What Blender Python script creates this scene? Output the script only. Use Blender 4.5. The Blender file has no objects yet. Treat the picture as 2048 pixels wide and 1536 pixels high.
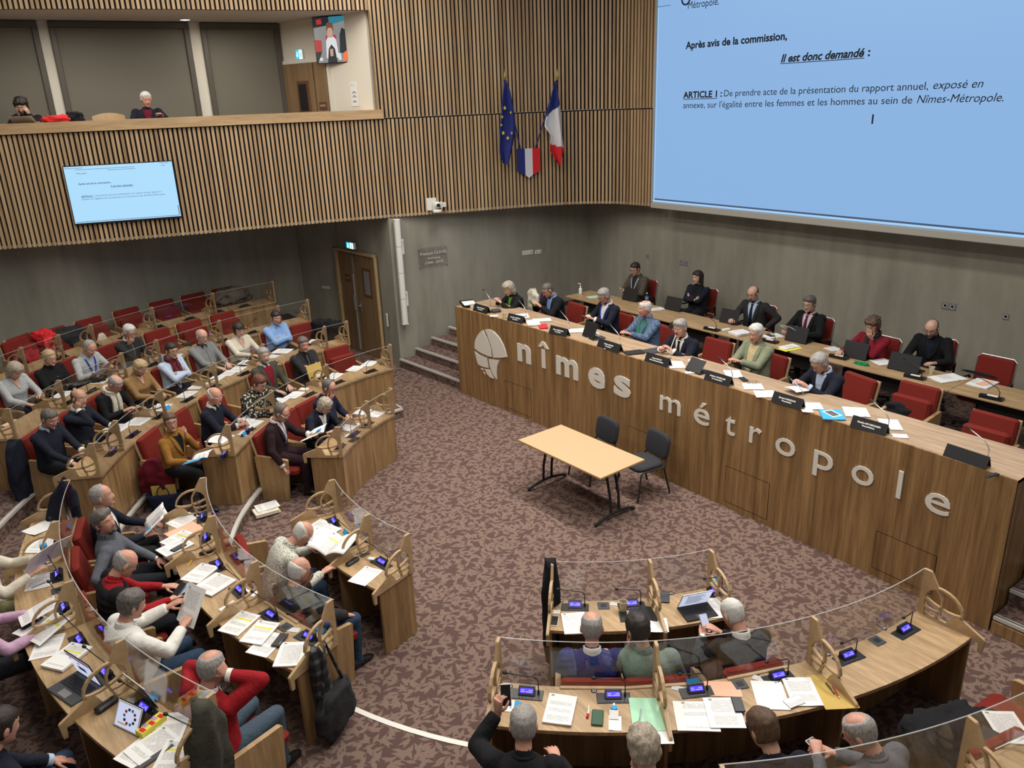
import bpy, math, random
import numpy as np
from mathutils import Vector, Matrix, noise as mnoise

random.seed(7)
SC = bpy.context.scene
COL = SC.collection
R = math.radians
PI = math.pi

# ------------------------------------------------------------------ camera
# room frame: origin on the floor at the centre of the half circle of desks,
# x runs along the platform desk, y towards the screen wall, z up.
FPX, PITCH, ROLL, YAW = 1579.3, 0.343458, -0.0372095, -0.92787
CAM = np.array([6.95, -6.24, 5.1])
def _basis():
    fw = np.array([0, math.cos(PITCH), -math.sin(PITCH)]); rt = np.array([1.0, 0, 0]); up = np.cross(rt, fw)
    r2 = math.cos(ROLL) * rt + math.sin(ROLL) * up; u2 = -math.sin(ROLL) * rt + math.cos(ROLL) * up
    d = np.array([math.cos(YAW), math.sin(YAW), 0]); n = np.array([-d[1], d[0], 0])
    f = lambda v: np.array([v @ d, v @ n, v[2]])
    return f(r2), f(u2), f(fw)
C_RT, C_UP, C_FW = _basis()
cam_data = bpy.data.cameras.new('camera')
cam_data.sensor_fit = 'HORIZONTAL'; cam_data.sensor_width = 36.0
cam_data.lens = 36.0 * FPX / 2048.0
cam_data.clip_end = 100; cam_data.clip_start = 0.05
cam = bpy.data.objects.new('camera', cam_data); COL.objects.link(cam)
M = Matrix.Identity(4)
for i in range(3):
    M[i][0] = C_RT[i]; M[i][1] = C_UP[i]; M[i][2] = -C_FW[i]; M[i][3] = CAM[i]
cam.matrix_world = M
SC.camera = cam

def ray(x, y): return C_RT * (x - 1024) / FPX - C_UP * (y - 768) / FPX + C_FW
def at(x, y, z):
    """point of the horizontal plane z that the photograph shows at pixel x, y"""
    d = ray(x, y); t = (z - CAM[2]) / d[2]; return CAM + d * t
def onwall(x, y, p, n):
    """point of the upright plane through p with normal n seen at pixel x, y"""
    d = ray(x, y); n = np.array([n[0], n[1], 0.0]); p = np.array([p[0], p[1], 0.0])
    return CAM + d * (((p - CAM) @ n) / (d @ n))

# ------------------------------------------------------------------ world, lights, exposure
SC.view_settings.view_transform = 'Standard'
SC.view_settings.look = 'None'
SC.view_settings.exposure = 0.28
SC.view_settings.gamma = 1.0
SC.view_settings.use_curve_mapping = False
world = bpy.data.worlds.new('world'); SC.world = world; world.use_nodes = True
world.node_tree.nodes['Background'].inputs[0].default_value = (1.0, 0.97, 0.92, 1)
world.node_tree.nodes['Background'].inputs[1].default_value = 0.16

def area(name, loc, size, power, rot=(0, 0, 0), color=(1, 0.93, 0.84), spread=180):
    l = bpy.data.lights.new(name, 'AREA'); l.shape = 'RECTANGLE'; l.size, l.size_y = size
    l.energy = power; l.color = color; l.spread = R(spread)
    o = bpy.data.objects.new(name, l); o.location = loc; o.rotation_euler = rot; COL.objects.link(o)
    return o
# ceiling light fields of the hall (the ceiling itself is above the frame)
for ix, x in enumerate((-5.5, -2.0, 1.5, 5.0)):
    for iy, y in enumerate((-5.0, -2.3, 0.4)):
        area('ceiling_light', (x, y, 8.0), (2.2, 0.7), 66.0)
# row of spots over the platform
for x in (-3.2, 0.0, 3.2):
    area('platform_light', (x, 1.5, 7.6), (1.6, 0.4), 75.0, rot=(R(-16), 0, 0), spread=110)
# gallery downlights
for p in ((-8.6, -3.4, 6.62), (-8.5, -0.9, 6.62)):
    area('gallery_light', p, (0.5, 0.5), 20.0)

# ------------------------------------------------------------------ materials
MATS = {}
def _new(name):
    m = bpy.data.materials.new(name); m.use_nodes = True
    nt = m.node_tree; b = nt.nodes['Principled BSDF']; MATS[name] = m
    return m, nt, b
def N(nt, typ, **kw):
    n = nt.nodes.new(typ)
    for k, v in kw.items(): setattr(n, k, v)
    return n
def coords(nt, kind='Object', scale=(1, 1, 1), rot=(0, 0, 0), world=False):
    if world:
        g = N(nt, 'ShaderNodeNewGeometry'); src = g.outputs['Position']
    else:
        t = N(nt, 'ShaderNodeTexCoord'); src = t.outputs[kind]
    mp = N(nt, 'ShaderNodeMapping'); mp.inputs['Scale'].default_value = scale; mp.inputs['Rotation'].default_value = rot
    nt.links.new(src, mp.inputs['Vector']); return mp.outputs['Vector']
def ramp(nt, fac, stops):
    r = N(nt, 'ShaderNodeValToRGB'); e = r.color_ramp.elements
    while len(e) < len(stops): e.new(0.5)
    for i, (p, c) in enumerate(stops): e[i].position = p; e[i].color = (*c, 1)
    nt.links.new(fac, r.inputs['Fac']); return r.outputs['Color']
def noise(nt, vec, scale, detail=3, rough=0.55):
    n = N(nt, 'ShaderNodeTexNoise'); n.inputs['Scale'].default_value = scale; n.inputs['Detail'].default_value = detail
    n.inputs['Roughness'].default_value = rough; nt.links.new(vec, n.inputs['Vector']); return n.outputs['Fac']
def bump(nt, b, h, strength, dist=0.01):
    n = N(nt, 'ShaderNodeBump'); n.inputs['Strength'].default_value = strength; n.inputs['Distance'].default_value = dist
    nt.links.new(h, n.inputs['Height']); nt.links.new(n.outputs['Normal'], b.inputs['Normal'])
def plain(name, col, rough=0.5, metal=0.0, spec=None):
    if name in MATS: return MATS[name]
    m, nt, b = _new(name); b.inputs['Base Color'].default_value = (*col, 1); b.inputs['Roughness'].default_value = rough
    b.inputs['Metallic'].default_value = metal
    if spec is not None: b.inputs['Specular IOR Level'].default_value = spec
    v = coords(nt); f = noise(nt, v, 35, 2); bump(nt, b, f, 0.04, 0.002)
    return m
def wood(name, dark, light, scale, world=False, rough=0.45, fine=3.0):
    m, nt, b = _new(name)
    v = coords(nt, scale=scale, world=world)
    f1 = noise(nt, v, 1.0, 5, 0.62); f2 = noise(nt, v, fine, 6, 0.7)
    mx = N(nt, 'ShaderNodeMath', operation='MULTIPLY_ADD'); mx.inputs[1].default_value = 0.45
    nt.links.new(f2, mx.inputs[0])
    s = N(nt, 'ShaderNodeMath', operation='MULTIPLY'); s.inputs[1].default_value = 0.55; nt.links.new(f1, s.inputs[0]); nt.links.new(s.outputs[0], mx.inputs[2])
    mid = tuple((a + c) / 2 for a, c in zip(dark, light))
    col = ramp(nt, mx.outputs[0], [(0.36, dark), (0.5, mid), (0.62, light)])
    nt.links.new(col, b.inputs['Base Color']); b.inputs['Roughness'].default_value = rough
    return m
def cloth(name, col, rough=0.9, var=0.25, scale=90, wr=0.5):
    if name in MATS: return MATS[name]
    m, nt, b = _new(name); v = coords(nt)
    f = noise(nt, v, scale, 3); lo = tuple(c * (1 - var) for c in col); hi = tuple(min(1, c * (1 + var)) for c in col)
    nt.links.new(ramp(nt, f, [(0.3, lo), (0.7, hi)]), b.inputs['Base Color'])
    b.inputs['Roughness'].default_value = rough; b.inputs['Specular IOR Level'].default_value = 0.25
    f2 = noise(nt, v, 9, 3, 0.5); bump(nt, b, f2, wr, 0.035)
    return m
def emit(name, col, power):
    if name in MATS: return MATS[name]
    m, nt, b = _new(name); b.inputs['Base Color'].default_value = (0.01, 0.01, 0.01, 1)
    b.inputs['Emission Color'].default_value = (*col, 1); b.inputs['Emission Strength'].default_value = power; b.inputs['Roughness'].default_value = 0.35
    return m

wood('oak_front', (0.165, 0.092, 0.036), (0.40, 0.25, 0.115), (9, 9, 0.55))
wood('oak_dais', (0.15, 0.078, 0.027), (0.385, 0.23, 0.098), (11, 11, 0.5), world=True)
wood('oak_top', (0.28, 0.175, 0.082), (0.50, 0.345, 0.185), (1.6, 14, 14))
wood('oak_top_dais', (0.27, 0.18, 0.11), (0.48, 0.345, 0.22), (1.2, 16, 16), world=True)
wood('oak_pale', (0.38, 0.25, 0.125), (0.5, 0.345, 0.185), (6, 6, 6), rough=0.5)
wood('oak_edge', (0.40, 0.275, 0.15), (0.56, 0.40, 0.23), (4, 4, 4), rough=0.5)
wood('oak_seat', (0.25, 0.152, 0.066), (0.45, 0.295, 0.145), (8, 8, 0.8))
wood('oak_door', (0.17, 0.105, 0.05), (0.27, 0.175, 0.09), (10, 10, 0.5), world=True)
wood('oak_ledge', (0.36, 0.235, 0.115), (0.56, 0.39, 0.215), (1.5, 1.0, 14), world=True)
plain('table_top', (0.50, 0.36, 0.21), 0.4)
plain('table_edge', (0.45, 0.29, 0.11), 0.5)

def slat_mat():
    m, nt, b = _new('slat_wood')
    v = coords(nt, scale=(13, 13, 0.22), world=True); f = noise(nt, v, 1.0, 2, 0.4)
    v2 = coords(nt, scale=(60, 60, 2.2), world=True); f2 = noise(nt, v2, 1.0, 4, 0.6)
    a = N(nt, 'ShaderNodeMath', operation='MULTIPLY_ADD'); a.inputs[1].default_value = 0.4; nt.links.new(f2, a.inputs[0])
    s = N(nt, 'ShaderNodeMath', operation='MULTIPLY'); s.inputs[1].default_value = 0.6; nt.links.new(f, s.inputs[0]); nt.links.new(s.outputs[0], a.inputs[2])
    nt.links.new(ramp(nt, a.outputs[0], [(0.34, (0.26, 0.165, 0.085)), (0.5, (0.46, 0.315, 0.175)), (0.64, (0.58, 0.41, 0.235))]), b.inputs['Base Color'])
    b.inputs['Roughness'].default_value = 0.55
slat_mat()
plain('black_felt', (0.004, 0.004, 0.005), 0.95)

def concrete():
    m, nt, b = _new('concrete'); v = coords(nt, scale=(1, 1, 0.5), world=True)
    f = noise(nt, v, 1.1, 6, 0.62); f2 = noise(nt, coords(nt, scale=(5, 5, 0.5), world=True), 1.0, 3); f3 = noise(nt, v, 30, 3)
    a = N(nt, 'ShaderNodeMath', operation='MULTIPLY_ADD'); a.inputs[1].default_value = 0.35; nt.links.new(f2, a.inputs[0])
    s = N(nt, 'ShaderNodeMath', operation='MULTIPLY'); s.inputs[1].default_value = 0.65; nt.links.new(f, s.inputs[0]); nt.links.new(s.outputs[0], a.inputs[2])
    nt.links.new(ramp(nt, a.outputs[0], [(0.3, (0.215, 0.207, 0.168)), (0.5, (0.295, 0.286, 0.236)), (0.72, (0.38, 0.37, 0.312))]), b.inputs['Base Color'])
    b.inputs['Roughness'].default_value = 0.72; bump(nt, b, f3, 0.1, 0.01)
concrete()

def carpet():
    m, nt, b = _new('carpet'); last = None
    for i, (ang, off) in enumerate(((0.15, 0.0), (0.95, 3.1), (1.7, 7.7), (2.45, 11.3))):
        g = N(nt, 'ShaderNodeNewGeometry')
        sh = N(nt, 'ShaderNodeVectorMath', operation='DOT_PRODUCT'); sh.inputs[1].default_value = (0, 0, 1); nt.links.new(g.outputs['Position'], sh.inputs[0])
        cz = N(nt, 'ShaderNodeCombineXYZ'); nt.links.new(sh.outputs['Value'], cz.inputs[0]); nt.links.new(sh.outputs['Value'], cz.inputs[1])
        ad = N(nt, 'ShaderNodeVectorMath', operation='ADD'); nt.links.new(g.outputs['Position'], ad.inputs[0]); nt.links.new(cz.outputs[0], ad.inputs[1])
        mp = N(nt, 'ShaderNodeMapping'); mp.inputs['Rotation'].default_value = (0, 0, ang); mp.inputs['Location'].default_value = (off, off * 0.7, 0)
        nt.links.new(ad.outputs[0], mp.inputs['Vector'])
        mp2 = N(nt, 'ShaderNodeMapping'); mp2.inputs['Scale'].default_value = (4.1 + 0.35 * i, 12.6 + 0.9 * i, 5.2); nt.links.new(mp.outputs['Vector'], mp2.inputs['Vector'])
        vo = N(nt, 'ShaderNodeTexVoronoi', distance='MINKOWSKI', voronoi_dimensions='2D'); vo.inputs['Scale'].default_value = 1.0
        vo.inputs['Exponent'].default_value = 0.95; vo.inputs['Randomness'].default_value = 1.0
        nt.links.new(mp2.outputs['Vector'], vo.inputs['Vector'])
        lt = N(nt, 'ShaderNodeMapRange'); lt.inputs['From Min'].default_value = 0.325; lt.inputs['From Max'].default_value = 0.285
        nt.links.new(vo.outputs['Distance'], lt.inputs['Value'])
        if last is None: last = lt.outputs['Result']
        else:
            mx = N(nt, 'ShaderNodeMath', operation='MAXIMUM'); nt.links.new(last, mx.inputs[0]); nt.links.new(lt.outputs['Result'], mx.inputs[1]); last = mx.outputs[0]
    c = ramp(nt, last, [(0.0, (0.094, 0.059, 0.053)), (1.0, (0.185, 0.128, 0.106))])
    f = noise(nt, coords(nt, world=True), 260, 2)
    h = N(nt, 'ShaderNodeMix', data_type='RGBA', blend_type='OVERLAY'); h.inputs['Factor'].default_value = 0.35
    nt.links.new(c, h.inputs['A']); nt.links.new(f, h.inputs['B']); nt.links.new(h.outputs['Result'], b.inputs['Base Color'])
    b.inputs['Roughness'].default_value = 0.97; b.inputs['Specular IOR Level'].default_value = 0.1
    bump(nt, b, f, 0.4, 0.006)
carpet()

cloth('red_fabric', (0.165, 0.015, 0.010), 0.85, 0.15, 220, 0.05)
plain('white_paint', (0.72, 0.70, 0.63), 0.6); plain('screen_border', (0.45, 0.44, 0.40), 0.6)
plain('gallery_plaster', (0.74, 0.70, 0.60), 0.7)
plain('gallery_ceiling', (0.55, 0.52, 0.47), 0.8)
plain('blind_fabric', (0.17, 0.158, 0.125), 0.9)
plain('bronze_frame', (0.085, 0.072, 0.055), 0.5)
plain('black_plastic', (0.012, 0.012, 0.014), 0.35)
plain('black_matte', (0.010, 0.010, 0.012), 0.7)
plain('dark_grey', (0.045, 0.047, 0.055), 0.5)
plain('mid_grey', (0.22, 0.22, 0.23), 0.4)
plain('silver', (0.62, 0.62, 0.63), 0.3, 0.8)
plain('white_plastic', (0.78, 0.78, 0.74), 0.4)
plain('letter_white', (0.74, 0.72, 0.66), 0.5)
plain('steel', (0.55, 0.55, 0.56), 0.35, 0.9)
plain('nosing', (0.60, 0.59, 0.55), 0.45, 0.2)
plain('brown_wood', (0.13, 0.055, 0.025), 0.45)
plain('plinth', (0.055, 0.038, 0.028), 0.6)
plain('chair_fabric', (0.020, 0.022, 0.028), 0.9)
emit('blue_lcd', (0.05, 0.03, 1.0), 1.9)
emit('lcd_text', (0.35, 0.35, 1.0), 2.2)
emit('exit_light', (0.02, 0.42, 0.55), 1.2)
emit('exit_white', (0.8, 0.95, 0.95), 1.4)
emit('screen_blue', (0.30, 0.535, 0.90), 0.68)
emit('screen_pale', (0.42, 0.70, 1.0), 0.74)
emit('tv_blue', (0.43, 0.74, 1.0), 0.80)
emit('page_glow', (0.62, 0.66, 0.85), 0.75)
emit('downlight_glow', (1.0, 0.95, 0.85), 6.0)
emit('red_led', (1.0, 0.05, 0.05), 3.0)
plain('screen_text', (0.012, 0.014, 0.03), 0.8)
plain('screen_line', (0.10, 0.16, 0.30), 0.8)
plain('flag_blue', (0.012, 0.022, 0.17), 0.8); plain('flag_white', (0.68, 0.68, 0.70), 0.8); plain('flag_red', (0.62, 0.015, 0.02), 0.8); plain('star_yellow', (0.75, 0.60, 0.02), 0.7)
plain('cup_cream', (0.62, 0.53, 0.38), 0.6); plain('brass', (0.35, 0.25, 0.08), 0.4, 0.6)

def glass():
    m, nt, b = _new('clear_acrylic'); nt.nodes.remove(b); out = nt.nodes['Material Output']
    t = N(nt, 'ShaderNodeBsdfTransparent'); t.inputs['Color'].default_value = (0.95, 0.955, 0.96, 1)
    g = N(nt, 'ShaderNodeBsdfGlossy'); g.inputs['Roughness'].default_value = 0.015
    lw = N(nt, 'ShaderNodeLayerWeight'); lw.inputs['Blend'].default_value = 0.5
    pw = N(nt, 'ShaderNodeMath', operation='POWER'); pw.inputs[1].default_value = 4.0; nt.links.new(lw.outputs['Facing'], pw.inputs[0])
    f = N(nt, 'ShaderNodeMath', operation='MULTIPLY_ADD'); f.inputs[1].default_value = 0.85; f.inputs[2].default_value = 0.035; nt.links.new(pw.outputs[0], f.inputs[0])
    mx = N(nt, 'ShaderNodeMixShader'); nt.links.new(f.outputs[0], mx.inputs[0]); nt.links.new(t.outputs[0], mx.inputs[1]); nt.links.new(g.outputs[0], mx.inputs[2])
    nt.links.new(mx.outputs[0], out.inputs['Surface'])
    m2, nt, b = _new('acrylic_edge'); b.inputs['Base Color'].default_value = (0.6, 0.61, 0.61, 1); b.inputs['Roughness'].default_value = 0.3
    b.inputs['Alpha'].default_value = 0.4
glass()

def page(name, tint, lines=True, hi=None):
    m, nt, b = _new(name)
    t = N(nt, 'ShaderNodeTexCoord'); sp = N(nt, 'ShaderNodeSeparateXYZ'); nt.links.new(t.outputs['Object'], sp.inputs[0])
    oi = N(nt, 'ShaderNodeObjectInfo')
    def mth(op, a, b2=None, c=None):
        n = N(nt, 'ShaderNodeMath', operation=op)
        for i, q in enumerate((a, b2, c)):
            if q is None: continue
            if isinstance(q, (int, float)): n.inputs[i].default_value = q
            else: nt.links.new(q, n.inputs[i])
        return n.outputs[0]
    if lines:
        rows = mth('MULTIPLY', sp.outputs['Y'], 115.0)
        fr = mth('FRACT', rows); ln = mth('GREATER_THAN', fr, 0.52)
        cell = mth('FLOOR', rows)
        cb = N(nt, 'ShaderNodeCombineXYZ'); nt.links.new(mth('MULTIPLY', sp.outputs['X'], 160.0), cb.inputs[0]); nt.links.new(mth('MULTIPLY', cell, 3.7), cb.inputs[1]); nt.links.new(mth('MULTIPLY', oi.outputs['Random'], 50.0), cb.inputs[2])
        words = mth('GREATER_THAN', noise(nt, cb.outputs[0], 1.0, 1), 0.41)
        cb2 = N(nt, 'ShaderNodeCombineXYZ'); nt.links.new(mth('FLOOR', mth('MULTIPLY', cell, 0.25)), cb2.inputs[1]); nt.links.new(mth('MULTIPLY', oi.outputs['Random'], 90.0), cb2.inputs[2])
        para = mth('GREATER_THAN', noise(nt, cb2.outputs[0], 1.7, 0), 0.40)
        mx = mth('LESS_THAN', mth('ABSOLUTE', sp.outputs['X']), 0.083); my = mth('LESS_THAN', mth('ABSOLUTE', sp.outputs['Y']), 0.122)
        ink = mth('MULTIPLY', mth('MULTIPLY', mth('MULTIPLY', ln, words), mth('MULTIPLY', mx, my)), mth('MULTIPLY', para, 0.6))
        lg = mth('MULTIPLY', mth('LESS_THAN', mth('ABSOLUTE', mth('ADD', sp.outputs['X'], 0.075)), 0.012), mth('LESS_THAN', mth('ABSOLUTE', mth('SUBTRACT', sp.outputs['Y'], 0.130)), 0.008))
        ink = mth('MAXIMUM', ink, mth('MULTIPLY', lg, 0.8))
        mixc = N(nt, 'ShaderNodeMix', data_type='RGBA'); nt.links.new(ink, mixc.inputs['Factor']); mixc.inputs['A'].default_value = (*tint, 1); mixc.inputs['B'].default_value = (0.12, 0.12, 0.14, 1)
        res = mixc.outputs['Result']
        if hi:
            h1 = mth('LESS_THAN', mth('ABSOLUTE', mth('SUBTRACT', sp.outputs['Y'], hi)), 0.010)
            h1 = mth('MULTIPLY', h1, mth('LESS_THAN', mth('ABSOLUTE', sp.outputs['X']), 0.088))
            mh = N(nt, 'ShaderNodeMix', data_type='RGBA', blend_type='MULTIPLY'); nt.links.new(h1, mh.inputs['Factor']); nt.links.new(res, mh.inputs['A']); mh.inputs['B'].default_value = (0.88, 0.85, 0.12, 1); res = mh.outputs['Result']
        nt.links.new(res, b.inputs['Base Color'])
    else: b.inputs['Base Color'].default_value = (*tint, 1)
    b.inputs['Roughness'].default_value = 0.85; b.inputs['Specular IOR Level'].default_value = 0.2
page('page_text', (0.80, 0.80, 0.79)); page('page_blank', (0.80, 0.80, 0.79), False); page('page_yellow', (0.80, 0.80, 0.79), True, 0.055)
page('page_cream', (0.70, 0.66, 0.55)); page('card_green', (0.42, 0.72, 0.52), False); page('card_kraft', (0.52, 0.37, 0.11), False); page('card_peach', (0.85, 0.47, 0.33), False)
page('card_yellow', (0.80, 0.72, 0.10), False); page('card_blue', (0.05, 0.36, 0.72), False); page('card_pink', (0.72, 0.48, 0.42), False); page('card_red', (0.55, 0.03, 0.05), False)

# ------------------------------------------------------------------ mesh builder
class MB:
    def __init__(self): self.v = []; self.f = []; self.m = []; self.cur = 0; self.X = None
    def _add(self, vs, fs):
        o = len(self.v)
        if self.X is not None: vs = [tuple(self.X @ Vector(p)) for p in vs]
        self.v += [tuple(p) for p in vs]; self.f += [tuple(i + o for i in f) for f in fs]; self.m += [self.cur] * len(fs)
    def box(self, c, s, bev=0.0, rot=None):
        x, y, z = (q / 2 for q in s)
        if bev > 0 and bev < min(x, y, z) * 0.99:
            pts = []
            b = bev
            vs = []; 
            prof = [(-x + b, -y, ), (x - b, -y), (x, -y + b), (x, y - b), (x - b, y), (-x + b, y), (-x, y - b), (-x, -y + b)]
            inn = [(px * (1 - b / x), py * (1 - b / y)) for px, py in prof]
            rings = [[(*p, -z) for p in inn], [(*p, -z + b) for p in prof], [(*p, z - b) for p in prof], [(*p, z) for p in inn]]
            vs = [p for r in rings for p in r]; fs = []
            for k in range(3):
                for i in range(8): j = (i + 1) % 8; fs.append((k * 8 + i, k * 8 + j, k * 8 + 8 + j, k * 8 + 8 + i))
            fs.append(tuple(reversed(range(8)))); fs.append(tuple(range(24, 32)))
        else:
            vs = [(a * x, b_ * y, d * z) for d in (-1, 1) for b_ in (-1, 1) for a in (-1, 1)]
            fs = [(0, 2, 3, 1), (4, 5, 7, 6), (0, 1, 5, 4), (2, 6, 7, 3), (0, 4, 6, 2), (1, 3, 7, 5)]
        if rot is not None: vs = [tuple(rot @ Vector(p)) for p in vs]
        self._add([(p[0] + c[0], p[1] + c[1], p[2] + c[2]) for p in vs], fs)
    def prism(self, poly, h0, h1, f=None):
        """poly in (a, b); extruded along the third axis; f maps (a, b, h) to a point"""
        n = len(poly); f = f or (lambda a, b, h: (a, b, h))
        vs = [f(a, b, h0) for a, b in poly] + [f(a, b, h1) for a, b in poly]
        fs = [tuple(reversed(range(n))), tuple(range(n, 2 * n))] + [(i, (i + 1) % n, n + (i + 1) % n, n + i) for i in range(n)]
        self._add(vs, fs)
    def strip(self, a, b, h0, h1, f=None):
        """ribbon between the polylines a and b, extruded"""
        f = f or (lambda p, q, h: (p, q, h)); n = len(a)
        vs = [f(*p, h0) for p in a] + [f(*p, h0) for p in b] + [f(*p, h1) for p in a] + [f(*p, h1) for p in b]; fs = []
        for i in range(n - 1):
            fs += [(i, i + 1, n + i + 1, n + i), (2 * n + i, 3 * n + i, 3 * n + i + 1, 2 * n + i + 1), (i, 2 * n + i, 2 * n + i + 1, i + 1), (n + i, n + i + 1, 3 * n + i + 1, 3 * n + i)]
        fs += [(0, n, 3 * n, 2 * n), (n - 1, 3 * n - 1, 4 * n - 1, 2 * n - 1)]
        self._add(vs, fs)
    def loft(self, rings, cap=True, closed=True):
        n = len(rings[0]); vs = [p for r in rings for p in r]; fs = []
        for k in range(len(rings) - 1):
            for i in range(n if closed else n - 1): j = (i + 1) % n; fs.append((k * n + i, k * n + j, k * n + n + j, k * n + n + i))
        if cap: fs.append(tuple(reversed(range(n)))); fs.append(tuple(range((len(rings) - 1) * n, len(rings) * n)))
        self._add(vs, fs)
    def tube(self, path, r, n=8, cap=True):
        path = [Vector(p) for p in path]; rs = r if isinstance(r, (list, tuple)) else [r] * len(path); rings = []; ref = None
        for i, p in enumerate(path):
            t = (path[min(i + 1, len(path) - 1)] - path[max(i - 1, 0)]).normalized()
            if ref is None: ref = Vector((0, 0, 1)) if abs(t.z) < 0.9 else Vector((1, 0, 0))
            a = (ref - t * ref.dot(t)).normalized(); b = t.cross(a); ref = a
            rings.append([tuple(p + (a * math.cos(2 * PI * k / n) + b * math.sin(2 * PI * k / n)) * rs[i]) for k in range(n)])
        self.loft(rings, cap)
    def ball(self, c, r, nu=12, nv=8, rot=None):
        r = (r, r, r) if isinstance(r, (int, float)) else r; rings = []
        for k in range(1, nv):
            ph = -PI / 2 + PI * k / nv
            ring = [Vector((r[0] * math.cos(ph) * math.cos(2 * PI * i / nu), r[1] * math.cos(ph) * math.sin(2 * PI * i / nu), r[2] * math.sin(ph))) for i in range(nu)]
            rings.append(ring)
        o = len(self.v); vs = [p for q in rings for p in q] + [Vector((0, 0, -r[2])), Vector((0, 0, r[2]))]
        if rot is not None: vs = [rot @ p for p in vs]
        vs = [(p[0] + c[0], p[1] + c[1], p[2] + c[2]) for p in vs]; fs = []; m = len(rings)
        for k in range(m - 1):
            for i in range(nu): j = (i + 1) % nu; fs.append((k * nu + i, k * nu + j, k * nu + nu + j, k * nu + nu + i))
        for i in range(nu): j = (i + 1) % nu; fs.append((j, i, m * nu)); fs.append(((m - 1) * nu + i, (m - 1) * nu + j, m * nu + 1))
        self._add(vs, fs)
    def lathe(self, prof, n=16, c=(0, 0, 0)):
        self.loft([[(c[0] + r * math.cos(2 * PI * i / n), c[1] + r * math.sin(2 * PI * i / n), c[2] + z) for i in range(n)] for r, z in prof])
    def grid(self, fn, nu, nv, thick=None):
        """sheet fn(u, v) with u, v in 0..1; thick gives it a lower side"""
        top = [fn(i / nu, j / nv) for j in range(nv + 1) for i in range(nu + 1)]; w = nu + 1
        fs = [(j * w + i, j * w + i + 1, (j + 1) * w + i + 1, (j + 1) * w + i) for j in range(nv) for i in range(nu)]
        if thick is None: self._add(top, fs); return
        n = len(top); low = [(p[0] + thick[0], p[1] + thick[1], p[2] + thick[2]) for p in top]
        fs += [tuple(reversed([q + n for q in f])) for f in fs]
        edge = [(j * w, (j + 1) * w) for j in range(nv)][::-1]
        loop = [i for i in range(w)] + [j * w + nu for j in range(1, nv + 1)] + [nv * w + i for i in range(nu - 1, -1, -1)] + [j * w for j in range(nv - 1, 0, -1)]
        for a, b in zip(loop, loop[1:] + loop[:1]): fs.append((b, a, a + n, b + n))
        self._add(top + low, fs)
    def text(self, s, size, f=None, depth=0.0, align='LEFT', bold=0.0, shear=0.0, sx=1.0):
        d = text_mesh(s, size, depth, align, bold, shear)
        f = f or (lambda a, b, h: (a, b, h))
        self._add([f(p[0] * sx, p[1], p[2]) for p in d[0]], d[1])
    def mesh(self, name, mats, smooth=False):
        me = bpy.data.meshes.new(name); me.from_pydata(self.v, [], self.f)
        for m in (mats if isinstance(mats, (list, tuple)) else [mats]): me.materials.append(MATS[m] if isinstance(m, str) else m)
        if len(me.materials) > 1: me.polygons.foreach_set('material_index', self.m)
        if smooth: 
            me.polygons.foreach_set('use_smooth', [True] * len(me.polygons))
            if smooth != True: me.set_sharp_from_angle(angle=smooth)
        me.update(); return me
    def build(self, name, mats, parent=None, smooth=False, loc=None, rotz=None):
        return link(name, self.mesh(name, mats, smooth), parent, loc, rotz)
_tcache = {}
def text_mesh(s, size, depth, align, bold, shear):
    k = (s, size, depth, align, bold, shear)
    if k not in _tcache:
        c = bpy.data.curves.new('t', 'FONT'); c.body = s; c.size = size; c.extrude = depth; c.align_x = align; c.offset = bold; c.shear = shear; c.resolution_u = 4
        o = bpy.data.objects.new('t', c); me = bpy.data.meshes.new_from_object(o)
        _tcache[k] = ([tuple(v.co) for v in me.vertices], [tuple(p.vertices) for p in me.polygons])
        bpy.data.objects.remove(o); bpy.data.curves.remove(c); bpy.data.meshes.remove(me)
    return _tcache[k]
def link(name, me, parent=None, loc=None, rotz=None):
    o = bpy.data.objects.new(name, me); COL.objects.link(o)
    if parent is not None: o.parent = parent
    if loc is not None: o.location = loc
    if rotz is not None: o.rotation_euler = (0, 0, rotz)
    return o
def empty(name, loc=(0, 0, 0), rotz=0.0):
    o = bpy.data.objects.new(name, None); o.empty_display_size = 0.1; COL.objects.link(o); o.location = loc; o.rotation_euler = (0, 0, rotz); return o
def tag(o, label, cat, group=None):
    o['label'] = label; o['category'] = cat
    if group: o['group'] = group
    return o
def struct(o): o['kind'] = 'structure'; return o
def copy_tree(o, parent=None):
    c = o.copy(); COL.objects.link(c)
    if parent is not None: c.parent = parent
    for ch in list(o.children): copy_tree(ch, c)
    return c
# ================================================================== setting
RT = [3.13 + 1.34 * t for t in range(6)]          # inner radius of each row of desks
TZ = [0.0, 0.166, 0.34, 0.535, 0.71]              # floor height of each row
PLAT = 0.70                                        # platform floor
def pol(r, deg, z=0.0): return (r * math.cos(R(deg)), r * math.sin(R(deg)), z)

b = MB(); b.box((-1.5, -2.0, -0.05), (21.0, 17.0, 0.1)); struct(b.build('floor', 'carpet'))
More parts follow.
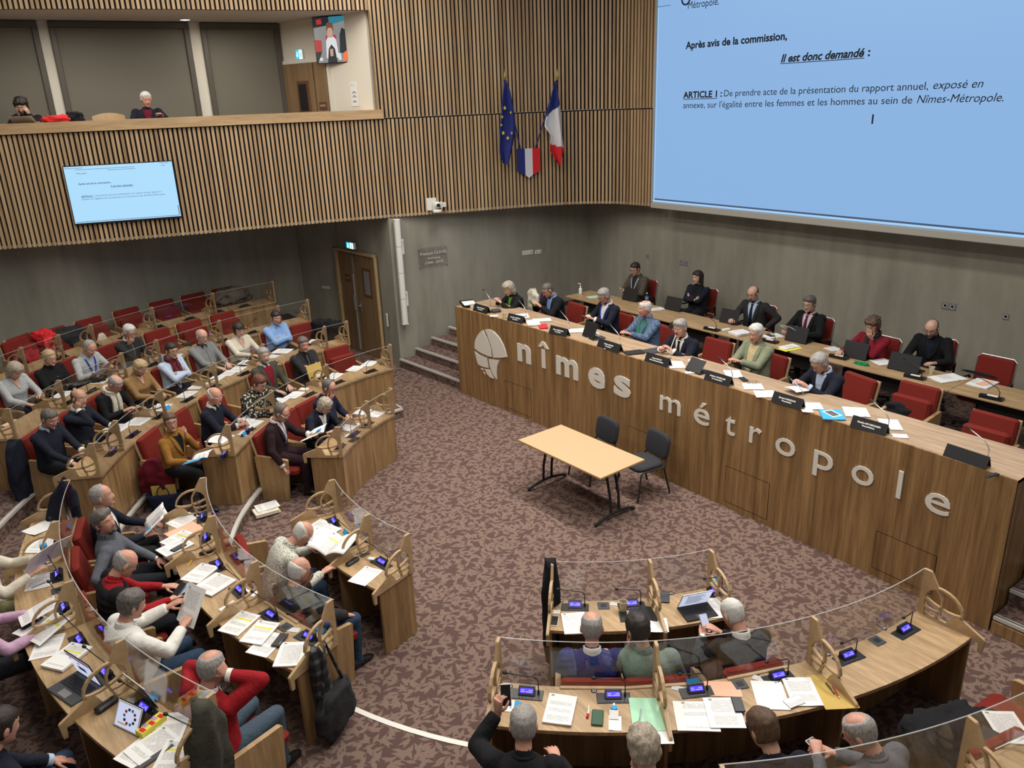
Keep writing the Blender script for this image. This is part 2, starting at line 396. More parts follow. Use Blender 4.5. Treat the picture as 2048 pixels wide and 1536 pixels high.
# stepped tiers behind the first row
def tier_end(r): return 181.5 - 3.5 * min(1, max(0, (r - 4.4) / 5.1))
RIM = 14.6
for t in range(1, 5):
    ri = RT[t] - 0.07; ro = RT[t + 1] - 0.075 if t < 4 else RIM
    a0, a1 = tier_end(ri), 358.0; n = 72
    b = MB()
    def sec(r, z): return [(*pol(r, tier_end(r) + (a1 - tier_end(r)) * i / n)[:2], z) for i in range(n + 1)]
    zt = TZ[t]
    rings = [sec(ri, 0.002), sec(ri, zt), sec(ro, zt), sec(ro, 0.002)]
    b.loft(rings, cap=False, closed=False)
    for k in (0, n): b._add([r_[k] for r_ in rings], [(0, 1, 2, 3) if k else (3, 2, 1, 0)])
    o = struct(b.build('floor_tier', 'carpet'))
    b = MB()
    path_in = sec(ri - 0.012, zt); path_out = sec(ri + 0.038, zt)
    b.strip([(p[0], p[1]) for p in path_in], [(p[0], p[1]) for p in path_out], zt - 0.03, zt + 0.006)
    b.strip([pol(r, tier_end(r) - 0.10)[:2] for r in np.linspace(ri, ro, 8)], [pol(r, tier_end(r) + 0.3)[:2] for r in np.linspace(ri, ro, 8)], zt - 0.03, zt + 0.006)
    struct(b.build('trim_%d' % t, 'nosing'))

# platform with its steps at both ends
YB = 6.0; XC = -6.30
b = MB()
def yfront(x): return 1.33 + 0.13 * max(0.0, 1 - (x / 4.8) ** 2)
b.prism([(-4.72, 1.75), (4.45, 1.75), (4.45, YB), (-6.2, YB), (-6.62, 2.34), (-4.72, 2.49)], 0.0, PLAT)
b.prism([(4.44, 2.1), (7.5, 2.1), (7.5, YB), (4.44, YB)], 0.0, PLAT)
struct(b.build('floor_platform', 'carpet'))
for k in range(3):
    z = PLAT / 4 * (k + 1); y = 1.25 + 0.36 * k; x0 = -6.88 + 0.06 * k
    b = MB(); b.prism([(x0, y), (-4.70, y + 0.16), (-4.70, 2.48), (x0 + 0.1, 2.33)], 0.001, z); struct(b.build('floor_step', 'carpet'))
    b = MB(); b.prism([(x0, y - 0.012), (-4.79, y + 0.146), (-4.79, y + 0.20), (x0, y + 0.045)], z - 0.03, z + 0.006)
    b.cur = 1; b.prism([(x0, y + 0.012), (-4.79, y + 0.168), (-4.79, y + 0.178), (x0, y + 0.022)], z, z + 0.008); struct(b.build('trim_%d' % (10 + k), ['nosing', 'black_matte']))
    yr = 1.36 + 0.30 * k
    b = MB(); b.box((6.0, (yr + 2.4) / 2, z / 2), (2.9, 2.4 - yr, z)); struct(b.build('floor_step', 'carpet'))
    b = MB(); b.box((6.0, yr + 0.02, z - 0.01), (2.9, 0.06, 0.035)); b.cur = 1; b.box((6.0, yr + 0.022, z + 0.009), (2.9, 0.012, 0.004)); struct(b.build('trim_%d' % (20 + k), ['nosing', 'black_matte']))
    if k == 0:
        b = MB(); b.box((6.0, yr - 0.012, z / 2 - 0.02), (2.9, 0.02, z - 0.05)); struct(b.build('trim_30', 'oak_front'))
b = MB(); b.prism([(-6.66, 2.33), (-4.79, 2.475), (-4.79, 2.525), (-6.66, 2.385)], PLAT - 0.03, PLAT + 0.006); struct(b.build('trim_13', 'nosing'))

# concrete walls
def wall(name, pts, z0, z1, mat, th=0.2, side=1):
    b = MB(); off = []
    n = len(pts)
    for i in range(n):
        a = np.array(pts[max(i - 1, 0)]); c = np.array(pts[min(i + 1, n - 1)]); d = (c - a) / np.linalg.norm(c - a)
        off.append((pts[i][0] - d[1] * th * side, pts[i][1] + d[0] * th * side))
    b.strip(pts, off, z0, z1); return struct(b.build(name, mat))
wall('wall_back', [(XC, YB), (9.0, YB)], 0.0, 3.3, 'concrete')
wall('wall_side', [(-6.93, 1.29), (XC, YB)], 0.0, 3.04, 'concrete')
wall('wall_corridor', [(-10.2, 0.72), (-9.14, 1.17), (-7.5, 1.32), (-6.92, 1.295)], 0.0, 3.04, 'concrete', th=-0.2, side=-1)
wall('wall_curved', [pol(10.2 + 4.0 * max(0, (a - 204) / 16), a)[:2] for a in np.linspace(176, 221, 40)], 0.0, 3.3, 'concrete', th=0.2, side=-1)
wall('baseboard_side', [(-6.90, 1.30), (-6.70, 2.3)], 0.0, 0.07, 'plinth', th=0.02, side=-1)
wall('baseboard_platform', [(-6.63, 2.55), (XC + 0.02, YB - 0.02)], PLAT, PLAT + 0.07, 'plinth', th=0.015, side=-1)
wall('baseboard_back', [(XC, YB - 0.015), (7.5, YB - 0.015)], PLAT, PLAT + 0.07, 'plinth', th=0.015, side=-1)

# slatted upper wall and the gallery front
KEY = [(-10.6, -9.0), (-9.45, -6.35), (-8.92, -5.04), (-8.33, -3.62), (-7.83, -2.0), (-7.42, -0.29), (-6.87, 1.43), (-6.50, 2.45), (-6.15, 3.43), (-5.79, 4.38), (-5.33, 5.06), (-4.75, 5.46), (-4.0, 5.56)]
def catmull(P, per=24):
    P = [np.array(p, float) for p in P]; out = []
    for i in range(len(P) - 1):
        p0 = P[max(i - 1, 0)]; p1 = P[i]; p2 = P[i + 1]; p3 = P[min(i + 2, len(P) - 1)]
        for k in range(per):
            t = k / per; out.append(0.5 * (2 * p1 + (p2 - p0) * t + (2 * p0 - 5 * p1 + 4 * p2 - p3) * t * t + (3 * p1 - p0 - 3 * p2 + p3) * t ** 3))
    out.append(P[-1]); return np.array(out)
_c = catmull(KEY); _s = np.concatenate([[0], np.cumsum(np.linalg.norm(np.diff(_c, axis=0), axis=1))]); PLEN = _s[-1]
S0 = _s[24]
def path(s):
    s = min(max(s, 0), PLEN); x = np.interp(s, _s, _c[:, 0]); y = np.interp(s, _s, _c[:, 1])
    e = 0.02; d = np.array([np.interp(s + e, _s, _c[:, 0]) - np.interp(s - e, _s, _c[:, 0]), np.interp(s + e, _s, _c[:, 1]) - np.interp(s - e, _s, _c[:, 1])]); d /= np.linalg.norm(d)
    return np.array([x, y]), d, np.array([-d[1], d[0]])      # point, along, away from the hall
s_j = min(np.linspace(0, PLEN, 3000), key=lambda s: np.hypot(*(path(s)[0] - np.array([-7.05, 1.30]))))   # the gallery's right jamb
ZB, ZJ, ZO, ZTOP = 3.05, 4.88, 6.73, 8.35
pitch = 0.0765
def slats(name, s0, s1, z0, z1):
    b = MB(); n = int((s1 - s0) / pitch)
    for i in range(n + 1):
        s = s0 + i * pitch
        if s > s1 - 0.02: break
        p, d, o = path(s + 0.022); w = 0.0225
        q = [p - d * w, p + d * w, p + d * w + o * 0.036, p - d * w + o * 0.036]
        b.prism([tuple(k) for k in q], z0, z1)
    b.cur = 1; ss = np.linspace(s0, s1, 90)
    A = [path(s)[0] + path(s)[2] * 0.034 for s in ss]; B = [path(s)[0] + path(s)[2] * 0.10 for s in ss]
    b.strip([tuple(k) for k in A], [tuple(k) for k in B], z0 + 0.004, z1 + (0.02 if z1 < 6 else -0.004))
    return struct(b.build(name, ['slat_wood', 'black_felt']))
slats('wall_slats_lower', 0.0, PLEN, ZB, ZJ - 0.012)
slats('wall_slats_upper', s_j, PLEN, ZJ + 0.012, ZTOP)
slats('wall_slats_lintel', 0.0, s_j, ZO, ZTOP)
b = MB(); ss = np.linspace(0, PLEN, 90)
b.strip([tuple(path(s)[0] + path(s)[2] * 0.02) for s in ss], [tuple(path(s)[0] + path(s)[2] * 1.6) for s in ss], ZB + 0.01, ZB + 0.05)
struct(b.build('ceiling_soffit', 'concrete'))
# oak rail on the gallery front
b = MB(); ss = np.linspace(0, s_j + 0.10, 60)
b.strip([tuple(path(s)[0] - path(s)[2] * 0.05) for s in ss], [tuple(path(s)[0] + path(s)[2] * 0.40) for s in ss], ZJ, ZJ + 0.165)
struct(b.build('trim_ledge', 'oak_ledge'))
# jamb beside the gallery opening
b = MB(); pj, dj, oj = path(s_j); q = [pj, pj + dj * 0.03, pj + dj * 0.03 + oj * 0.12, pj + oj * 0.12]
b.prism([tuple(k) for k in q], ZJ + 0.165, ZO); struct(b.build('trim_jamb', 'oak_pale'))
GZ = 3.9; GS = 4.1
G0 = np.array([-10.45 - 0.45, -5.6 - 3.15]); G1 = np.array([-9.56, 0.62]); G2 = np.array([-7.09, 1.27])
b = MB(); b.prism([tuple(path(0)[0] + path(0)[2] * 0.12), tuple(path(s_j)[0] + path(s_j)[2] * 0.1), tuple(G1 + np.array([-0.3, 0.4])), tuple(G0 + np.array([-0.5, -1.0]))], 3.7, GZ); struct(b.build('floor_gallery', 'carpet'))
ss = np.linspace(0, s_j, 40)
b = MB(); poly = [tuple(path(s)[0] + path(s)[2] * 0.11) for s in ss] + [tuple(G2 + np.array([0, .1])), tuple(G1 + np.array([-0.1, 0.2])), tuple(G0 + np.array([-0.2, -0.8]))]
b.prism(poly, ZO, ZO + 0.12); struct(b.build('ceiling_gallery', 'gallery_ceiling'))
b = MB(); b.strip([tuple(path(s)[0] + path(s)[2] * 0.3) for s in ss], [tuple(path(s)[0] + path(s)[2] * 1.5) for s in ss], GZ, GS); struct(b.build('floor_gallery_step', 'carpet'))
wall('wall_gallery_back', [tuple(G0), tuple(G1)], GZ, ZO, 'gallery_plaster', th=0.15, side=1)
wall('wall_gallery_side', [tuple(G1), tuple(G2)], GZ, ZO, 'gallery_plaster', th=0.15, side=1)
b = MB(); b.strip([tuple(path(s)[0] + path(s)[2] * 0.12) for s in ss], [tuple(path(s)[0] + path(s)[2] * 0.2) for s in ss], 3.7, ZJ); struct(b.build('wall_parapet', 'gallery_plaster'))

# roller blinds with bronze side guides on the gallery's back wall
gd = (G1 - G0) / np.linalg.norm(G1 - G0); gn = np.array([gd[1], -gd[0]])
def gpx(x, y): p = onwall(x, y, G0, gn); return (p[:2] - G0) @ gd
def blind(s0, s1, label):
    r = empty('roller_blind', (*(G0 + gd * (s0 + s1) / 2), GZ)); tag(r, label, 'blind', 'gallery roller blinds'); r.rotation_euler = (0, 0, math.atan2(gd[1], gd[0])); w = s1 - s0
    b = MB(); b.box((0, -0.025, (ZO - GZ) / 2), (w - 0.16, 0.01, ZO - GZ - 0.04)); b.build('fabric', 'blind_fabric', r)
    for sx in (-1, 1):
        b = MB(); b.box((sx * (w / 2 - 0.05), -0.045, (ZO - GZ) / 2), (0.10, 0.07, ZO - GZ - 0.01), 0.01); b.build('side_guide', 'bronze_frame', r)
    b = MB(); b.box((0, -0.055, ZO - GZ - 0.065), (w, 0.09, 0.11), 0.01); b.build('cassette', 'bronze_frame', r)
blind(gpx(5, 41) - 1.6, gpx(76, 60), 'roller blind cut off by the edge of the gallery, behind the man with curly hair')
blind(gpx(94, 45), gpx(377, 60), 'widest roller blind, behind the white-haired man in the gallery')
blind(gpx(398, 49), gpx(556, 60), 'narrow roller blind next to the gallery door')

# gallery door, sign, notice, monitor
hd = (G2 - G1) / np.linalg.norm(G2 - G1); hn = np.array([hd[1], -hd[0]])
def hpx(x, y): p = onwall(x, y, G1, hn); return (p[:2] - G1) @ hd, p[2]
HR = math.atan2(hd[1], hd[0])
def on_side(s, z, d=0.0): p = G1 + hd * s + hn * d; return (p[0], p[1], z)
s0, s1 = hpx(574, 180)[0], hpx(660, 180)[0]; sm = (s0 + s1) / 2; w = s1 - s0; H = 2.06
r = struct(empty('door_1', on_side(sm, GZ, 0.0), HR))
b = MB(); b.box((-w / 2 - 0.04, -0.02, H / 2), (0.09, 0.06, H)); b.box((w / 2 + 0.04, -0.02, H / 2), (0.05, 0.06, H)); b.box((0, -0.02, H + 0.03), (w + 0.17, 0.06, 0.07)); b.build('door_frame', 'white_paint', r)
b = MB(); b.box((-w * 0.14, -0.03, H / 2), (w * 0.68, 0.04, H)); b.build('door_leaf', 'oak_door', r)
b = MB(); b.box((w * 0.36, -0.03, H / 2), (w * 0.27, 0.04, H)); b.build('door_leaf', 'oak_door', r)
b = MB(); b.box((-w * 0.06, -0.055, 1.42), (0.36, 0.02, 0.62), 0.004); b.cur = 1; b.box((-w * 0.06, -0.062, 1.42), (0.24, 0.02, 0.5)); b.build('vision_panel', ['brown_wood', 'black_plastic'], r)
b = MB(); b.box((w * 0.36, -0.056, 1.25), (0.22, 0.015, 0.14), 0.004); b.cur = 1; b.X = Matrix.Translation((w * 0.36, -0.065, 1.235)) @ Matrix.Rotation(PI / 2, 4, 'X'); b.text('SORTIE', 0.05, align='CENTER'); b.build('door_sign', ['brown_wood', 'letter_white'], r)
def exit_sign(loc, rz, label, w=0.2, h=0.2, d=0.05):
    r = empty('exit_sign', loc, rz); tag(r, label, 'exit sign')
    b = MB(); b.box((0, -d / 2, 0), (w, d, h), 0.008); b.build('housing', 'white_plastic', r)
    b = MB(); b.box((-w * 0.22, -d - 0.002, 0), (w * 0.46, 0.006, h * 0.86)); b.cur = 1; b.box((w * 0.24, -d - 0.002, 0), (w * 0.42, 0.006, h * 0.86))
    b.cur = 1; b.X = Matrix.Translation((-w * 0.22, -d - 0.006, 0)) @ Matrix.Rotation(PI / 2, 4, 'X')
    b.prism([(-0.012, 0.05), (0.012, 0.05), (0.012, -0.01), (0.035, -0.01), (0, -0.055), (-0.035, -0.01), (-0.012, -0.01)], 0, 0.002)
    b.cur = 0; b.X = Matrix.Translation((w * 0.24, -d - 0.006, 0)) @ Matrix.Rotation(PI / 2, 4, 'X')
    b.strip([(-0.03, 0.06), (0.025, 0.06), (0.025, -0.06)], [(-0.03, 0.072), (0.037, 0.072), (0.037, -0.06)], 0, 0.002)
    b.tube([(0.0, 0.03, 0.001), (-0.008, -0.005, 0.001), (0.012, -0.03, 0.001), (0.006, -0.058, 0.001)], 0.007, 6); b.tube([(-0.008, -0.005, 0.001), (-0.02, -0.03, 0.001), (-0.03, -0.045, 0.001)], 0.006, 6); b.tube([(-0.026, 0.012, 0.001), (0.0, 0.02, 0.001), (0.016, 0.004, 0.001)], 0.005, 6); b.ball((0.004, 0.045, 0.002), 0.009, 8, 6)
    b.build('lit_panel', ['exit_light', 'exit_white'], r)
s, z = hpx(602, 109); exit_sign(on_side(s, z, 0.0), HR, 'lit exit sign on the gallery wall beside the monitor', 0.21, 0.19)
s, z = hpx(709, 188)
r = empty('notice', on_side(s, z, 0.004), HR); tag(r, 'white paper notice taped to the gallery wall under the monitor', 'notice')
b = MB(); b.box((0, -0.002, 0), (0.20, 0.003, 0.44)); b.build('paper', 'page_blank', r)
b = MB(); b.X = Matrix.Translation((-0.07, -0.005, 0.10)) @ Matrix.Rotation(PI / 2, 4, 'X'); b.tube([(0, .05, 0), (.03, .09, 0), (.05, .04, 0), (.09, .1, 0), (.11, .03, 0)], 0.006, 5); b.build('green_mark', 'exit_light' if False else 'card_green', r)
b = MB()
for k, yy in enumerate((0.04, 0.02, -0.03, -0.05, -0.12, -0.14)): b.box((0, -0.005, yy), (0.12 if k % 2 else 0.06, 0.002, 0.008))
b.build('print', 'screen_text', r)

# wall monitor in the gallery, showing a meeting
P1 = np.array([-8.336, 0.853]); P2 = np.array([-7.735, 1.245]); tz = 6.31
P1 = P1 + np.array([0.10, -0.10]); P2 = P2 + np.array([0.10, -0.10])
md = (P2 - P1) / np.linalg.norm(P2 - P1); mw = np.linalg.norm(P2 - P1); mh = 0.82
r = empty('monitor', ((P1[0] + P2[0]) / 2, (P1[1] + P2[1]) / 2, tz), math.atan2(md[1], md[0])); tag(r, 'monitor on a wall bracket in the gallery showing a meeting', 'monitor')
b = MB(); b.box((0, 0.02, 0), (mw, 0.05, mh), 0.008); b.build('case', 'black_plastic', r)
b = MB(); b.box((mw * 0.2, 0.09, 0), (0.1, 0.12, 0.12)); b.box((mw * 0.2, 0.13, 0), (0.22, 0.02, 0.3)); b.build('bracket', 'black_matte', r)
emit('tvd_grey', (0.28, 0.28, 0.27), 0.7); emit('tvd_dark', (0.015, 0.02, 0.025), 0.8); emit('tvd_red', (0.45, 0.03, 0.03), 0.8); emit('tvd_skin', (0.55, 0.33, 0.24), 0.8); emit('tvd_teal', (0.03, 0.2, 0.28), 0.8); emit('tvd_white', (0.7, 0.72, 0.75), 0.8); emit('tvd_orange', (0.8, 0.16, 0.05), 0.9); emit('tvd_brown', (0.16, 0.07, 0.04), 0.8)
b = MB(); W2, H2 = mw - 0.03, mh - 0.03
def tvp(pts, m, d): b.cur = m; b.prism([(a * W2 - W2 / 2, c * H2 - H2 / 2) for a, c in pts], 0.006 + d * 0.0015, 0.0075 + d * 0.0015, lambda a, c, h: (a, -h, c))
tvp([(0, 0), (1, 0), (1, 1), (0, 1)], 0, 0)
tvp([(0, .78), (.5, .82), (.5, 1), (0, 1)], 1, 1); tvp([(.12, .84), (.28, .86), (.26, .97), (.1, .95)], 2, 2); tvp([(.5, .82), (1, .9), (1, 1), (.5, 1)], 4, 1)
tvp([(0, .25), (.2, .25), (.22, .5), (0, .52)], 2, 1); tvp([(.35, .35), (.7, .35), (.68, .6), (.36, .6)], 2, 1)
tvp([(.33, .1), (.72, .1), (.68, .5), (.58, .58), (.44, .58), (.36, .48)], 5, 2)
tvp([(.42, .55), (.58, .55), (.6, .78), (.52, .82), (.42, .78)], 3, 3); tvp([(.40, .66), (.42, .86), (.52, .9), (.62, .84), (.62, .66), (.57, .76), (.46, .76)], 7, 4)
tvp([(.36, 0), (.66, 0), (.62, .3), (.52, .4), (.42, .3)], 1, 5); tvp([(.46, .14), (.55, .14), (.56, .3), (.46, .3)], 3, 6)
tvp([(.76, .2), (.98, .2), (.98, .7), (.88, .75), (.8, .6)], 1, 2); tvp([(.82, 0), (1, .05), (1, .26), (.88, .2)], 6, 4); tvp([(.05, .05), (.2, .05), (.2, .12), (.05, .12)], 5, 2); tvp([(.7, .05), (.8, .05), (.78, .2), (.7, .2)], 5, 3); tvp([(0, 0), (.05, 0), (.2, .25), (0, .25)], 1, 3)
b.build('display', ['tvd_grey', 'tvd_dark', 'tvd_red', 'tvd_skin', 'tvd_teal', 'tvd_white', 'tvd_orange', 'tvd_brown'], r)
# recessed downlight in the gallery ceiling
p = at(370, 39, ZO - 0.005)
r = empty('downlight', (p[0], p[1], ZO)); tag(r, 'round lit downlight in the gallery ceiling', 'ceiling light')
b = MB(); b.lathe([(0.10, -0.003), (0.105, -0.012), (0.09, -0.015), (0.085, -0.006)], 24); b.build('rim', 'white_paint', r)
b = MB(); b.lathe([(0.084, -0.008), (0.06, -0.014), (0.001, -0.016)], 24); b.build('lens', 'downlight_glow', r)

# ------------------------------------------------------------------ television on the slats below the gallery
s_t0 = min(np.linspace(0, PLEN, 2000), key=lambda s: abs(path(s)[0][1] + 3.92)); s_t1 = min(np.linspace(0, PLEN, 2000), key=lambda s: abs(path(s)[0][1] + 2.30))
A0, A1 = path(s_t0)[0], path(s_t1)[0]; td = (A1 - A0) / np.linalg.norm(A1 - A0); tn = np.array([td[1], -td[0]]); tc = (A0 + A1) / 2 + tn * 0.07
pts = [onwall(x, y, tc, tn) for x, y in ((124, 334.5), (344.7, 319), (363.3, 431), (151.4, 455.6))]
TS = [(p[:2] - tc) @ td for p in pts]; x0 = (TS[0] + TS[3]) / 2; x1 = (TS[1] + TS[2]) / 2; z0 = (pts[2][2] + pts[3][2]) / 2; z1 = (pts[0][2] + pts[1][2]) / 2
c2 = tc + td * (x0 + x1) / 2; TW, TH = x1 - x0, z1 - z0
r = empty('television', (c2[0], c2[1], (z0 + z1) / 2), math.atan2(td[1], td[0])); tag(r, 'wide flat television on the slatted wall below the gallery showing a text page', 'television')
b = MB(); b.box((0, 0.025, 0), (TW, 0.05, TH), 0.006); b.box((0.05, 0.0, -TH / 2 - 0.008), (0.05, 0.02, 0.02)); b.build('case', 'black_plastic', r)
b = MB(); b.box((0, -0.002, 0.008), (TW - 0.025, 0.006, TH - 0.045)); b.build('display', 'tv_blue', r)
b = MB()
def tvx(x, y, s, w, bold=0.0, it=0.0, ul=False):
    p0 = onwall(*x, tc, tn); p1 = onwall(*y, tc, tn); a0 = (p0[:2] - c2) @ td; a1 = (p1[:2] - c2) @ td; zz = p0[2] - (z0 + z1) / 2
    d = text_mesh(s, w, 0, 'LEFT', bold, it); ww = max(v[0] for v in d[0]); k = (a1 - a0) / ww
    b.X = Matrix.Translation((a0, -0.0065, zz)) @ Matrix.Rotation(PI / 2, 4, 'X'); b.text(s, w, sx=k, bold=bold, shear=it)
    if ul: b.box(((a1 - a0) / 2, -0.006, 0), (a1 - a0, 0.004, 0.0005))
    b.X = None
tvx((157, 370), (222, 364), 'Après avis de la commission,', 0.042, 0.001); tvx((222, 374), (267, 371), 'Il est donc demandé :', 0.042, 0.001, ul=True)
tvx((163, 395), (187, 393.5), 'ARTICLE 1', 0.04, 0.001, ul=True); tvx((189, 393), (322, 381.5), ': De prendre acte de la présentation du rapport annuel, exposé en', 0.04)
tvx((164, 400.5), (330, 386), "annexe, sur l'égalité entre les femmes et les hommes au sein de Nîmes-Métropole.", 0.04); tvx((153, 349), (174, 347), 'Métropole.', 0.04)
for (xa, ya), (xb, yb) in (((150, 340), (268, 331)), ((215, 340), (270, 336)), ((322, 331), (330, 330.4)), ((318, 326), (336, 324.7)), ((126, 338), (165, 335))):
    p0 = onwall(xa, ya, tc, tn); p1 = onwall(xb, yb, tc, tn); a0 = (p0[:2] - c2) @ td; a1 = (p1[:2] - c2) @ td
    b.box(((a0 + a1) / 2, -0.006, p0[2] - (z0 + z1) / 2), (a1 - a0, 0.002, 0.006))
b.box((0, -0.006, -TH / 2 + 0.05), (TW - 0.06, 0.002, 0.008)); b.box((TW / 2 - 0.035, -0.006, -TH / 2 + 0.14), (0.012, 0.002, 0.16))
b.build('screen_text', 'screen_line', r)

# ------------------------------------------------------------------ projection screen
SY = 5.5; sx0, sx1, sz0, sz1 = -3.90, 4.1, 3.155, 7.7
r = empty('projection_screen', ((sx0 + sx1) / 2, SY, sz0)); tag(r, 'huge lit projection screen showing a text page above the platform', 'projection screen')
cx = (sx0 + sx1) / 2; sw = sx1 - sx0
b = MB(); b.box((0, 0.06, (sz1 - sz0) / 2), (sw + 0.06, 0.08, sz1 - sz0)); b.box((0, 0.045, -0.062), (sw + 0.10, 0.13, 0.115), 0.01); b.box((-sw / 2 - 0.025, 0.04, (sz1 - sz0) / 2), (0.035, 0.12, sz1 - sz0)); b.build('screen_frame', 'screen_border', r)
b = MB(); b.box((0, 0.012, (sz1 - sz0) / 2), (sw, 0.02, sz1 - sz0)); b.build('picture', 'screen_blue', r)
b = MB()
b.box((0, -0.001, 0.055), (sw - 0.08, 0.004, 0.028)); b.cur = 1; b.box((0, -0.001, 0.024), (sw, 0.004, 0.028)); b.box((-sw / 2 + 0.022, -0.001, 1.7), (0.012, 0.004, 3.5)); b.cur = 0
b.box((-sw / 2 + 0.15, -0.001, 3.46), (0.3, 0.004, 0.008))
def stx(s, p0, p1, size, bold=0.0, it=0.0, ul=False):
    a = onwall(*p0, (0, SY), (0, 1)); c = onwall(*p1, (0, SY), (0, 1)); d = text_mesh(s, size, 0, 'LEFT', bold, it); k = (c[0] - a[0]) / max(v[0] for v in d[0])
    b.X = Matrix.Translation((a[0] - cx, -0.002, (a[2] + c[2]) / 2 - sz0)) @ Matrix.Rotation(PI / 2, 4, 'X'); b.text(s, size, sx=k, bold=bold, shear=it)
    if ul: b.box(((c[0] - a[0]) / 2, -0.022, 0), (c[0] - a[0], 0.011, 0.0005))
    b.X = None
b.cur = 2
stx('Métropole.', (1375, 18), (1438, 9), 0.165); stx('Après avis de la commission,', (1372, 96), (1574, 81), 0.165, 0.005)
stx('Il est donc demandé', (1561, 125), (1729, 112.5), 0.165, 0.005, 0.25, True); stx(':', (1735, 112), (1740, 111.7), 0.165, 0.005)
stx('ARTICLE 1', (1367, 196.5), (1434, 193.5), 0.15, 0.005, 0, True); stx(':', (1440, 193.3), (1444, 193), 0.15, 0.003)
stx('De prendre acte de la présentation du rapport annuel,', (1447, 193), (1856, 179), 0.15); stx('exposé en', (1864, 178.5), (1966, 174.5), 0.155, 0, 0.22)
stx("annexe, sur l'égalité entre les femmes et les hommes au sein de", (1366, 217), (1824, 206.5), 0.15); stx('Nîmes-Métropole.', (1832, 206.5), (2007, 202.5), 0.155, 0, 0.22)
stx('I', (1740, 248), (1746, 247.8), 0.2); 
a = onwall(1372, -2, (0, SY), (0, 1)); b.X = Matrix.Translation((a[0] - cx, -0.002, a[2] - sz0)) @ Matrix.Rotation(PI / 2, 4, 'X'); b.tube([(0.09 * math.cos(t), 0.09 * math.sin(t), 0) for t in np.linspace(PI, 2 * PI, 9)], 0.014, 6); b.X = None
b.build('screen_text', ['screen_line', 'screen_pale', 'screen_text'], r)

# ------------------------------------------------------------------ corridor door, wall fittings
r = struct(empty('door_2', (-8.32, 1.21, 0.0), math.atan2(0.12, 1.64))); w = 1.58; H = 2.24
b = MB(); b.box((-w / 2 + 0.04, -0.05, H / 2), (0.08, 0.10, H)); b.box((w / 2 - 0.02, -0.03, H / 2), (0.04, 0.06, H)); b.box((0, -0.04, H - 0.02), (w, 0.08, 0.05)); b.build('door_frame', 'oak_pale', r)
b = MB(); b.box((-w / 2 - 0.06, -0.01, H / 2), (0.13, 0.05, H)); b.build('reveal_shadow', 'black_felt', r)  # black strip standing in for the shadow in the door recess
for x0_, x1_ in ((-w / 2 + 0.09, -0.06), (0.0, w / 2 - 0.04)):
    b = MB(); b.box(((x0_ + x1_) / 2, -0.02, H / 2 - 0.03), (x1_ - x0_, 0.045, H - 0.07), 0.003); leaf = b.build('door_leaf', 'oak_door', r)
    if x0_ < -0.1:
        b = MB(); b.box((-0.36, -0.05, 1.63), (0.19, 0.012, 0.15), 0.003); b.cur = 1; b.X = Matrix.Translation((-0.36, -0.058, 1.615)) @ Matrix.Rotation(PI / 2, 4, 'X'); b.text('SORTIE', 0.045, align='CENTER'); b.X = None; b.build('door_sign', ['brown_wood', 'letter_white'], leaf)
        b = MB(); b.box((-0.12, -0.045, 1.1), (0.035, 0.02, 2.05)); b.build('edge_strip', 'mid_grey', leaf)
        b = MB(); b.tube([(-0.12, -0.06, z) for z in (0.05, 1.0)], 0.012, 8); b.box((-0.12, -0.07, 1.12), (0.07, 0.05, 0.36), 0.02); b.tube([(-0.12, -0.06, z) for z in (1.3, 1.75)], 0.012, 8); b.build('panic_bar', 'silver', leaf)
    else:
        b = MB(); b.box((0.42, -0.045, 1.62), (0.34, 0.02, 0.62), 0.004); b.cur = 1; b.box((0.42, -0.054, 1.62), (0.21, 0.01, 0.5)); b.build('vision_panel', ['brown_wood', 'mid_grey'], leaf)
        b = MB(); b.box((0.06, -0.05, 1.05), (0.045, 0.02, 0.2), 0.004); b.tube([(0.06, -0.06, 1.08), (0.06, -0.10, 1.08), (0.17, -0.10, 1.08)], 0.011, 8); b.build('door_handle', 'steel', leaf)
b = MB(); b.box((-0.03, -0.005, H / 2), (0.05, 0.01, H - 0.05)); b.build('gap', 'black_felt', r)
p = onwall(708, 490, (-8.3, 1.2), (0.07, -1)); exit_sign((p[0], p[1] - 0.04, p[2]), R(4), 'lit exit sign over the wooden double door', 0.30, 0.14, 0.06)
wd = np.array([XC + 6.93, YB - 1.29]); wd /= np.linalg.norm(wd); wn = np.array([wd[1], -wd[0]]); WR = math.atan2(wd[1], wd[0])
def on_wall(x, y, d=0.0): p = onwall(x, y, (-6.93, 1.29), wn); q = p[:2] + wn * d; return (q[0], q[1], p[2])
# column loudspeaker
p0 = on_wall(790, 436, 0.11); p1 = on_wall(803, 655, 0.11); zt_, zb_ = 3.02, 0.92
r = empty('column_loudspeaker', (-6.82, 1.40, zb_), WR + R(-8)); tag(r, 'tall white column loudspeaker at the corner of the concrete wall', 'loudspeaker')
for k in range(4):
    h = (zt_ - zb_) / 4; b = MB(); b.loft([[(0.062 * math.copysign(abs(math.cos(a)) ** 0.6, math.cos(a)), -0.04 + 0.072 * math.copysign(abs(math.sin(a)) ** 0.75, math.sin(a)), z) for a in np.linspace(0, 2 * PI, 20, endpoint=False)] for z in (h * k + 0.004, h * (k + 1) - 0.004)]); b.build('cabinet_section', 'white_plastic', r, smooth=R(40))
b = MB()
for z in (0.0, zt_ - zb_ - 0.006): b.box((0, -0.04, z + 0.002), (0.125, 0.14, 0.012), 0.004)
b.build('end_cap', 'white_plastic', r)
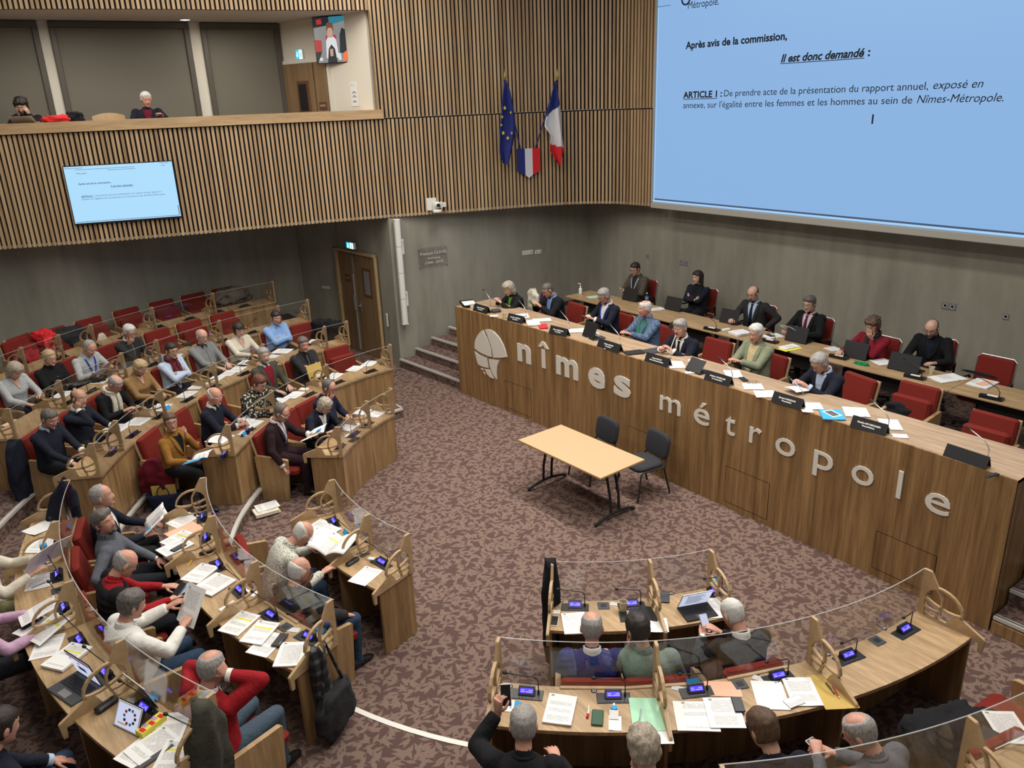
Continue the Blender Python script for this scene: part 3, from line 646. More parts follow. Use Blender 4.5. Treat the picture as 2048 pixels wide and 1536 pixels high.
for z in (0.50, 1.55):
    b = MB(); b.box((0.09, 0.02, z), (0.05, 0.02, 0.30)); b.box((0.075, 0.0, z + 0.12), (0.04, 0.06, 0.03)); b.box((0.075, 0.0, z - 0.12), (0.04, 0.06, 0.03)); b.build('wall_bracket', 'white_plastic', r)
    b = MB(); b.tube([(0.07, 0.02, z + 0.15), (0.065, 0.015, z + 0.22), (0.05, 0.0, z + 0.30)], 0.006, 6); b.build('cable', 'black_plastic', r)
# engraved plaque
a, c = on_wall(835, 496), on_wall(896, 530)
pw = np.hypot(a[0] - c[0], a[1] - c[1]); ph = 0.41; pc = on_wall(865, 513, 0.02)
r = empty('plaque', pc, WR); tag(r, 'clear acrylic plaque with white lettering on the concrete wall', 'plaque')
b = MB(); b.box((0, 0, 0), (pw, 0.01, ph), 0.002); b.build('plate', 'clear_acrylic', r)
b = MB()
for sx in (-1, 1):
    for sz in (-1, 1): b.X = Matrix.Translation((sx * (pw / 2 - 0.025), 0.01, sz * (ph / 2 - 0.025))) @ Matrix.Rotation(PI / 2, 4, 'X'); b.lathe([(0.011, 0.0), (0.011, 0.025), (0.006, 0.028)], 10)
b.X = None; b.build('standoff', 'steel', r)
b = MB()
for s_, sz_, zz in (('François CLAVEL', 0.085, 0.05), ('Architecte', 0.065, -0.045), ('(1949 - 2019)', 0.075, -0.14)):
    b.X = Matrix.Translation((0.02, -0.0065, zz)) @ Matrix.Rotation(PI / 2, 4, 'X'); b.text(s_, sz_, align='CENTER')
b.X = None; b.build('lettering', 'letter_white', r)
def sockets(loc, rz, n, label, mat='white_plastic', vertical=False, pl=0.075, metal=False):
    r = empty('socket_plate', loc, rz); tag(r, label, 'wall socket')
    w_, h_ = (pl * n, pl * 1.05) if not vertical else (pl * 1.05, pl * n)
    b = MB(); b.box((0, -0.006, 0), (w_, 0.012, h_), 0.003); b.build('plate', 'mid_grey' if metal else mat, r)
    for k in range(n):
        o = (k - (n - 1) / 2) * pl; x_, z_ = (o, 0) if not vertical else (0, -o)
        b = MB(); b.X = Matrix.Translation((x_, -0.012, z_)) @ Matrix.Rotation(PI / 2, 4, 'X'); b.lathe([(0.026, 0), (0.026, 0.004), (0.022, 0.004), (0.018, -0.004), (0.001, -0.004)], 14)
        b.cur = 1; b.ball((-0.008, 0, -0.002), 0.003, 6, 4); b.ball((0.008, 0, -0.002), 0.003, 6, 4); b.build('outlet', ['white_plastic', 'black_plastic'], r)
sockets(on_wall(1055, 505), WR, 3, 'white triple socket plate on the concrete wall above the woman in green top', pl=0.09)
sockets(on_wall(1076, 503.5), WR, 2, 'white double switch plate right of the triple socket plate', pl=0.08)
for (x_, y_), n_, l_ in (((1295, 512), 1, 'small grey single socket on the back wall above the woman with folded arms'), ((1367, 525), 2, 'small grey double socket on the back wall behind the smiling person with long hair'), ((1898, 612), 2, 'grey double socket on the back wall above the man in black jacket'), ((2012, 633), 1, 'grey single socket on the back wall at the far right')):
    p = onwall(x_, y_, (0, YB), (0, 1)); sockets((p[0], p[1], p[2]), 0.0, n_, l_, pl=0.085 if n_ == 1 else 0.105, metal=True)
p = onwall(652, 575, (-9.14, 1.17), (0.45, -1.06)); sockets((p[0], p[1], p[2]), math.atan2(0.45, 1.06), 4, 'long white four-gang plate on the wall left of the double door', pl=0.055)
p = onwall(775, 640, (-7.5, 1.29), (0.055, 0.7)); sockets((p[0], p[1], p[2]), math.atan2(-0.055, 0.7), 4, 'upright white plate between the double door and the loudspeaker', vertical=True, pl=0.07)
# meeting camera on the slats
ps = min(np.linspace(0, PLEN, 3000), key=lambda s: np.hypot(*(path(s)[0] - np.array([-6.70, 2.20])))); pp, pd, po = path(ps)
r = empty('conference_camera', (*(pp - po * 0.0), 3.13), math.atan2(pd[1], pd[0])); tag(r, 'white swivelling camera on the lower edge of the slatted wall', 'camera')
b = MB(); b.box((-0.06, -0.012, 0.12), (0.20, 0.02, 0.24), 0.004); b.build('wall_plate', 'white_plastic', r)
b = MB(); b.lathe([(0.09, 0.0), (0.095, 0.03), (0.075, 0.05), (0.03, 0.055)], 20, (0.03, -0.11, -0.03)); b.box((0.03, -0.06, -0.02), (0.10, 0.12, 0.03)); b.build('base', 'white_plastic', r, smooth=R(40))
b = MB(); b.box((-0.035, -0.11, 0.10), (0.03, 0.06, 0.14), 0.008); b.box((0.115, -0.11, 0.10), (0.03, 0.06, 0.14), 0.008); b.box((0.175, -0.06, 0.10), (0.09, 0.04, 0.09), 0.006); b.build('yoke', 'white_plastic', r)
b = MB(); b.ball((0.04, -0.12, 0.11), 0.068, 16, 12); b.cur = 1; b.X = Matrix.Translation((0.04, -0.17, 0.11)) @ Matrix.Rotation(PI / 2, 4, 'X'); b.lathe([(0.036, 0), (0.036, 0.035), (0.02, 0.035), (0.001, 0.03)], 16); b.X = None; b.build('lens_head', ['white_plastic', 'black_plastic'], r, smooth=R(40))

# flags and shield on the slats
ps = min(np.linspace(0, PLEN, 3000), key=lambda s: np.hypot(*(path(s)[0] - np.array([-5.93, 4.06])))); fp, fd, fo = path(ps); FR = math.atan2(fd[1], fd[0]); fn_ = -fo
def fpx(x, y, d=0.10): q = onwall(x, y, fp + fn_ * d, fo); return (q[:2] - fp) @ fd, q[2]
def fl(a, z, d=0.10): q = fp + fd * a + fn_ * d; return (q[0], q[1], z)
r = empty('shield', (*fp, 3.9), FR); tag(r, 'shield in three upright bands of blue, white and red on the slatted wall', 'shield')
sh = [fpx(x, y, 0.06) for x, y in ((1034, 298), (1079, 296), (1079, 342), (1070, 348), (1058, 356), (1046, 349), (1035, 343))]
b = MB(); xs = sorted([sh[0][0], sh[1][0]]); zt = (sh[0][1] + sh[1][1]) / 2; zm = (sh[2][1] + sh[6][1]) / 2; zbm = sh[4][1]; xa, xb = xs; wd3 = (xb - xa) / 3
for k in range(3):
    x0, x1 = xa + wd3 * k, xa + wd3 * (k + 1); b.cur = k; cz = zm - 0.07
    low = {0: [(x1, cz), (x0 + 0.06, zm - 0.035), (x0, zm + 0.02)], 1: [(x1, cz), ((x0 + x1) / 2, zbm), (x0, cz)], 2: [(x1, zm + 0.02), (x1 - 0.06, zm - 0.035), (x0, cz)]}[k]
    b.prism([(x0, zt), (x1, zt)] + low, 0.02, 0.075, lambda a_, c_, h: (a_, -h, c_ - 3.9))
b.build('bands', ['flag_blue', 'flag_white', 'flag_red'], r)
def flag(tip, foot, edge_l, edge_r, kind, label):
    """pole leans out from the shield; the cloth hangs in folds from the upper pole"""
    (a0, z0), (a1, z1) = fpx(*foot), fpx(*tip); r = empty('flag', (*fp, z0), FR); tag(r, label, 'flag')
    L = lambda a, z, d: (a, -d, z - z0)
    b = MB(); b.tube([L(a0, z0, 0.05), L(a1, z1 - 0.10, 0.19)], 0.012, 8); b.build('pole', 'flag_blue', r)
    b = MB(); b.tube([L(a1, z1 - 0.12, 0.19), L(a1, z1 - 0.06, 0.195), L(a1, z1 - 0.03, 0.2), L(a1, z1 + 0.08, 0.2)], [0.014, 0.03, 0.022, 0.002], 8); b.build('finial', 'brass', r)
    EL = [fpx(*p, 0.2) for p in edge_l]; ER = [fpx(*p, 0.2) for p in edge_r]; b = MB(); nu, nv = 30, 44
    def lerp(E, v):
        t = v * (len(E) - 1); i = min(int(t), len(E) - 2); k = t - i; return (E[i][0] * (1 - k) + E[i + 1][0] * k, E[i][1] * (1 - k) + E[i + 1][1] * k)
    def fn(u, v):
        l, q = lerp(EL, v), lerp(ER, v); a_ = l[0] * (1 - u) + q[0] * u; z_ = l[1] * (1 - u) + q[1] * u
        d = 0.25 + (0.045 * math.sin(u * 9.0 + v * 2.2) + 0.02 * math.sin(u * 17 + 1)) * min(1, v * 3) ; return L(a_, z_, d)
    base = len(b.f); b.grid(fn, nu, nv)
    for j in range(nv):
        for i in range(nu):
            u, v = (i + 0.5) / nu, (j + 0.5) / nv
            if kind == 'fr':
                q = v * 1.0 - u * 0.18 + 0.09; b.m[j * nu + i] = 0 if q < 0.34 + 0.12 * (0.5 - u) * 2 * 0.8 else (1 if q < 0.74 + 0.06 * (1 - 2 * u) else 2)
    o = b.build('cloth', ['flag_blue', 'flag_white', 'flag_red'], r, smooth=True)
    if kind == 'eu':
        b = MB(); 
        for (x_, y_) in ((1008, 216), (1003, 234), (1001, 250), (1005, 266), (1014, 276), (1020, 225), (1022, 266)):
            a_, z_ = fpx(x_, y_, 0.27); s_ = 0.045 if x_ not in (1001, 1003, 1022, 1020) else 0.032
            st = [((s_ if k % 2 == 0 else s_ * 0.4) * math.sin(PI * k / 5), (s_ if k % 2 == 0 else s_ * 0.4) * math.cos(PI * k / 5)) for k in range(10)]
            b.prism(st, 0, 0.004, lambda p_, q_, h: L(a_ + p_ * 0.8, z_ + q_, 0.318 + h))
        b.build('stars', 'star_yellow', r)
flag((1007, 147), (1042, 297), [(1008, 160), (1003, 190), (999, 230), (996, 270), (996, 306), (1003, 326)], [(1011, 160), (1020, 185), (1028, 225), (1032, 255), (1026, 290), (1017, 330)], 'eu', 'dark blue flag with yellow stars hanging on the slatted wall')
flag((1111, 147), (1072, 297), [(1108, 162), (1100, 190), (1085, 252), (1098, 270), (1096, 302), (1116, 330)], [(1110, 162), (1116, 195), (1120, 215), (1124, 268), (1128, 300), (1120, 330)], 'fr', 'blue, white and red flag hanging on the slatted wall')
# ================================================================== platform desk
PX0, PX1, PZ = -4.79, 4.53, 1.65
r = empty('platform_desk', (0, 1.4, 0)); tag(r, 'long oak platform desk with large white lettering on its front', 'desk')
def dl(p): return (p[0], p[1] - 1.4, p[2])
xs = np.linspace(PX0, PX1, 40)
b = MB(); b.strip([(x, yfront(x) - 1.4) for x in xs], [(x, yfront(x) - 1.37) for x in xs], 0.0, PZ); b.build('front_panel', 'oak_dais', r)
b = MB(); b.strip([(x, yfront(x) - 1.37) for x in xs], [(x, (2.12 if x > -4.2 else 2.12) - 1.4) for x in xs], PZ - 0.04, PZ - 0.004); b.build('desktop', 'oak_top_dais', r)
b = MB(); b.box((PX1 - 0.015, (1.34 + 2.3) / 2 - 1.4, PZ / 2 - 0.003), (0.03, 0.92, PZ - 0.006)); b.build('end_panel', 'oak_dais', r)
b = MB(); b.box((PX0 + 0.015, (1.34 + 2.2) / 2 - 1.4, PZ / 2 - 0.003), (0.03, 0.80, PZ - 0.006)); b.build('end_panel', 'oak_dais', r)
for x in (-2.9, -0.9, 1.2, 3.2):
    b = MB(); b.box((x, 0.55, (PLAT + PZ) / 2 - 0.03), (0.03, 0.24, PZ - PLAT - 0.07)); b.build('support_panel', 'oak_dais', r)
def fpt(x, y, d=0.0): p = onwall(x, y, (0, 1.40), (0, 1)); p = onwall(x, y, (0, yfront(p[0])), (0, 1)); return p[0], p[2]
def fmap(d0): return lambda a, c, h: (a, yfront(a) - 1.4 - d0 - h, c)
for hx, hz0, hz1, wd in ((-3.10, 0.065, 0.565, 0.69), (-0.22, 0.07, 0.595, 0.68), (1.55, 0.08, 0.585, 0.67), (3.61, 0.10, 0.56, 0.67)):
    b = MB(); g = 0.007; x0, x1 = hx - wd / 2, hx + wd / 2; b.cur = 0
    b.prism([(x0 + g, hz0 + g), (hx, hz0 + g), (x1 - g, hz0 + g), (x1 - g, hz1 - g), (hx, hz1 - g), (x0 + g, hz1 - g)], 0.0, 0.0035, fmap(0.0))
    b.cur = 1
    for q in ([(x0, hz0), (x0 + g, hz0), (x0 + g, hz1), (x0, hz1)], [(x1 - g, hz0), (x1, hz0), (x1, hz1), (x1 - g, hz1)], [(x0, hz1 - g), (x1, hz1 - g), (x1, hz1), (x0, hz1)], [(x0, hz0), (x1, hz0), (x1, hz0 + g), (x0, hz0 + g)]): b.prism(q, 0.0, 0.0015, fmap(0.0))
    b.build('access_hatch', ['oak_dais', 'black_felt'], r)
LET = [('n', -2.89, 0.34, 1), ('î', -2.405, 0.23, 1), ('m', -1.85, 0.50, 1), ('e', -1.195, 0.35, 1), ('s', -0.665, 0.33, 1), ('m', 0.245, 0.37, 0), ('é', 0.79, 0.255, 0), ('t', 1.25, 0.155, 0), ('r', 1.63, 0.17, 0), ('o', 2.06, 0.27, 0), ('p', 2.565, 0.245, 0), ('o', 3.045, 0.255, 0), ('l', 3.46, 0.05, 0), ('e', 3.865, 0.255, 0)]
for ch, xc, wch, bold in LET:
    if ch == 'î':
        b = MB(); b.prism([(xc - 0.042, 1.032), (xc + 0.042, 1.032), (xc + 0.042, 1.345), (xc - 0.042, 1.345)], 0, 0.014, fmap(0)); b.prism([(xc - 0.125, 1.375), (xc - 0.045, 1.375), (xc, 1.425), (xc + 0.045, 1.375), (xc + 0.125, 1.375), (xc + 0.035, 1.475), (xc - 0.035, 1.475)], 0, 0.014, fmap(0)); b.build('letter_i', 'letter_white', r); continue
    size = 0.60 if bold else 0.455; d = text_mesh(ch, size, 0.006, 'LEFT', 0.018 if bold else 0.002, 0); vx = [v[0] for v in d[0]]; k = wch / (max(vx) - min(vx)); x0 = xc - wch / 2 - min(vx) * k
    b = MB(); b.text(ch, size, lambda a, c, h: (a + x0, yfront(a + x0) - 1.4 - 0.008 - h, c + 1.032), 0.006, bold=0.018 if bold else 0.002, sx=k); b.build('letter_' + {'î': 'i', 'é': 'e'}.get(ch, ch), 'letter_white', r)
EMB = [[(545, 412), (520, 428), (500, 450), (475, 492), (462, 530), (460, 595), (500, 628), (540, 650), (590, 672), (635, 685), (632, 640), (625, 600), (610, 550), (590, 500)],
       [(565, 405), (595, 403), (620, 407), (655, 425), (690, 460), (722, 500), (750, 550), (775, 615), (792, 685), (750, 691), (700, 693), (650, 690), (648, 650), (640, 610), (625, 555), (605, 500), (588, 450)],
       [(462, 628), (490, 652), (520, 670), (550, 684), (585, 695), (592, 745), (602, 795), (570, 792), (545, 785), (500, 765), (483, 722)],
       [(605, 705), (660, 714), (715, 719), (700, 755), (690, 790), (685, 850), (688, 915), (668, 890), (650, 860), (632, 825), (618, 780)],
       [(565, 808), (590, 811), (612, 812), (630, 855), (655, 906), (620, 893), (590, 862)], [(522, 799), (542, 806), (560, 812), (540, 822)], [(545, 833), (558, 840), (567, 864)]]
for pl in EMB:
    b = MB(); b.prism([fpt(860 + x / 5.12, 580 + y / 5.12) for x, y in pl][::-1], 0.0, 0.014, fmap(0.0)); b.build('emblem_piece', 'letter_white', r)

# ------------------------------------------------------------------ rear table on the platform
RTX0, RTX1, RTY0, RTY1, RTZ = -4.68, 4.6, 3.88, 4.55, 1.42
cuts = [RTX0, -2.85, -0.95, 0.95, 2.75, RTX1]
for k in range(5):
    x0, x1 = cuts[k], cuts[k + 1]; r = empty('folding_table', ((x0 + x1) / 2, (RTY0 + RTY1) / 2, PLAT))
    tag(r, ['pale oak table at the left end of the rear row, with the hand gel bottle', 'pale oak rear table under the first open laptops', 'pale oak rear table in front of the two men in dark suits', 'pale oak rear table in front of the curly haired woman', 'pale oak rear table carrying the spread folder at the right'][k], 'table', 'tables of the rear row')
    w = x1 - x0 - 0.006; h = RTZ - PLAT
    b = MB(); b.box((0, 0, h - 0.013), (w, RTY1 - RTY0, 0.026), 0.003); b.build('tabletop', 'oak_top', r)
    for sx in (-1, 1):
        b = MB(); b.tube([(sx * (w / 2 - 0.25), 0, h - 0.03), (sx * (w / 2 - 0.25), 0, 0.03)], 0.03, 10); b.box((sx * (w / 2 - 0.25), 0, 0.02), (0.06, 0.58, 0.035), 0.01); b.build('leg', 'black_matte', r)
    b = MB(); b.box((0, -0.12, h - 0.17), (w - 0.6, 0.015, 0.26)); b.build('modesty_panel', 'black_matte', r)

# ------------------------------------------------------------------ folding table and two chairs in front
T = [at(x, y, 0.75) for x, y in ((1038, 880), (1203, 957), (1287, 918), (1121, 848))]
tc_ = sum(T) / 4; ta = T[1] - T[0]; tr = math.atan2(ta[1], ta[0]); tl, tw_ = 1.587, 0.785
r = empty('folding_table', (tc_[0], tc_[1], 0), tr); tag(r, 'small beech-topped table with black T legs standing on the carpet', 'table')
b = MB(); b.box((0, 0, 0.737), (tl, tw_, 0.026), 0.004); b.m = [0] * len(b.m)
b.build('tabletop', 'table_top', r)
b = MB(); b.strip([(-tl / 2 - 0.002, -tw_ / 2 - 0.002), (tl / 2 + 0.002, -tw_ / 2 - 0.002), (tl / 2 + 0.002, tw_ / 2 + 0.002), (-tl / 2 - 0.002, tw_ / 2 + 0.002), (-tl / 2 - 0.002, -tw_ / 2 - 0.002)], [(-tl / 2 + 0.002, -tw_ / 2 + 0.002), (tl / 2 - 0.002, -tw_ / 2 + 0.002), (tl / 2 - 0.002, tw_ / 2 - 0.002), (-tl / 2 + 0.002, tw_ / 2 - 0.002), (-tl / 2 + 0.002, -tw_ / 2 + 0.002)], 0.724, 0.747); b.build('edge_band', 'table_edge', r)
for sx in (-1, 1):
    X = sx * 0.56
    b = MB(); b.tube([(X + sx * 0.10, y, 0.028 + 0.055 * (1 - (y / 0.34) ** 2)) for y in np.linspace(-0.33, 0.33, 9)], 0.019, 10)
    b.ball((X + sx * 0.10, -0.335, 0.028), 0.027, 10, 8); b.ball((X + sx * 0.10, 0.335, 0.028), 0.027, 10, 8)
    for y in (-0.075, 0.075): b.tube([(X - sx * 0.02, y, 0.72), (X + sx * 0.03, y, 0.55), (X + sx * 0.085, y, 0.32), (X + sx * 0.10, y, 0.07)], 0.018, 10)
    b.tube([(X - sx * 0.02, -0.25, 0.705), (X - sx * 0.02, 0.25, 0.705)], 0.015, 8); b.build('leg', 'black_matte', r, smooth=R(40))
b = MB(); b.tube([(-0.5, 0, 0.69), (0.5, 0, 0.69)], 0.014, 8); b.build('stretcher', 'black_matte', r)
def visitor_chair(x, y, rz, label):
    r = empty('visitor_chair', (x, y, 0), rz); tag(r, label, 'chair', 'padded chairs behind the small table')
    b = MB(); b.loft([[(0.235 * math.copysign(abs(math.cos(a)) ** 0.45, math.cos(a)) * k, 0.0 + 0.225 * math.copysign(abs(math.sin(a)) ** 0.5, math.sin(a)) * k, z - 0.02 * max(0, math.sin(a))) for a in np.linspace(0, 2 * PI, 28, endpoint=False)] for k, z in ((0.86, 0.415), (0.97, 0.425), (1, 0.445), (0.97, 0.468), (0.85, 0.482), (0.4, 0.486))]); b.build('seat', 'chair_fabric', r, smooth=R(60))
    def back(a, k, dz, y0): c_, s_ = math.cos(a), math.sin(a); X = 0.232 * math.copysign(abs(c_) ** 0.42, c_) * k; Z = 0.655 + 0.175 * math.copysign(abs(s_) ** 0.5, s_) * k; return (X, y0 - (Z - 0.5) * 0.16 + 0.10 * X * X, Z)
    b = MB(); an = np.linspace(0, 2 * PI, 28, endpoint=False); b.loft([[back(a, k, 0, -0.24 + d) for a in an] for k, d in ((0.8, 0.032), (0.96, 0.026), (1, 0.008), (1, -0.012), (0.96, -0.024), (0.7, -0.028))]); b.build('backrest', 'chair_fabric', r, smooth=R(60))
    for sx in (-1, 1):
        b = MB(); X = sx * 0.235
        b.tube([(sx * 0.19, -0.258, 0.62), (sx * 0.20, -0.245, 0.5), (X, -0.215, 0.43), (X, -0.19, 0.40), (X, -0.20, 0.36), (X * 1.06, -0.29, 0.0)], 0.0125, 8); b.build('leg', 'black_matte', r, smooth=R(50))
        b = MB(); b.tube([(X, -0.2, 0.405), (X, 0.15, 0.415), (X, 0.19, 0.395), (X * 1.04, 0.25, 0.0)], 0.0125, 8); b.build('leg', 'black_matte', r, smooth=R(50))
    b = MB(); b.tube([(-0.235, 0.12, 0.405), (0.235, 0.12, 0.405)], 0.01, 8); b.build('crossbar', 'black_matte', r)
p = at(1214, 848, 0.66); q = at(1296, 895, 0.66)
p = (*at(1207, 935, 0.10)[:2],); 
back_l = at(1215, 858, 0.66); back_r = at(1316, 886, 0.66)
cr = tr + PI + R(-6)
def place_back(bk, rz, dx=0): o = Matrix.Rotation(rz, 3, 'Z') @ Vector((0, -0.265, 0)); return bk[0] - o.x, bk[1] - o.y
visitor_chair(*place_back(back_l, cr), cr, 'left dark padded chair with black frame behind the small table')
visitor_chair(*place_back(back_r, cr + R(-4)), cr + R(-4), 'right dark padded chair with black frame, seat clear of the small table')

# ================================================================== curved rows of desks
DZ = 0.735
def arc(r, a0, a1, n): return [pol(r, a0 + (a1 - a0) * i / n)[:2] for i in range(n + 1)]
def arcstrip(b, r0, r1, a0, a1, z0, z1): n = max(4, int(abs(a1 - a0) / 1.2)); b.strip(arc(r0, a0, a1, n), arc(r1, a0, a1, n), z0, z1)
def divider_mesh():
    b = MB(); T2 = 0.0125; f = lambda a, c, h: (a, h, c)
    b.prism([(0, -0.02), (0.0, 0.42), (0.06, 0.42), (0.068, 0.412), (0.138, 0.295), (0.112, 0.272), (0.075, 0.25), (0.05, 0.215), (0.04, 0.165), (0.040, 0.10), (0.05, 0.04), (0.075, -0.02)], -T2, T2, f)
    b.prism([(0.05, 0.035), (0.06, -0.02), (0.50, -0.02), (0.505, -0.10), (0.535, -0.10), (0.545, 0.02), (0.535, 0.03), (0.36, 0.105), (0.325, 0.112), (0.285, 0.10), (0.262, 0.07), (0.245, 0.03), (0.235, 0.015), (0.18, 0.012), (0.10, 0.012)], -T2, T2, f)
    def bar(c, w=0.0095):
        A = []; B = []
        for i, p in enumerate(c):
            q = np.array(c[min(i + 1, len(c) - 1)]) - np.array(c[max(i - 1, 0)]); q = q / np.linalg.norm(q); n = np.array([-q[1], q[0]]); A.append(tuple(np.array(p) + n * w)); B.append(tuple(np.array(p) - n * w))
        b.strip(A, B, -T2 * 0.98, T2 * 0.98, f)
    bar([(0.13, 0.292), (0.18, 0.292), (0.225, 0.282), (0.27, 0.262), (0.31, 0.228), (0.338, 0.188), (0.35, 0.145), (0.346, 0.128)])
    bar([(0.346, 0.128), (0.30, 0.115), (0.24, 0.111), (0.18, 0.118), (0.11, 0.135), (0.04, 0.162)])
    bar([(0.125, 0.282), (0.155, 0.25), (0.178, 0.20), (0.182, 0.15), (0.178, 0.11), (0.165, 0.065), (0.15, 0.03), (0.14, 0.005)], 0.0085)
    bar([(0.04, 0.085), (0.075, 0.072), (0.12, 0.068), (0.168, 0.075)], 0.0085)
    return b.mesh('divider', 'oak_pale')
DIV = divider_mesh()
DESKS = {}
def desk(key, t, gates, label, group='curved rows of oak desks'):
    z = TZ[t]; ri = RT[t]; a0, a1 = gates[0], gates[-1]
    r = empty('curved_desk', pol(ri + 0.2, (a0 + a1) / 2, z)); tag(r, label, 'desk', group); o = r.location.copy()
    L = Matrix.Translation(-o)
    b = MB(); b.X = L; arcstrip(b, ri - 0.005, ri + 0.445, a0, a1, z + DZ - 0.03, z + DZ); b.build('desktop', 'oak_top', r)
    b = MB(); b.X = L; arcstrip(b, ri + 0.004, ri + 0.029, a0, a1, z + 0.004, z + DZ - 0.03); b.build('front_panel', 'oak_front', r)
    for g in gates:
        b = MB(); c_, s_ = math.cos(R(g)), math.sin(R(g)); X = Matrix(((c_, -s_, 0, 0), (s_, c_, 0, 0), (0, 0, 1, z), (0, 0, 0, 1)))
        edge = 1 if g == a0 else (-1 if g == a1 else 0)
        b.X = L @ X; b.box((ri + 0.225, edge * 0.015, (DZ - 0.03) / 2 + 0.002), (0.40 if edge == 0 else 0.44, 0.026, DZ - 0.034)); b.build('end_panel' if edge else 'support_panel', 'oak_front', r)
        d = link('divider', DIV, r); d.matrix_local = L @ X @ Matrix.Translation((ri + 0.0, edge * 0.0, DZ))
    for g0, g1 in zip(gates, gates[1:]):
        b = MB(); b.X = L; e = math.degrees(0.013 / ri); n = 10
        b.strip(arc(ri - 0.004, g0 - e, g1 + e, n), arc(ri - 0.010, g0 - e, g1 + e, n), z + DZ - 0.06, z + DZ + 0.41)
        b.cur = 1; b.strip(arc(ri - 0.0035, g0 - e, g1 + e, n), arc(ri - 0.0105, g0 - e, g1 + e, n), z + DZ + 0.41, z + DZ + 0.4135)
        b.build('glass_screen', ['clear_acrylic', 'acrylic_edge'], r)
    DESKS[key] = (t, gates)
AX = 53.163
desk('A0', 0, [199.7, 210.1, 227.6], 'front desk of the far left block, before the man reading a magazine')
desk('A1', 1, [182.6, 199.2, 215.3, 231.7], 'second desk of the far left block, before the bald man in navy sweater')
desk('A2', 2, [183.2, 187.6, 200.1, 210.5, 222.4, 233.5, 240.5], 'third desk of the far left block, before the man with burgundy scarf')
desk('A3', 3, [183.7, 188.6, 198.3, 208.6, 214.3, 224.5, 233.0], 'fourth desk of the far left block, before the white-haired man')
desk('A4', 4, [184.1, 192.6, 201.0, 209.2, 213.4, 218.1, 226.0], 'rearmost desk of the far left block, before the empty red seats')
desk('B0', 0, [256.6, 274.7, 286.0], 'front desk of the middle block, before the bald man in patterned shirt')
desk('B1', 1, [251.6, 264.0, 278.2, 291.2], 'second desk of the middle block, before the man in white shirt')
desk('B2', 2, [250.3, 259.9, 272.0, 283.1, 293.5], 'third desk of the middle block, with a tablet in a black cover')
desk('C0', 0, [313.7, 329.7, 340.6], 'front desk of the near right block, with a paper cup')
desk('C1', 1, [310.3, 325.2, 341.4, 358.0], 'second desk of the near right block, its last bay empty')
desk('C2', 2, [326.0, 341.9, 357.0], 'third desk of the near right block, behind the seat with the black coat')

# ------------------------------------------------------------------ upholstered seats
def seat_parts(down):
    out = []
    prof = [(-0.25, 0.0), (0.14, 0.0), (0.19, 0.60), (0.17, 0.615), (-0.27, 0.66), (-0.29, 0.64)]
    for sx in (-1, 1):
        b = MB(); b.prism(prof, sx * 0.272 - 0.022, sx * 0.272 + 0.022, lambda a, c, h: (h, a, c)); out.append(('side_panel', b.mesh('side_panel', 'oak_seat')))
    tilt = R(13)
    X = Matrix.Translation((0, -0.155, 0.40)) @ Matrix.Rotation(tilt, 4, 'X')
    b = MB(); b.X = X; b.box((0, -0.01, 0.275), (0.495, 0.085, 0.55), 0.025); out.append(('backrest', b.mesh('backrest', 'red_fabric', R(40))))
    b = MB(); b.X = X; b.box((0, -0.068, 0.262), (0.51, 0.028, 0.56), 0.004); out.append(('back_shell', b.mesh('back_shell', 'oak_edge')))
    b = MB()
    if down: b.box((0, 0.06, 0.405), (0.485, 0.46, 0.11), 0.03)
    else:
        b.X = Matrix.Translation((0, -0.04, 0.40)) @ Matrix.Rotation(R(9), 4, 'X'); b.box((0, -0.005, 0.20), (0.485, 0.10, 0.44), 0.03)
    out.append(('seat_cushion', b.mesh('seat_cushion', 'red_fabric', R(40))))
    b = MB(); b.box((0, -0.10, 0.18), (0.06, 0.2, 0.34)); b.box((0, -0.10, 0.008), (0.2, 0.3, 0.014)); out.append(('pedestal', b.mesh('pedestal', 'black_matte')))
    return out
SEAT_DOWN, SEAT_UP = seat_parts(True), seat_parts(False)
def seat(x, y, z, face, label, down=True, group='red upholstered seats'):
    """face = world angle the sitter looks towards"""
    r = empty('upholstered_seat', (x, y, z), face - PI / 2); tag(r, label, 'seat', group)
    for n, me in (SEAT_DOWN if down else SEAT_UP): link(n, me, r)
    return r
def row_seat(t, deg, label, down=True, dr=1.0): p = pol(RT[t] + dr, deg, TZ[t]); return seat(*p, R(deg) + PI, label, down)
def deg_at(x, y, z): p = at(x, y, z); return math.degrees(math.atan2(p[1], p[0])) % 360

# empty seats
EMPTY = []
for k, (x, y) in enumerate(((451.7, 578), (385.7, 588), (320, 601), (251.5, 618), (180.7, 638), (110, 658), (34, 680))):
    L = ['empty red seat at the right end of the rearmost row, under a brown coat', 'empty red seat in the rearmost row, second from its right end', 'empty red seat in the rearmost row, third from its right end', 'empty red seat in the rearmost row, up behind the white-haired man', 'empty red seat in the rearmost row, fifth from its right end', 'empty red seat in the rearmost row with a dark bag on it', 'empty red seat in the rearmost row next to the bright red jacket'][k]
    d = deg_at(x, y, TZ[4] + 0.93); row_seat(4, d, L, False); EMPTY.append((4, d))
for k, (x, y) in enumerate(((451.7, 628), (378.4, 643), (310, 660))):
    L = ['empty red seat in the fourth row above the woman in white sweater', 'empty red seat in the fourth row above the man in grey zip sweater', 'empty red seat in the fourth row right of the white-haired man'][k]
    d = deg_at(x, y, TZ[3] + 0.93); row_seat(3, d, L, False); EMPTY.append((3, d))
d = deg_at(666, 692, TZ[1] + 0.93); row_seat(1, d, 'empty red seat at the aisle end of the second row', False); EMPTY.append((1, d))
d = 185.6; row_seat(2, d, 'seat hidden under black coats at the end of the third row', True); EMPTY.append((2, d))
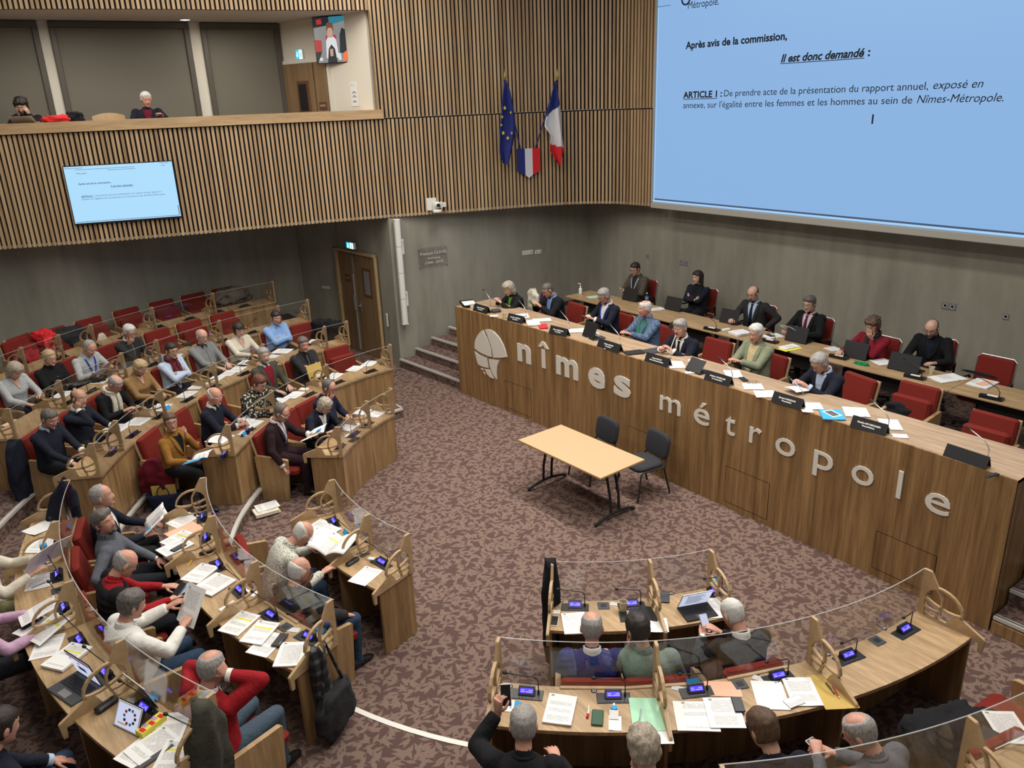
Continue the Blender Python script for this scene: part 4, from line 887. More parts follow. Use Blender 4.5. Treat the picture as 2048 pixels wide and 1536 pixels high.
p = at(24, 662, TZ[4] + 0.62); d = math.degrees(math.atan2(p[1], p[0])) % 360
seat(*pol(9.62, d + 5.0, TZ[4]), R(d) + PI + R(14), 'dark red seat against the concrete wall at the left edge of the photo', False, None or 'red upholstered seats')
row_seat(0, 261.0, 'empty red seat left of the bald man in patterned shirt', False); EMPTY.append((0, 261.0))
row_seat(1, 346.0, 'red seat with a black coat thrown over it, behind the empty desk bay', True); EMPTY.append((1, 345.0))
row_seat(1, 354.2, 'empty red seat beside the coat-covered seat, at the right edge', True); EMPTY.append((1, 353.5))
for x, y, l in ((1840, 770, 'empty red seat at the platform desk with a dark bag on it'), (1990, 830, 'empty red seat at the right end of the platform desk')):
    p = at(x, y, PLAT + 0.93); seat(p[0], p[1] - 0.26, PLAT, -PI / 2, l, False)
p = at(1995, 720, PLAT + 0.85)
# ================================================================== people
def skin(name, col, red=0.0):
    if name in MATS: return name
    m, nt, b = _new(name); v = coords(nt); f = noise(nt, v, 14, 3)
    nt.links.new(ramp(nt, f, [(0.3, tuple(c * 0.86 for c in col)), (0.7, tuple(min(1, c * 1.08) for c in col))]), b.inputs['Base Color'])
    b.inputs['Roughness'].default_value = 0.5; b.inputs['Subsurface Weight'].default_value = 0.12; b.inputs['Subsurface Radius'].default_value = (0.012, 0.005, 0.003)
    return name
SK = {'fair': skin('skin_fair', (0.60, 0.36, 0.27)), 'ruddy': skin('skin_ruddy', (0.56, 0.285, 0.205)), 'tan': skin('skin_tan', (0.48, 0.27, 0.18)), 'asian': skin('skin_light_tan', (0.52, 0.32, 0.21))}
plain('lip_skin', (0.38, 0.13, 0.10), 0.5); plain('eye_white', (0.55, 0.53, 0.50), 0.3); plain('eye_iris', (0.03, 0.02, 0.015), 0.25); plain('shoe_leather', (0.012, 0.010, 0.009), 0.4)
def hairmat(name, dark, light):
    m, nt, b = _new(name); v = coords(nt, scale=(95, 95, 16)); f = noise(nt, v, 1.0, 4, 0.7)
    nt.links.new(ramp(nt, f, [(0.3, dark), (0.7, light)]), b.inputs['Base Color']); b.inputs['Roughness'].default_value = 0.55; bump(nt, b, f, 0.6, 0.006)
hairmat('hair_white', (0.40, 0.39, 0.37), (0.72, 0.71, 0.68)); hairmat('hair_grey', (0.16, 0.15, 0.14), (0.42, 0.40, 0.38)); hairmat('hair_darkgrey', (0.045, 0.04, 0.036), (0.17, 0.155, 0.14))
hairmat('hair_dark', (0.008, 0.006, 0.005), (0.035, 0.025, 0.02)); hairmat('hair_brown', (0.04, 0.02, 0.011), (0.13, 0.068, 0.036)); hairmat('hair_red', (0.06, 0.018, 0.01), (0.17, 0.055, 0.03))
hairmat('hair_blond', (0.26, 0.17, 0.08), (0.60, 0.46, 0.27)); hairmat('hair_ash', (0.18, 0.14, 0.10), (0.52, 0.46, 0.37))

def sm(x, a, b):
    t = np.clip((x - a) / (b - a), 0, 1); return t * t * (3 - 2 * t)
# head: rings of points around a skull; z runs -1 (chin) .. 1 (crown)
NU_H, NV_H = 40, 34
def head_grid(p):
    ws = p.get('hw', 1.0); fat = p.get('fat', 0.0)
    ks = np.linspace(0.0, 1.0, NV_H); zz = -np.cos(PI * ks); ang = np.linspace(0, 2 * PI, NU_H, endpoint=False) - PI / 2    # start at the back
    Z = np.repeat(zz[:, None], NU_H, 1); A = np.repeat(ang[None, :], NV_H, 0)
    wz = np.interp(zz, [-1, -0.93, -0.8, -0.55, -0.25, 0.1, 0.4, 0.7, 0.9, 1], [0.004, 0.026, 0.043 + 0.012 * fat, 0.060 + 0.012 * fat, 0.069 + 0.006 * fat, 0.0735, 0.074, 0.060, 0.036, 0.004])
    fz = np.interp(zz, [-1, -0.93, -0.8, -0.55, -0.25, 0.1, 0.4, 0.7, 0.9, 1], [0.055, 0.079, 0.088, 0.085, 0.084, 0.086, 0.085, 0.066, 0.036, 0.004])
    bz = np.interp(zz, [-1, -0.93, -0.8, -0.55, -0.25, 0.1, 0.4, 0.7, 0.9, 1], [-0.02, 0.0, 0.03, 0.066, 0.090, 0.103, 0.104, 0.086, 0.052, 0.004])
    wz = wz * 0.97 + 0.03 * np.roll(wz, 1)
    ca, sa = np.cos(A), np.sin(A)
    X = wz[:, None] * np.sign(ca) * np.abs(ca) ** 0.92 * ws
    Y = np.where(sa > 0, fz[:, None] * np.abs(sa) ** 0.80, -bz[:, None] * np.abs(sa) ** 0.95)
    Zc = Z * 0.118
    front = sm(sa, 0.1, 0.6)
    g = lambda x0, z0, sx, sz: np.exp(-((np.abs(X) - x0) / sx) ** 2 - ((Zc - z0) / sz) ** 2) * front
    nose = np.exp(-(X / (0.0095 + 0.010 * np.clip((0.02 - Zc) / 0.06, 0, 1))) ** 2) * front * np.interp(Zc, [-0.052, -0.044, -0.034, 0.0, 0.022, 0.035], [0, 0.018, 0.029, 0.014, 0.005, 0])
    Y = Y + nose * p.get('nose', 1.0)
    Y += -0.011 * g(0.031, 0.010, 0.017, 0.011) + 0.005 * g(0.026, 0.032, 0.026, 0.009) + 0.004 * g(0.04, -0.028, 0.02, 0.02)
    Y += 0.005 * np.exp(-(X / 0.020) ** 2 - ((Zc + 0.064) / 0.010) ** 2) * front - 0.004 * np.exp(-(X / 0.02) ** 2 - ((Zc + 0.079) / 0.006) ** 2) * front + 0.006 * np.exp(-(X / 0.022) ** 2 - ((Zc + 0.099) / 0.013) ** 2) * front
    P = np.stack([X, Y, Zc], -1)
    return P
def add_head(b, p, mi):
    """mi: material slots skin, lips, white, iris"""
    P = head_grid(p); n = NU_H; b.cur = mi[0]; base = len(b.f)
    b.loft([[tuple(q) for q in r] for r in P])
    for k in range(NV_H - 1):
        for i in range(n):
            c = (P[k, i] + P[k + 1, (i + 1) % n]) / 2
            if c[1] > 0.06 and abs(c[0]) < 0.023 and -0.0735 < c[2] < -0.059: b.m[base + k * n + i] = mi[1]
    for sx in (-1, 1):
        b.cur = mi[0]; rt = Matrix.Rotation(sx * R(18), 3, 'Z') @ Matrix.Rotation(R(-10), 3, 'X')
        b.ball((sx * 0.0775 * p.get('hw', 1.0), -0.008, -0.006), (0.011, 0.019, 0.032), 10, 8, rt)
        yb = 0.0745
        sl = p.get('lid', 1.0)
        b.cur = mi[2]; b.ball((sx * 0.031, yb - 0.004, 0.009), (0.0135, 0.0085, 0.0062 * sl), 10, 7)
        b.cur = mi[3]; b.ball((sx * 0.031 + p.get('gaze', 0.0), yb - 0.0005, 0.0085), (0.0060, 0.0062, 0.0056 * sl), 8, 6)
    b.cur = 0
def hair_mesh(p, style, seed):
    P = head_grid(p).copy(); X, Y, Z = P[..., 0], P[..., 1], P[..., 2]; n3 = np.stack([X, Y, Z], -1); nl = np.linalg.norm(n3, axis=-1, keepdims=True) + 1e-6; D = n3 / nl
    el = D[..., 2]; fr = D[..., 1]
    rnd = np.array([[mnoise.noise(Vector((x * 38, y * 38, z * 38 + seed * 7))) for x, y, z in zip(X[k], Y[k], Z[k])] for k in range(NV_H)])
    r2 = np.array([[mnoise.noise(Vector((x * 85, y * 85, z * 60 + seed * 3))) for x, y, z in zip(X[k], Y[k], Z[k])] for k in range(NV_H)])
    line = 0.062 - 0.02 * np.abs(X) / 0.07                                # hairline height at the front
    side = np.where(Y > 0.022, 0.03 + (Y - 0.022) * 1.2, np.where(Y > -0.012, -0.022, -0.062))
    low = np.where(fr > 0.5, line, side)
    cover = sm(Z, low - 0.004, low + 0.012)
    th = {'short': 0.011, 'buzz': 0.0045, 'full': 0.017, 'curly': 0.036, 'bald': 0.008, 'receding': 0.010, 'bob': 0.024, 'long': 0.02, 'updo': 0.014, 'shaggy': 0.02, 'thin': 0.007, 'quiff': 0.016, 'fringe': 0.018}[style]
    top = sm(Z, 0.02, 0.07)
    T = np.full_like(Z, th) * (0.75 + 0.35 * top)
    if style in ('bald', 'shaggybald'): cover = cover * (1 - sm(Z + 0.55 * Y, 0.030, 0.046))
    if style == 'receding': cover = cover * (1 - sm(Y, 0.010, 0.03) * sm(Z, 0.03, 0.05))
    if style == 'thin': cover = cover * (1 - 0.98 * sm(Z - 0.25 * np.abs(X), 0.072, 0.09) * sm(Y, -0.085, -0.06) * sm(-Y, -0.06, -0.03))
    if style == 'quiff': T = T + 0.012 * sm(Y, 0.0, 0.05) * top
    if style not in ('curly', 'bob', 'long', 'fringe'): T = T * (1 - 0.72 * sm(fr, 0.35, 0.6) * (1 - sm(Z, low, low + 0.035)))
    if style in ('bob', 'long', 'fringe', 'shaggy'):
        cov2 = sm(Z, -0.105 if style != 'shaggy' else -0.07, -0.06) * (1 - sm(Y, 0.012, 0.032)); cover = np.maximum(cover, cov2)
        T = T * (1 + 0.5 * (1 - top))
    if style == 'fringe': cover = np.maximum(cover, sm(Z, 0.036, 0.046))
    if style == 'curly': cover = np.maximum(cover, sm(Z, -0.08, -0.03) * (1 - sm(Y, 0.0, 0.03)) * p.get('curl_long', 0))
    wob = {'curly': 0.55, 'shaggy': 0.5, 'bob': 0.2, 'full': 0.25, 'quiff': 0.25}.get(style, 0.22)
    H = T * (1 + wob * (rnd * 1.3 + r2 * 0.6)) * cover - 0.006 * (1 - cover)
    Q = P + D * H[..., None]
    b = MB(); n = NU_H
    vs = [tuple(q) for r_ in Q for q in r_]; fs = []
    for k in range(NV_H - 1):
        for i in range(n):
            j = (i + 1) % n; idx = (k * n + i, k * n + j, k * n + n + j, k * n + n + i)
            if max(H[a // n, a % n] for a in idx) > -0.004: fs.append(idx)
    if H[-1].max() > 0: fs.append(tuple(range((NV_H - 1) * n, NV_H * n)))
    b._add(vs, fs)
    if style in ('bob', 'long'):
        L = -0.145 if style == 'bob' else -0.27; rings = []
        for t in np.linspace(0, 1, 9):
            z = 0.045 + (L - 0.045) * t; ring = []
            for k in range(36):
                a = 2 * PI * k / 36; ca, sa = math.cos(a), math.sin(a)
                wx = 0.088 + 0.016 * math.sin(PI * min(1, t * 1.1)) - (0.018 * t if style == 'bob' else 0.01 * t); wy = 0.118 - 0.028 * t
                x = wx * math.copysign(abs(ca) ** 0.9, ca); y = -0.012 + (wy * sa if sa < 0 else 0.045 * sa * (1 - 0.3 * t))
                if sa > 0.35: x *= 0.55; y = -0.03
                w = 1 + 0.09 * mnoise.noise(Vector((x * 45, y * 45, seed + z * 9)))
                ring.append((x * w, y * w, z))
            rings.append(ring)
        b.loft(rings)
    if style == 'updo': b.ball((0.0, -0.115, 0.03), (0.040, 0.034, 0.036), 12, 8)
    for sx in (-1, 1):    # eyebrows
        b.tube([(sx * 0.046, 0.0735, 0.026), (sx * 0.034, 0.0835, 0.0315), (sx * 0.019, 0.0885, 0.029)], [0.0018, 0.0032, 0.0022], 5)
    return b
def beard_mesh(p, kind, seed):
    P = head_grid(p); b = MB(); n = NU_H; X, Y, Z = P[..., 0], P[..., 1], P[..., 2]
    cov = (Z < -0.045) * (Y > -0.005) * (Z > -0.121)
    if kind == 'goatee': cov = cov * (np.abs(X) < 0.030)
    mouth = (np.abs(X) < 0.022) * (Z > -0.074) * (Z < -0.058); cov = cov * (1 - mouth)
    if kind == 'moustache': cov = (np.abs(X) < 0.028) * (Z < -0.046) * (Z > -0.060) * (Y > 0.05)
    D = P / (np.linalg.norm(P, axis=-1, keepdims=True) + 1e-6); H = np.where(cov > 0, 0.005, -0.004); Q = P + D * H[..., None]; fs = []
    for k in range(NV_H - 1):
        for i in range(n):
            j = (i + 1) % n; idx = (k * n + i, k * n + j, k * n + n + j, k * n + n + i)
            if max(H[a // n, a % n] for a in idx) > 0: fs.append(idx)
    b._add([tuple(q) for r_ in Q for q in r_], fs); return b

# hands: wrist at the origin, fingers along +y, palm towards -z, thumb towards -x (right hand)
def remeshed(b, voxel, smooth=2, fac=0.5):
    me = bpy.data.meshes.new('tmp'); me.from_pydata(b.v, [], b.f); o = bpy.data.objects.new('tmp', me); COL.objects.link(o)
    md = o.modifiers.new('r', 'REMESH'); md.mode = 'VOXEL'; md.voxel_size = voxel
    if smooth: ms = o.modifiers.new('s', 'SMOOTH'); ms.factor = fac; ms.iterations = smooth
    dg = bpy.context.evaluated_depsgraph_get(); dg.update(); ev = o.evaluated_get(dg); m2 = bpy.data.meshes.new_from_object(ev)
    v = np.empty(len(m2.vertices) * 3); m2.vertices.foreach_get('co', v); f = [tuple(p.vertices) for p in m2.polygons]
    bpy.data.objects.remove(o); bpy.data.meshes.remove(me); bpy.data.meshes.remove(m2)
    return v.reshape(-1, 3), f
def make_hand(curl, spread=1.0, thumb=0.4):
    b = MB(); 
    b.loft([[(w * math.copysign(abs(math.cos(a)) ** 0.7, math.cos(a)) + dx, y, h * math.copysign(abs(math.sin(a)) ** 0.8, math.sin(a)) + dz) for a in np.linspace(0, 2 * PI, 14, endpoint=False)] for y, w, h, dx, dz in ((-0.03, 0.027, 0.020, 0, 0), (0.0, 0.028, 0.019, 0, 0), (0.03, 0.037, 0.018, 0, 0.001), (0.065, 0.042, 0.016, 0, 0.002), (0.088, 0.041, 0.0125, 0, 0.002))])
    for k, (x, L, r) in enumerate(((-0.031, 0.070, 0.0088), (-0.010, 0.079, 0.0092), (0.011, 0.073, 0.0088), (0.031, 0.057, 0.0078))):
        c = curl * (1 + 0.10 * k); a = 0.0; p = Vector((x, 0.080, 0.002)); pts = [p - Vector((0, 0.02, 0)), p]; yaw = (x / 0.031) * 0.10 * spread
        for seg, bend in ((0.45, 0.75), (0.31, 1.0), (0.24, 0.75)):
            a += c * bend; d = Vector((math.sin(yaw) * math.cos(a), math.cos(a) * math.cos(yaw), -math.sin(a))); p = p + d * L * seg; pts.append(p)
        b.tube(pts, [r, r * 1.05, r * 1.0, r * 0.93, r * 0.7], 8)
    p = Vector((-0.026, 0.018, -0.004)); d = Vector((-0.75, 0.62, -0.15 - thumb * 0.3)).normalized(); p2 = p + d * 0.036; d2 = Vector((-0.35 + thumb * 0.35, 0.9, -0.25 - thumb * 0.5)).normalized(); p3 = p2 + d2 * 0.030; d3 = Vector((-0.05 + thumb * 0.3, 0.95, -0.25 - thumb * 0.6)).normalized()
    b.tube([p - d * 0.01, p, p2, p3, p3 + d3 * 0.026], [0.014, 0.0145, 0.0115, 0.0105, 0.007], 8)
    return remeshed(b, 0.0046, 2, 0.4)
HANDS = {'relaxed': make_hand(0.35), 'flat': make_hand(0.10, 1.3, 0.1), 'grip': make_hand(0.85, 0.6, 1.0), 'fist': make_hand(1.25, 0.3, 1.2)}

S_K = [-0.12, 0.0, 0.2, 0.4, 0.6, 0.78, 0.90, 0.965, 1.0]
def torso_prof(p):
    fat, w = p.get('belly', 0.3), p.get('shoulder', 1.0); j = p.get('bulk', 0.0)
    a = [0.150, 0.178, 0.163 + 0.028 * fat, 0.160 + 0.022 * fat, 0.176, 0.188, 0.150, 0.090, 0.062]
    f = [0.09, 0.115, 0.118 + 0.075 * fat, 0.116 + 0.062 * fat, 0.122 + 0.022 * fat + 0.03 * p.get('bust', 0), 0.108, 0.080, 0.062, 0.055]
    k = [0.11, 0.125, 0.108, 0.104, 0.112, 0.110, 0.090, 0.068, 0.056]
    a = [x * w + j for x in a]; f = [x + j for x in f]; k = [x + j for x in k]
    return np.array(a), np.array(f), np.array(k)
NAMES_SEEN = set()
def person(p):
    """a seated figure; local +y is where the lap points, z up from the floor of its row"""
    p['bulk'] = p.get('bulk', 0.0) + 0.007; p['shoulder'] = p.get('shoulder', 1.0) * 1.08; lean, seat_h = p.get('lean', 0.12), p.get('seat', 0.47)
    sc = p.get('scale', 1.0)
    Hp = Vector((0, 0, seat_h + 0.085)); SL = 0.505 * sc
    tw, side = p.get('twist', 0.0), p.get('side', 0.0)
    curve = p.get('hunch', 0.10)
    def spine(s):
        a = lean + curve * (s - 0.5) * 1.0
        y = SL * (s * math.sin(lean) + curve * (s * s - s) * 0.5 * math.cos(lean)); z = SL * (s * math.cos(lean) - curve * (s * s - s) * 0.5 * math.sin(lean)); x = side * SL * s * s
        up = Vector((side * 2 * s, math.sin(a), math.cos(a))).normalized(); ang = tw * max(0.0, min(1.0, s)); xa = Vector((math.cos(ang), math.sin(ang), 0)); fw = up.cross(xa).normalized()
        fw = up.cross(xa).normalized()
        return Hp + Vector((x, y, z)), xa, fw, up
    A_, F_, B_ = torso_prof(p)
    def tor(s, ang):
        c, xa, fw, up = spine(s); a = np.interp(s, S_K, A_); f = np.interp(s, S_K, F_); k = np.interp(s, S_K, B_)
        ca, sa = math.cos(ang), math.sin(ang); return c + xa * (a * math.copysign(abs(ca) ** 0.85, ca)) + fw * ((f if sa > 0 else k) * math.copysign(abs(sa) ** 0.85, sa))
    b = MB(); seg = []
    b.loft([[tuple(tor(s, a)) for a in np.linspace(0, 2 * PI, 28, endpoint=False)] for s in np.linspace(-0.12, 1.0, 20)])
    # neck and head frame
    nb, nxa, nfw, nup = spine(1.0)
    yaw, pit, roll = R(p.get('yaw', 0)), R(p.get('pitch', 12)), R(p.get('roll', 0))
    piv = nb + nup * 0.045 + nfw * 0.012
    HM = Matrix.Rotation(tw + yaw, 3, 'Z') @ Matrix.Rotation(-pit - lean * 0.35, 3, 'X') @ Matrix.Rotation(roll, 3, 'Y')
    hs = p.get('head', 1.05) * sc
    hc = piv + HM @ Vector((0, 0.032, 0.118 * hs))
    b.tube([nb - nup * 0.05, nb + nup * 0.02, piv + (hc - piv) * 0.35, hc + HM @ Vector((0, -0.02, -0.03))], [0.062, 0.057, 0.054, 0.05], 14)
    seg.append(('neck', nb + nup * p.get('neckline', 0.012), hc, 0.075))
    # arms
    sh = {}; tgt = p['hands']; hand_xf = {}
    sleeve = p.get('sleeve', 0.0)
    for s_, sx in (('R', 1), ('L', -1)):
        c, xa, fw, up = spine(0.86); S = c + xa * (sx * 0.172 * p.get('shoulder', 1.0)) + fw * 0.005
        t = tgt[s_]; ref = t[3] if len(t) > 3 and isinstance(t[3], str) else 'body'
        W = Vector(t[:3]) if ref == 'body' else hc + HM @ Vector(t[:3])
        u, f = 0.285 * sc, 0.255 * sc; d = W - S; L = d.length
        if L > (u + f) * 0.985: W = S + d.normalized() * (u + f) * 0.985; d = W - S; L = d.length
        x = (u * u - f * f + L * L) / (2 * L); h = math.sqrt(max(0.0, u * u - x * x)); dn = d.normalized()
        pole = Vector(p.get('pole' + s_, (sx * 0.7, -0.25, -0.75))); pole = (pole - dn * pole.dot(dn)).normalized(); E = S + dn * x + pole * h
        j = p.get('bulk', 0.0) + sleeve
        b.ball(S + up * 0.0, 0.064 + j, 14, 10); b.tube([S, S.lerp(E, 0.35), S.lerp(E, 0.8), E], [0.056 + j, 0.054 + j, 0.045 + j, 0.043 + j], 12); b.ball(E, 0.043 + j, 12, 8)
        cuff = W - (W - E).normalized() * 0.022
        b.tube([E, E.lerp(W, 0.35), cuff], [0.043 + j, 0.042 + j, 0.032 + j * 0.9], 12)
        seg.append(('arm', S, E, 0.08)); seg.append(('arm', E, cuff, 0.07)); sh[s_] = (S, E, W)
    # legs
    spread = p.get('knees', 0.13); ky = 0.44 * sc; kz = seat_h + 0.065
    for sx in (-1, 1):
        h0 = Hp + Vector((sx * 0.085, 0.02, -0.01)); kn = Vector((sx * spread, ky + p.get('kn_y', 0.0), kz)); fo = p.get('feet', 0.02); an = Vector((sx * (spread + 0.01), ky + fo, 0.085))
        b.tube([h0, h0.lerp(kn, 0.5), kn], [0.098, 0.084, 0.066], 14); b.ball(kn, 0.064, 12, 8); b.tube([kn, kn.lerp(an, 0.35), an], [0.060, 0.060, 0.043], 12)
        seg.append(('leg', h0, kn, 0.1)); seg.append(('leg', kn, an, 0.07))
        b.loft([[(an.x + w * math.cos(a), an.y + y, 0.004 + h * (1 + math.sin(a)) * 0.5) for a in np.linspace(0, 2 * PI, 10, endpoint=False)] for y, w, h in ((-0.075, 0.028, 0.07), (-0.05, 0.036, 0.10), (0.02, 0.038, 0.11), (0.09, 0.044, 0.075), (0.15, 0.044, 0.055), (0.19, 0.022, 0.035))])
        seg.append(('shoe', an + Vector((0, -0.05, -0.05)), an + Vector((0, 0.18, -0.06)), 0.07))
    v, f = remeshed(b, p.get('voxel', 0.0135), 3, 0.5)
    # clothing zones
    fa = np.array([list(q) + [q[-1]] * (4 - len(q)) for q in f]); fc = v[fa].mean(1)
    best = np.full(len(fc), 1e9); kind = np.zeros(len(fc), int)
    zones = {'torso': 0, 'neck': 1, 'arm': 0, 'leg': 2, 'shoe': 3}
    seg2 = seg + [('torso', spine(0.05)[0], spine(0.90)[0], 0.15)]
    for nm, a, c, rr in seg2:
        a, c = np.array(a), np.array(c); d = c - a; t = np.clip(((fc - a) @ d) / (d @ d), 0, 1); dist = np.linalg.norm(fc - (a + t[:, None] * d), axis=1) / rr
        m = dist < best; best[m] = dist[m]; kind[m] = zones[nm]
    hipz = seat_h + 0.11; low = (kind == 0) & (fc[:, 2] < hipz) & (np.abs(fc[:, 0]) < 0.3) & (fc[:, 1] > -0.35)
    if not p.get('long_top'): kind[low & (fc[:, 2] < seat_h + 0.07)] = 2
    out = MB(); out.v = [tuple(q) for q in v]; out.f = f; out.m = kind.tolist()
    nsm = len(f)
    out.X = Matrix.Translation(hc) @ HM.to_4x4() @ Matrix.Diagonal((hs, hs, hs, 1)); add_head(out, p, (1, 4, 5, 6)); out.X = None
    for s_, sx in (('R', 1), ('L', -1)):
        S, E, W = sh[s_]; t = tgt[s_]; kindh = p.get('hand' + s_, p.get('hand', 'relaxed')); hv, hf = HANDS[kindh]
        fwd = (W - E).normalized(); bend = p.get('dir' + s_)
        if bend is not None: fwd = Vector(bend).normalized() if len(t) < 4 or t[3] != 'head' else (HM @ Vector(bend)).normalized()
        pn = Vector(p.get('palm' + s_, (0, 0, -1))); 
        if len(t) > 3 and t[3] == 'head': pn = HM @ pn
        pn = (pn - fwd * pn.dot(fwd)).normalized(); zax = -pn; xax = fwd.cross(zax).normalized()
        M3 = Matrix((xax, fwd, zax)).transposed(); q = hv * np.array([1.0 if sx > 0 else -1.0, 1, 1]) * 1.0 * sc
        q = q @ np.array(M3).T + np.array(W); out.cur = 1; out._add([tuple(z) for z in q], hf if sx > 0 else [tuple(reversed(z)) for z in hf]); out.cur = 0
        hand_xf[s_] = (W, fwd, pn)
    root = empty('person', p['loc'], p['face'] - PI / 2); tag(root, p['label'], 'person')
    me = out.mesh('body', [p['top'], SK[p.get('skin', 'fair')], p.get('trousers', 'cloth_dark'), 'shoe_leather', 'lip_skin', 'eye_white', 'eye_iris'], True)
    body = link('body', me, root)
    HX = Matrix.Translation(hc) @ HM.to_4x4() @ Matrix.Diagonal((hs, hs, hs, 1))
    seed = len(NAMES_SEEN); NAMES_SEEN.add(p['label'])
    if p.get('hair'):
        hb = hair_mesh(p, p['hair'][0], seed); hb.v = [tuple(HX @ Vector(q)) for q in hb.v]; hb.build('hair', p['hair'][1], root, True)
    if p.get('beard'):
        hb = beard_mesh(p, p['beard'][0], seed); hb.v = [tuple(HX @ Vector(q)) for q in hb.v]; hb.build('beard', p['beard'][1], root, True)
    if p.get('glasses'):
        g = MB(); g.X = HX
        for sx in (-1, 1):
            g.tube([(sx * 0.033 + 0.021 * math.copysign(abs(math.cos(a)) ** 0.8, math.cos(a)), 0.0965 - 0.18 * abs(sx * 0.033 + 0.021 * math.cos(a)) ** 1.6, 0.006 + 0.0165 * math.copysign(abs(math.sin(a)) ** 0.8, math.sin(a))) for a in np.linspace(0, 2 * PI, 17)], 0.0019 if p['glasses'] != 'silver' else 0.0014, 5)
            g.tube([(sx * 0.054, 0.094, 0.012), (sx * 0.071, 0.078, 0.012), (sx * 0.078, 0.02, 0.010), (sx * 0.080, -0.012, 0.004)], 0.0018, 5)
        g.tube([(-0.012, 0.099, 0.010), (0, 0.104, 0.012), (0.012, 0.099, 0.010)], 0.0018, 5); g.build('glasses', p['glasses'] if p['glasses'] in MATS else 'black_plastic', root)
    def surf(x, s, off):
        c, xa, fw, up = spine(s); a = np.interp(s, S_K, A_) + 0.006; f_ = np.interp(s, S_K, F_) + 0.004; q = min(0.985, abs(x) / a); return c + xa * x + fw * (f_ * (1 - q ** (2 / 0.85)) ** (0.85 / 2) + off)
    def ribbon(bb, pts, off, th=0.006):
        """pts: list of (s, x left, x right)"""
        n = 5; rows = [[tuple(surf(xl + (xr - xl) * i / (n - 1), s, off + th)) for i in range(n)] for s, xl, xr in pts]
        lows = [[tuple(surf(xl + (xr - xl) * i / (n - 1), s, off - 0.02)) for i in range(n)] for s, xl, xr in pts]
        bb.loft([r_ + list(reversed(l_)) for r_, l_ in zip(rows, lows)])
    if p.get('inner'):      # open front: shirt or pullover in the V
        g = MB(); w0 = p.get('vw', 0.075); s_b = p.get('vs', 0.40)
        ribbon(g, [(s, -w0 * ((s - s_b) / (0.97 - s_b)) ** 0.8 - 0.004, w0 * ((s - s_b) / (0.97 - s_b)) ** 0.8 + 0.004) for s in np.linspace(s_b, 0.975, 12)], 0.002, 0.004); g.build('shirt_front', p['inner'], root, True)
    if p.get('lapel'):
        w0 = p.get('vw', 0.075); s_b = p.get('vs', 0.40)
        for sx in (-1, 1):
            g = MB(); pts = []
            for s in np.linspace(s_b, 0.985, 14):
                q = (s - s_b) / (0.97 - s_b); i_ = w0 * max(q, 0) ** 0.8; wv = 0.052 * math.sin(PI * min(1, max(0.02, q) * 0.86)) ** 0.8 + 0.006
                pts.append((s, sx * i_, sx * (i_ + wv)))
            ribbon(g, pts, 0.007, 0.006); g.build('lapel', p['lapel'], root, True)
    if p.get('tie'):
        g = MB(); ribbon(g, [(s, -w, w) for s, w in ((p.get('vs', 0.40) - 0.02, 0.030), (0.6, 0.028), (0.8, 0.021), (0.90, 0.015), (0.925, 0.020), (0.955, 0.022), (0.962, 0.017))], 0.010, 0.006); g.build('tie', p['tie'], root, True)
    if p.get('collar'):
        g = MB(); open_ = p.get('collar_open', 0.35); rings = []
        c0 = nb + nup * 0.002
        for k, (rr, hh) in enumerate(((0.074, -0.020), (0.069, 0.010), (0.065, 0.036), (0.060, 0.040), (0.058, 0.0), (0.062, -0.028))):
            ring = []
            for a in np.linspace(open_, 2 * PI - open_, 26):
                ring.append(tuple(c0 + nxa * (math.sin(a) * rr * 1.02) + nfw * (math.cos(a) * rr * 1.05 + 0.004) + nup * (hh - 0.030 * max(0, math.cos(a)) + 0.012 * max(0, -math.cos(a)))))
            rings.append(ring)
        g.loft(rings, cap=False, closed=False)
        for sx in (-1, 1):
            a = open_ * sx; base = c0 + nxa * (math.sin(a) * 0.068) + nfw * (math.cos(a) * 0.074 + 0.006) + nup * (-0.018)
            g.loft([[tuple(base + nxa * (sx * dx) + nfw * (dy + e) + nup * dz) for dx, dy, dz in ((0, 0, 0.022), (0.04, -0.02, 0.024), (0.028, 0.012, -0.028))] for e in (0.0, 0.005)])
        g.build('collar', p['collar'], root, True)
    elif not p.get('roll_neck') and not p.get('scarf'):
        g = MB(); g.tube([tuple(nb + nxa * (math.cos(a) * 0.066) + nfw * (math.sin(a) * 0.066 + 0.006) + nup * (0.002 - 0.022 * max(0, math.sin(a)) + 0.006 * max(0, -math.sin(a)))) for a in np.linspace(0, 2 * PI, 24)], 0.012, 7, cap=False); g.build('neckband', p['top'], root, True)
    if p.get('roll_neck') or p.get('scarf'):
        g = MB(); rr = 0.064 if p.get('roll_neck') else 0.080; hgt = (0.0, 0.024, 0.044) if p.get('roll_neck') else (-0.015, 0.02)
        for k, hh in enumerate(hgt):
            g.tube([tuple(nb + nxa * (math.cos(a) * rr * (1 + 0.05 * math.sin(3 * a + k))) + nfw * (math.sin(a) * rr * 1.03 + 0.008) + nup * (hh - 0.016 * math.sin(a))) for a in np.linspace(0, 2 * PI, 22)], 0.017 if p.get('roll_neck') else 0.026, 8, cap=False)
        if p.get('scarf'):
            for sx, e in ((-1, p.get('scarf_len', 0.35)), (1, p.get('scarf_len', 0.35) + 0.08)):
                ribbon(g, [(s, sx * 0.045 - 0.034 + sx * 0.02 * (0.95 - s), sx * 0.045 + 0.034 + sx * 0.02 * (0.95 - s)) for s in np.linspace(e, 0.95, 8)], 0.012, 0.016)
        g.build('scarf' if p.get('scarf') else 'roll_neck', p.get('scarf') or p['top'], root, True)
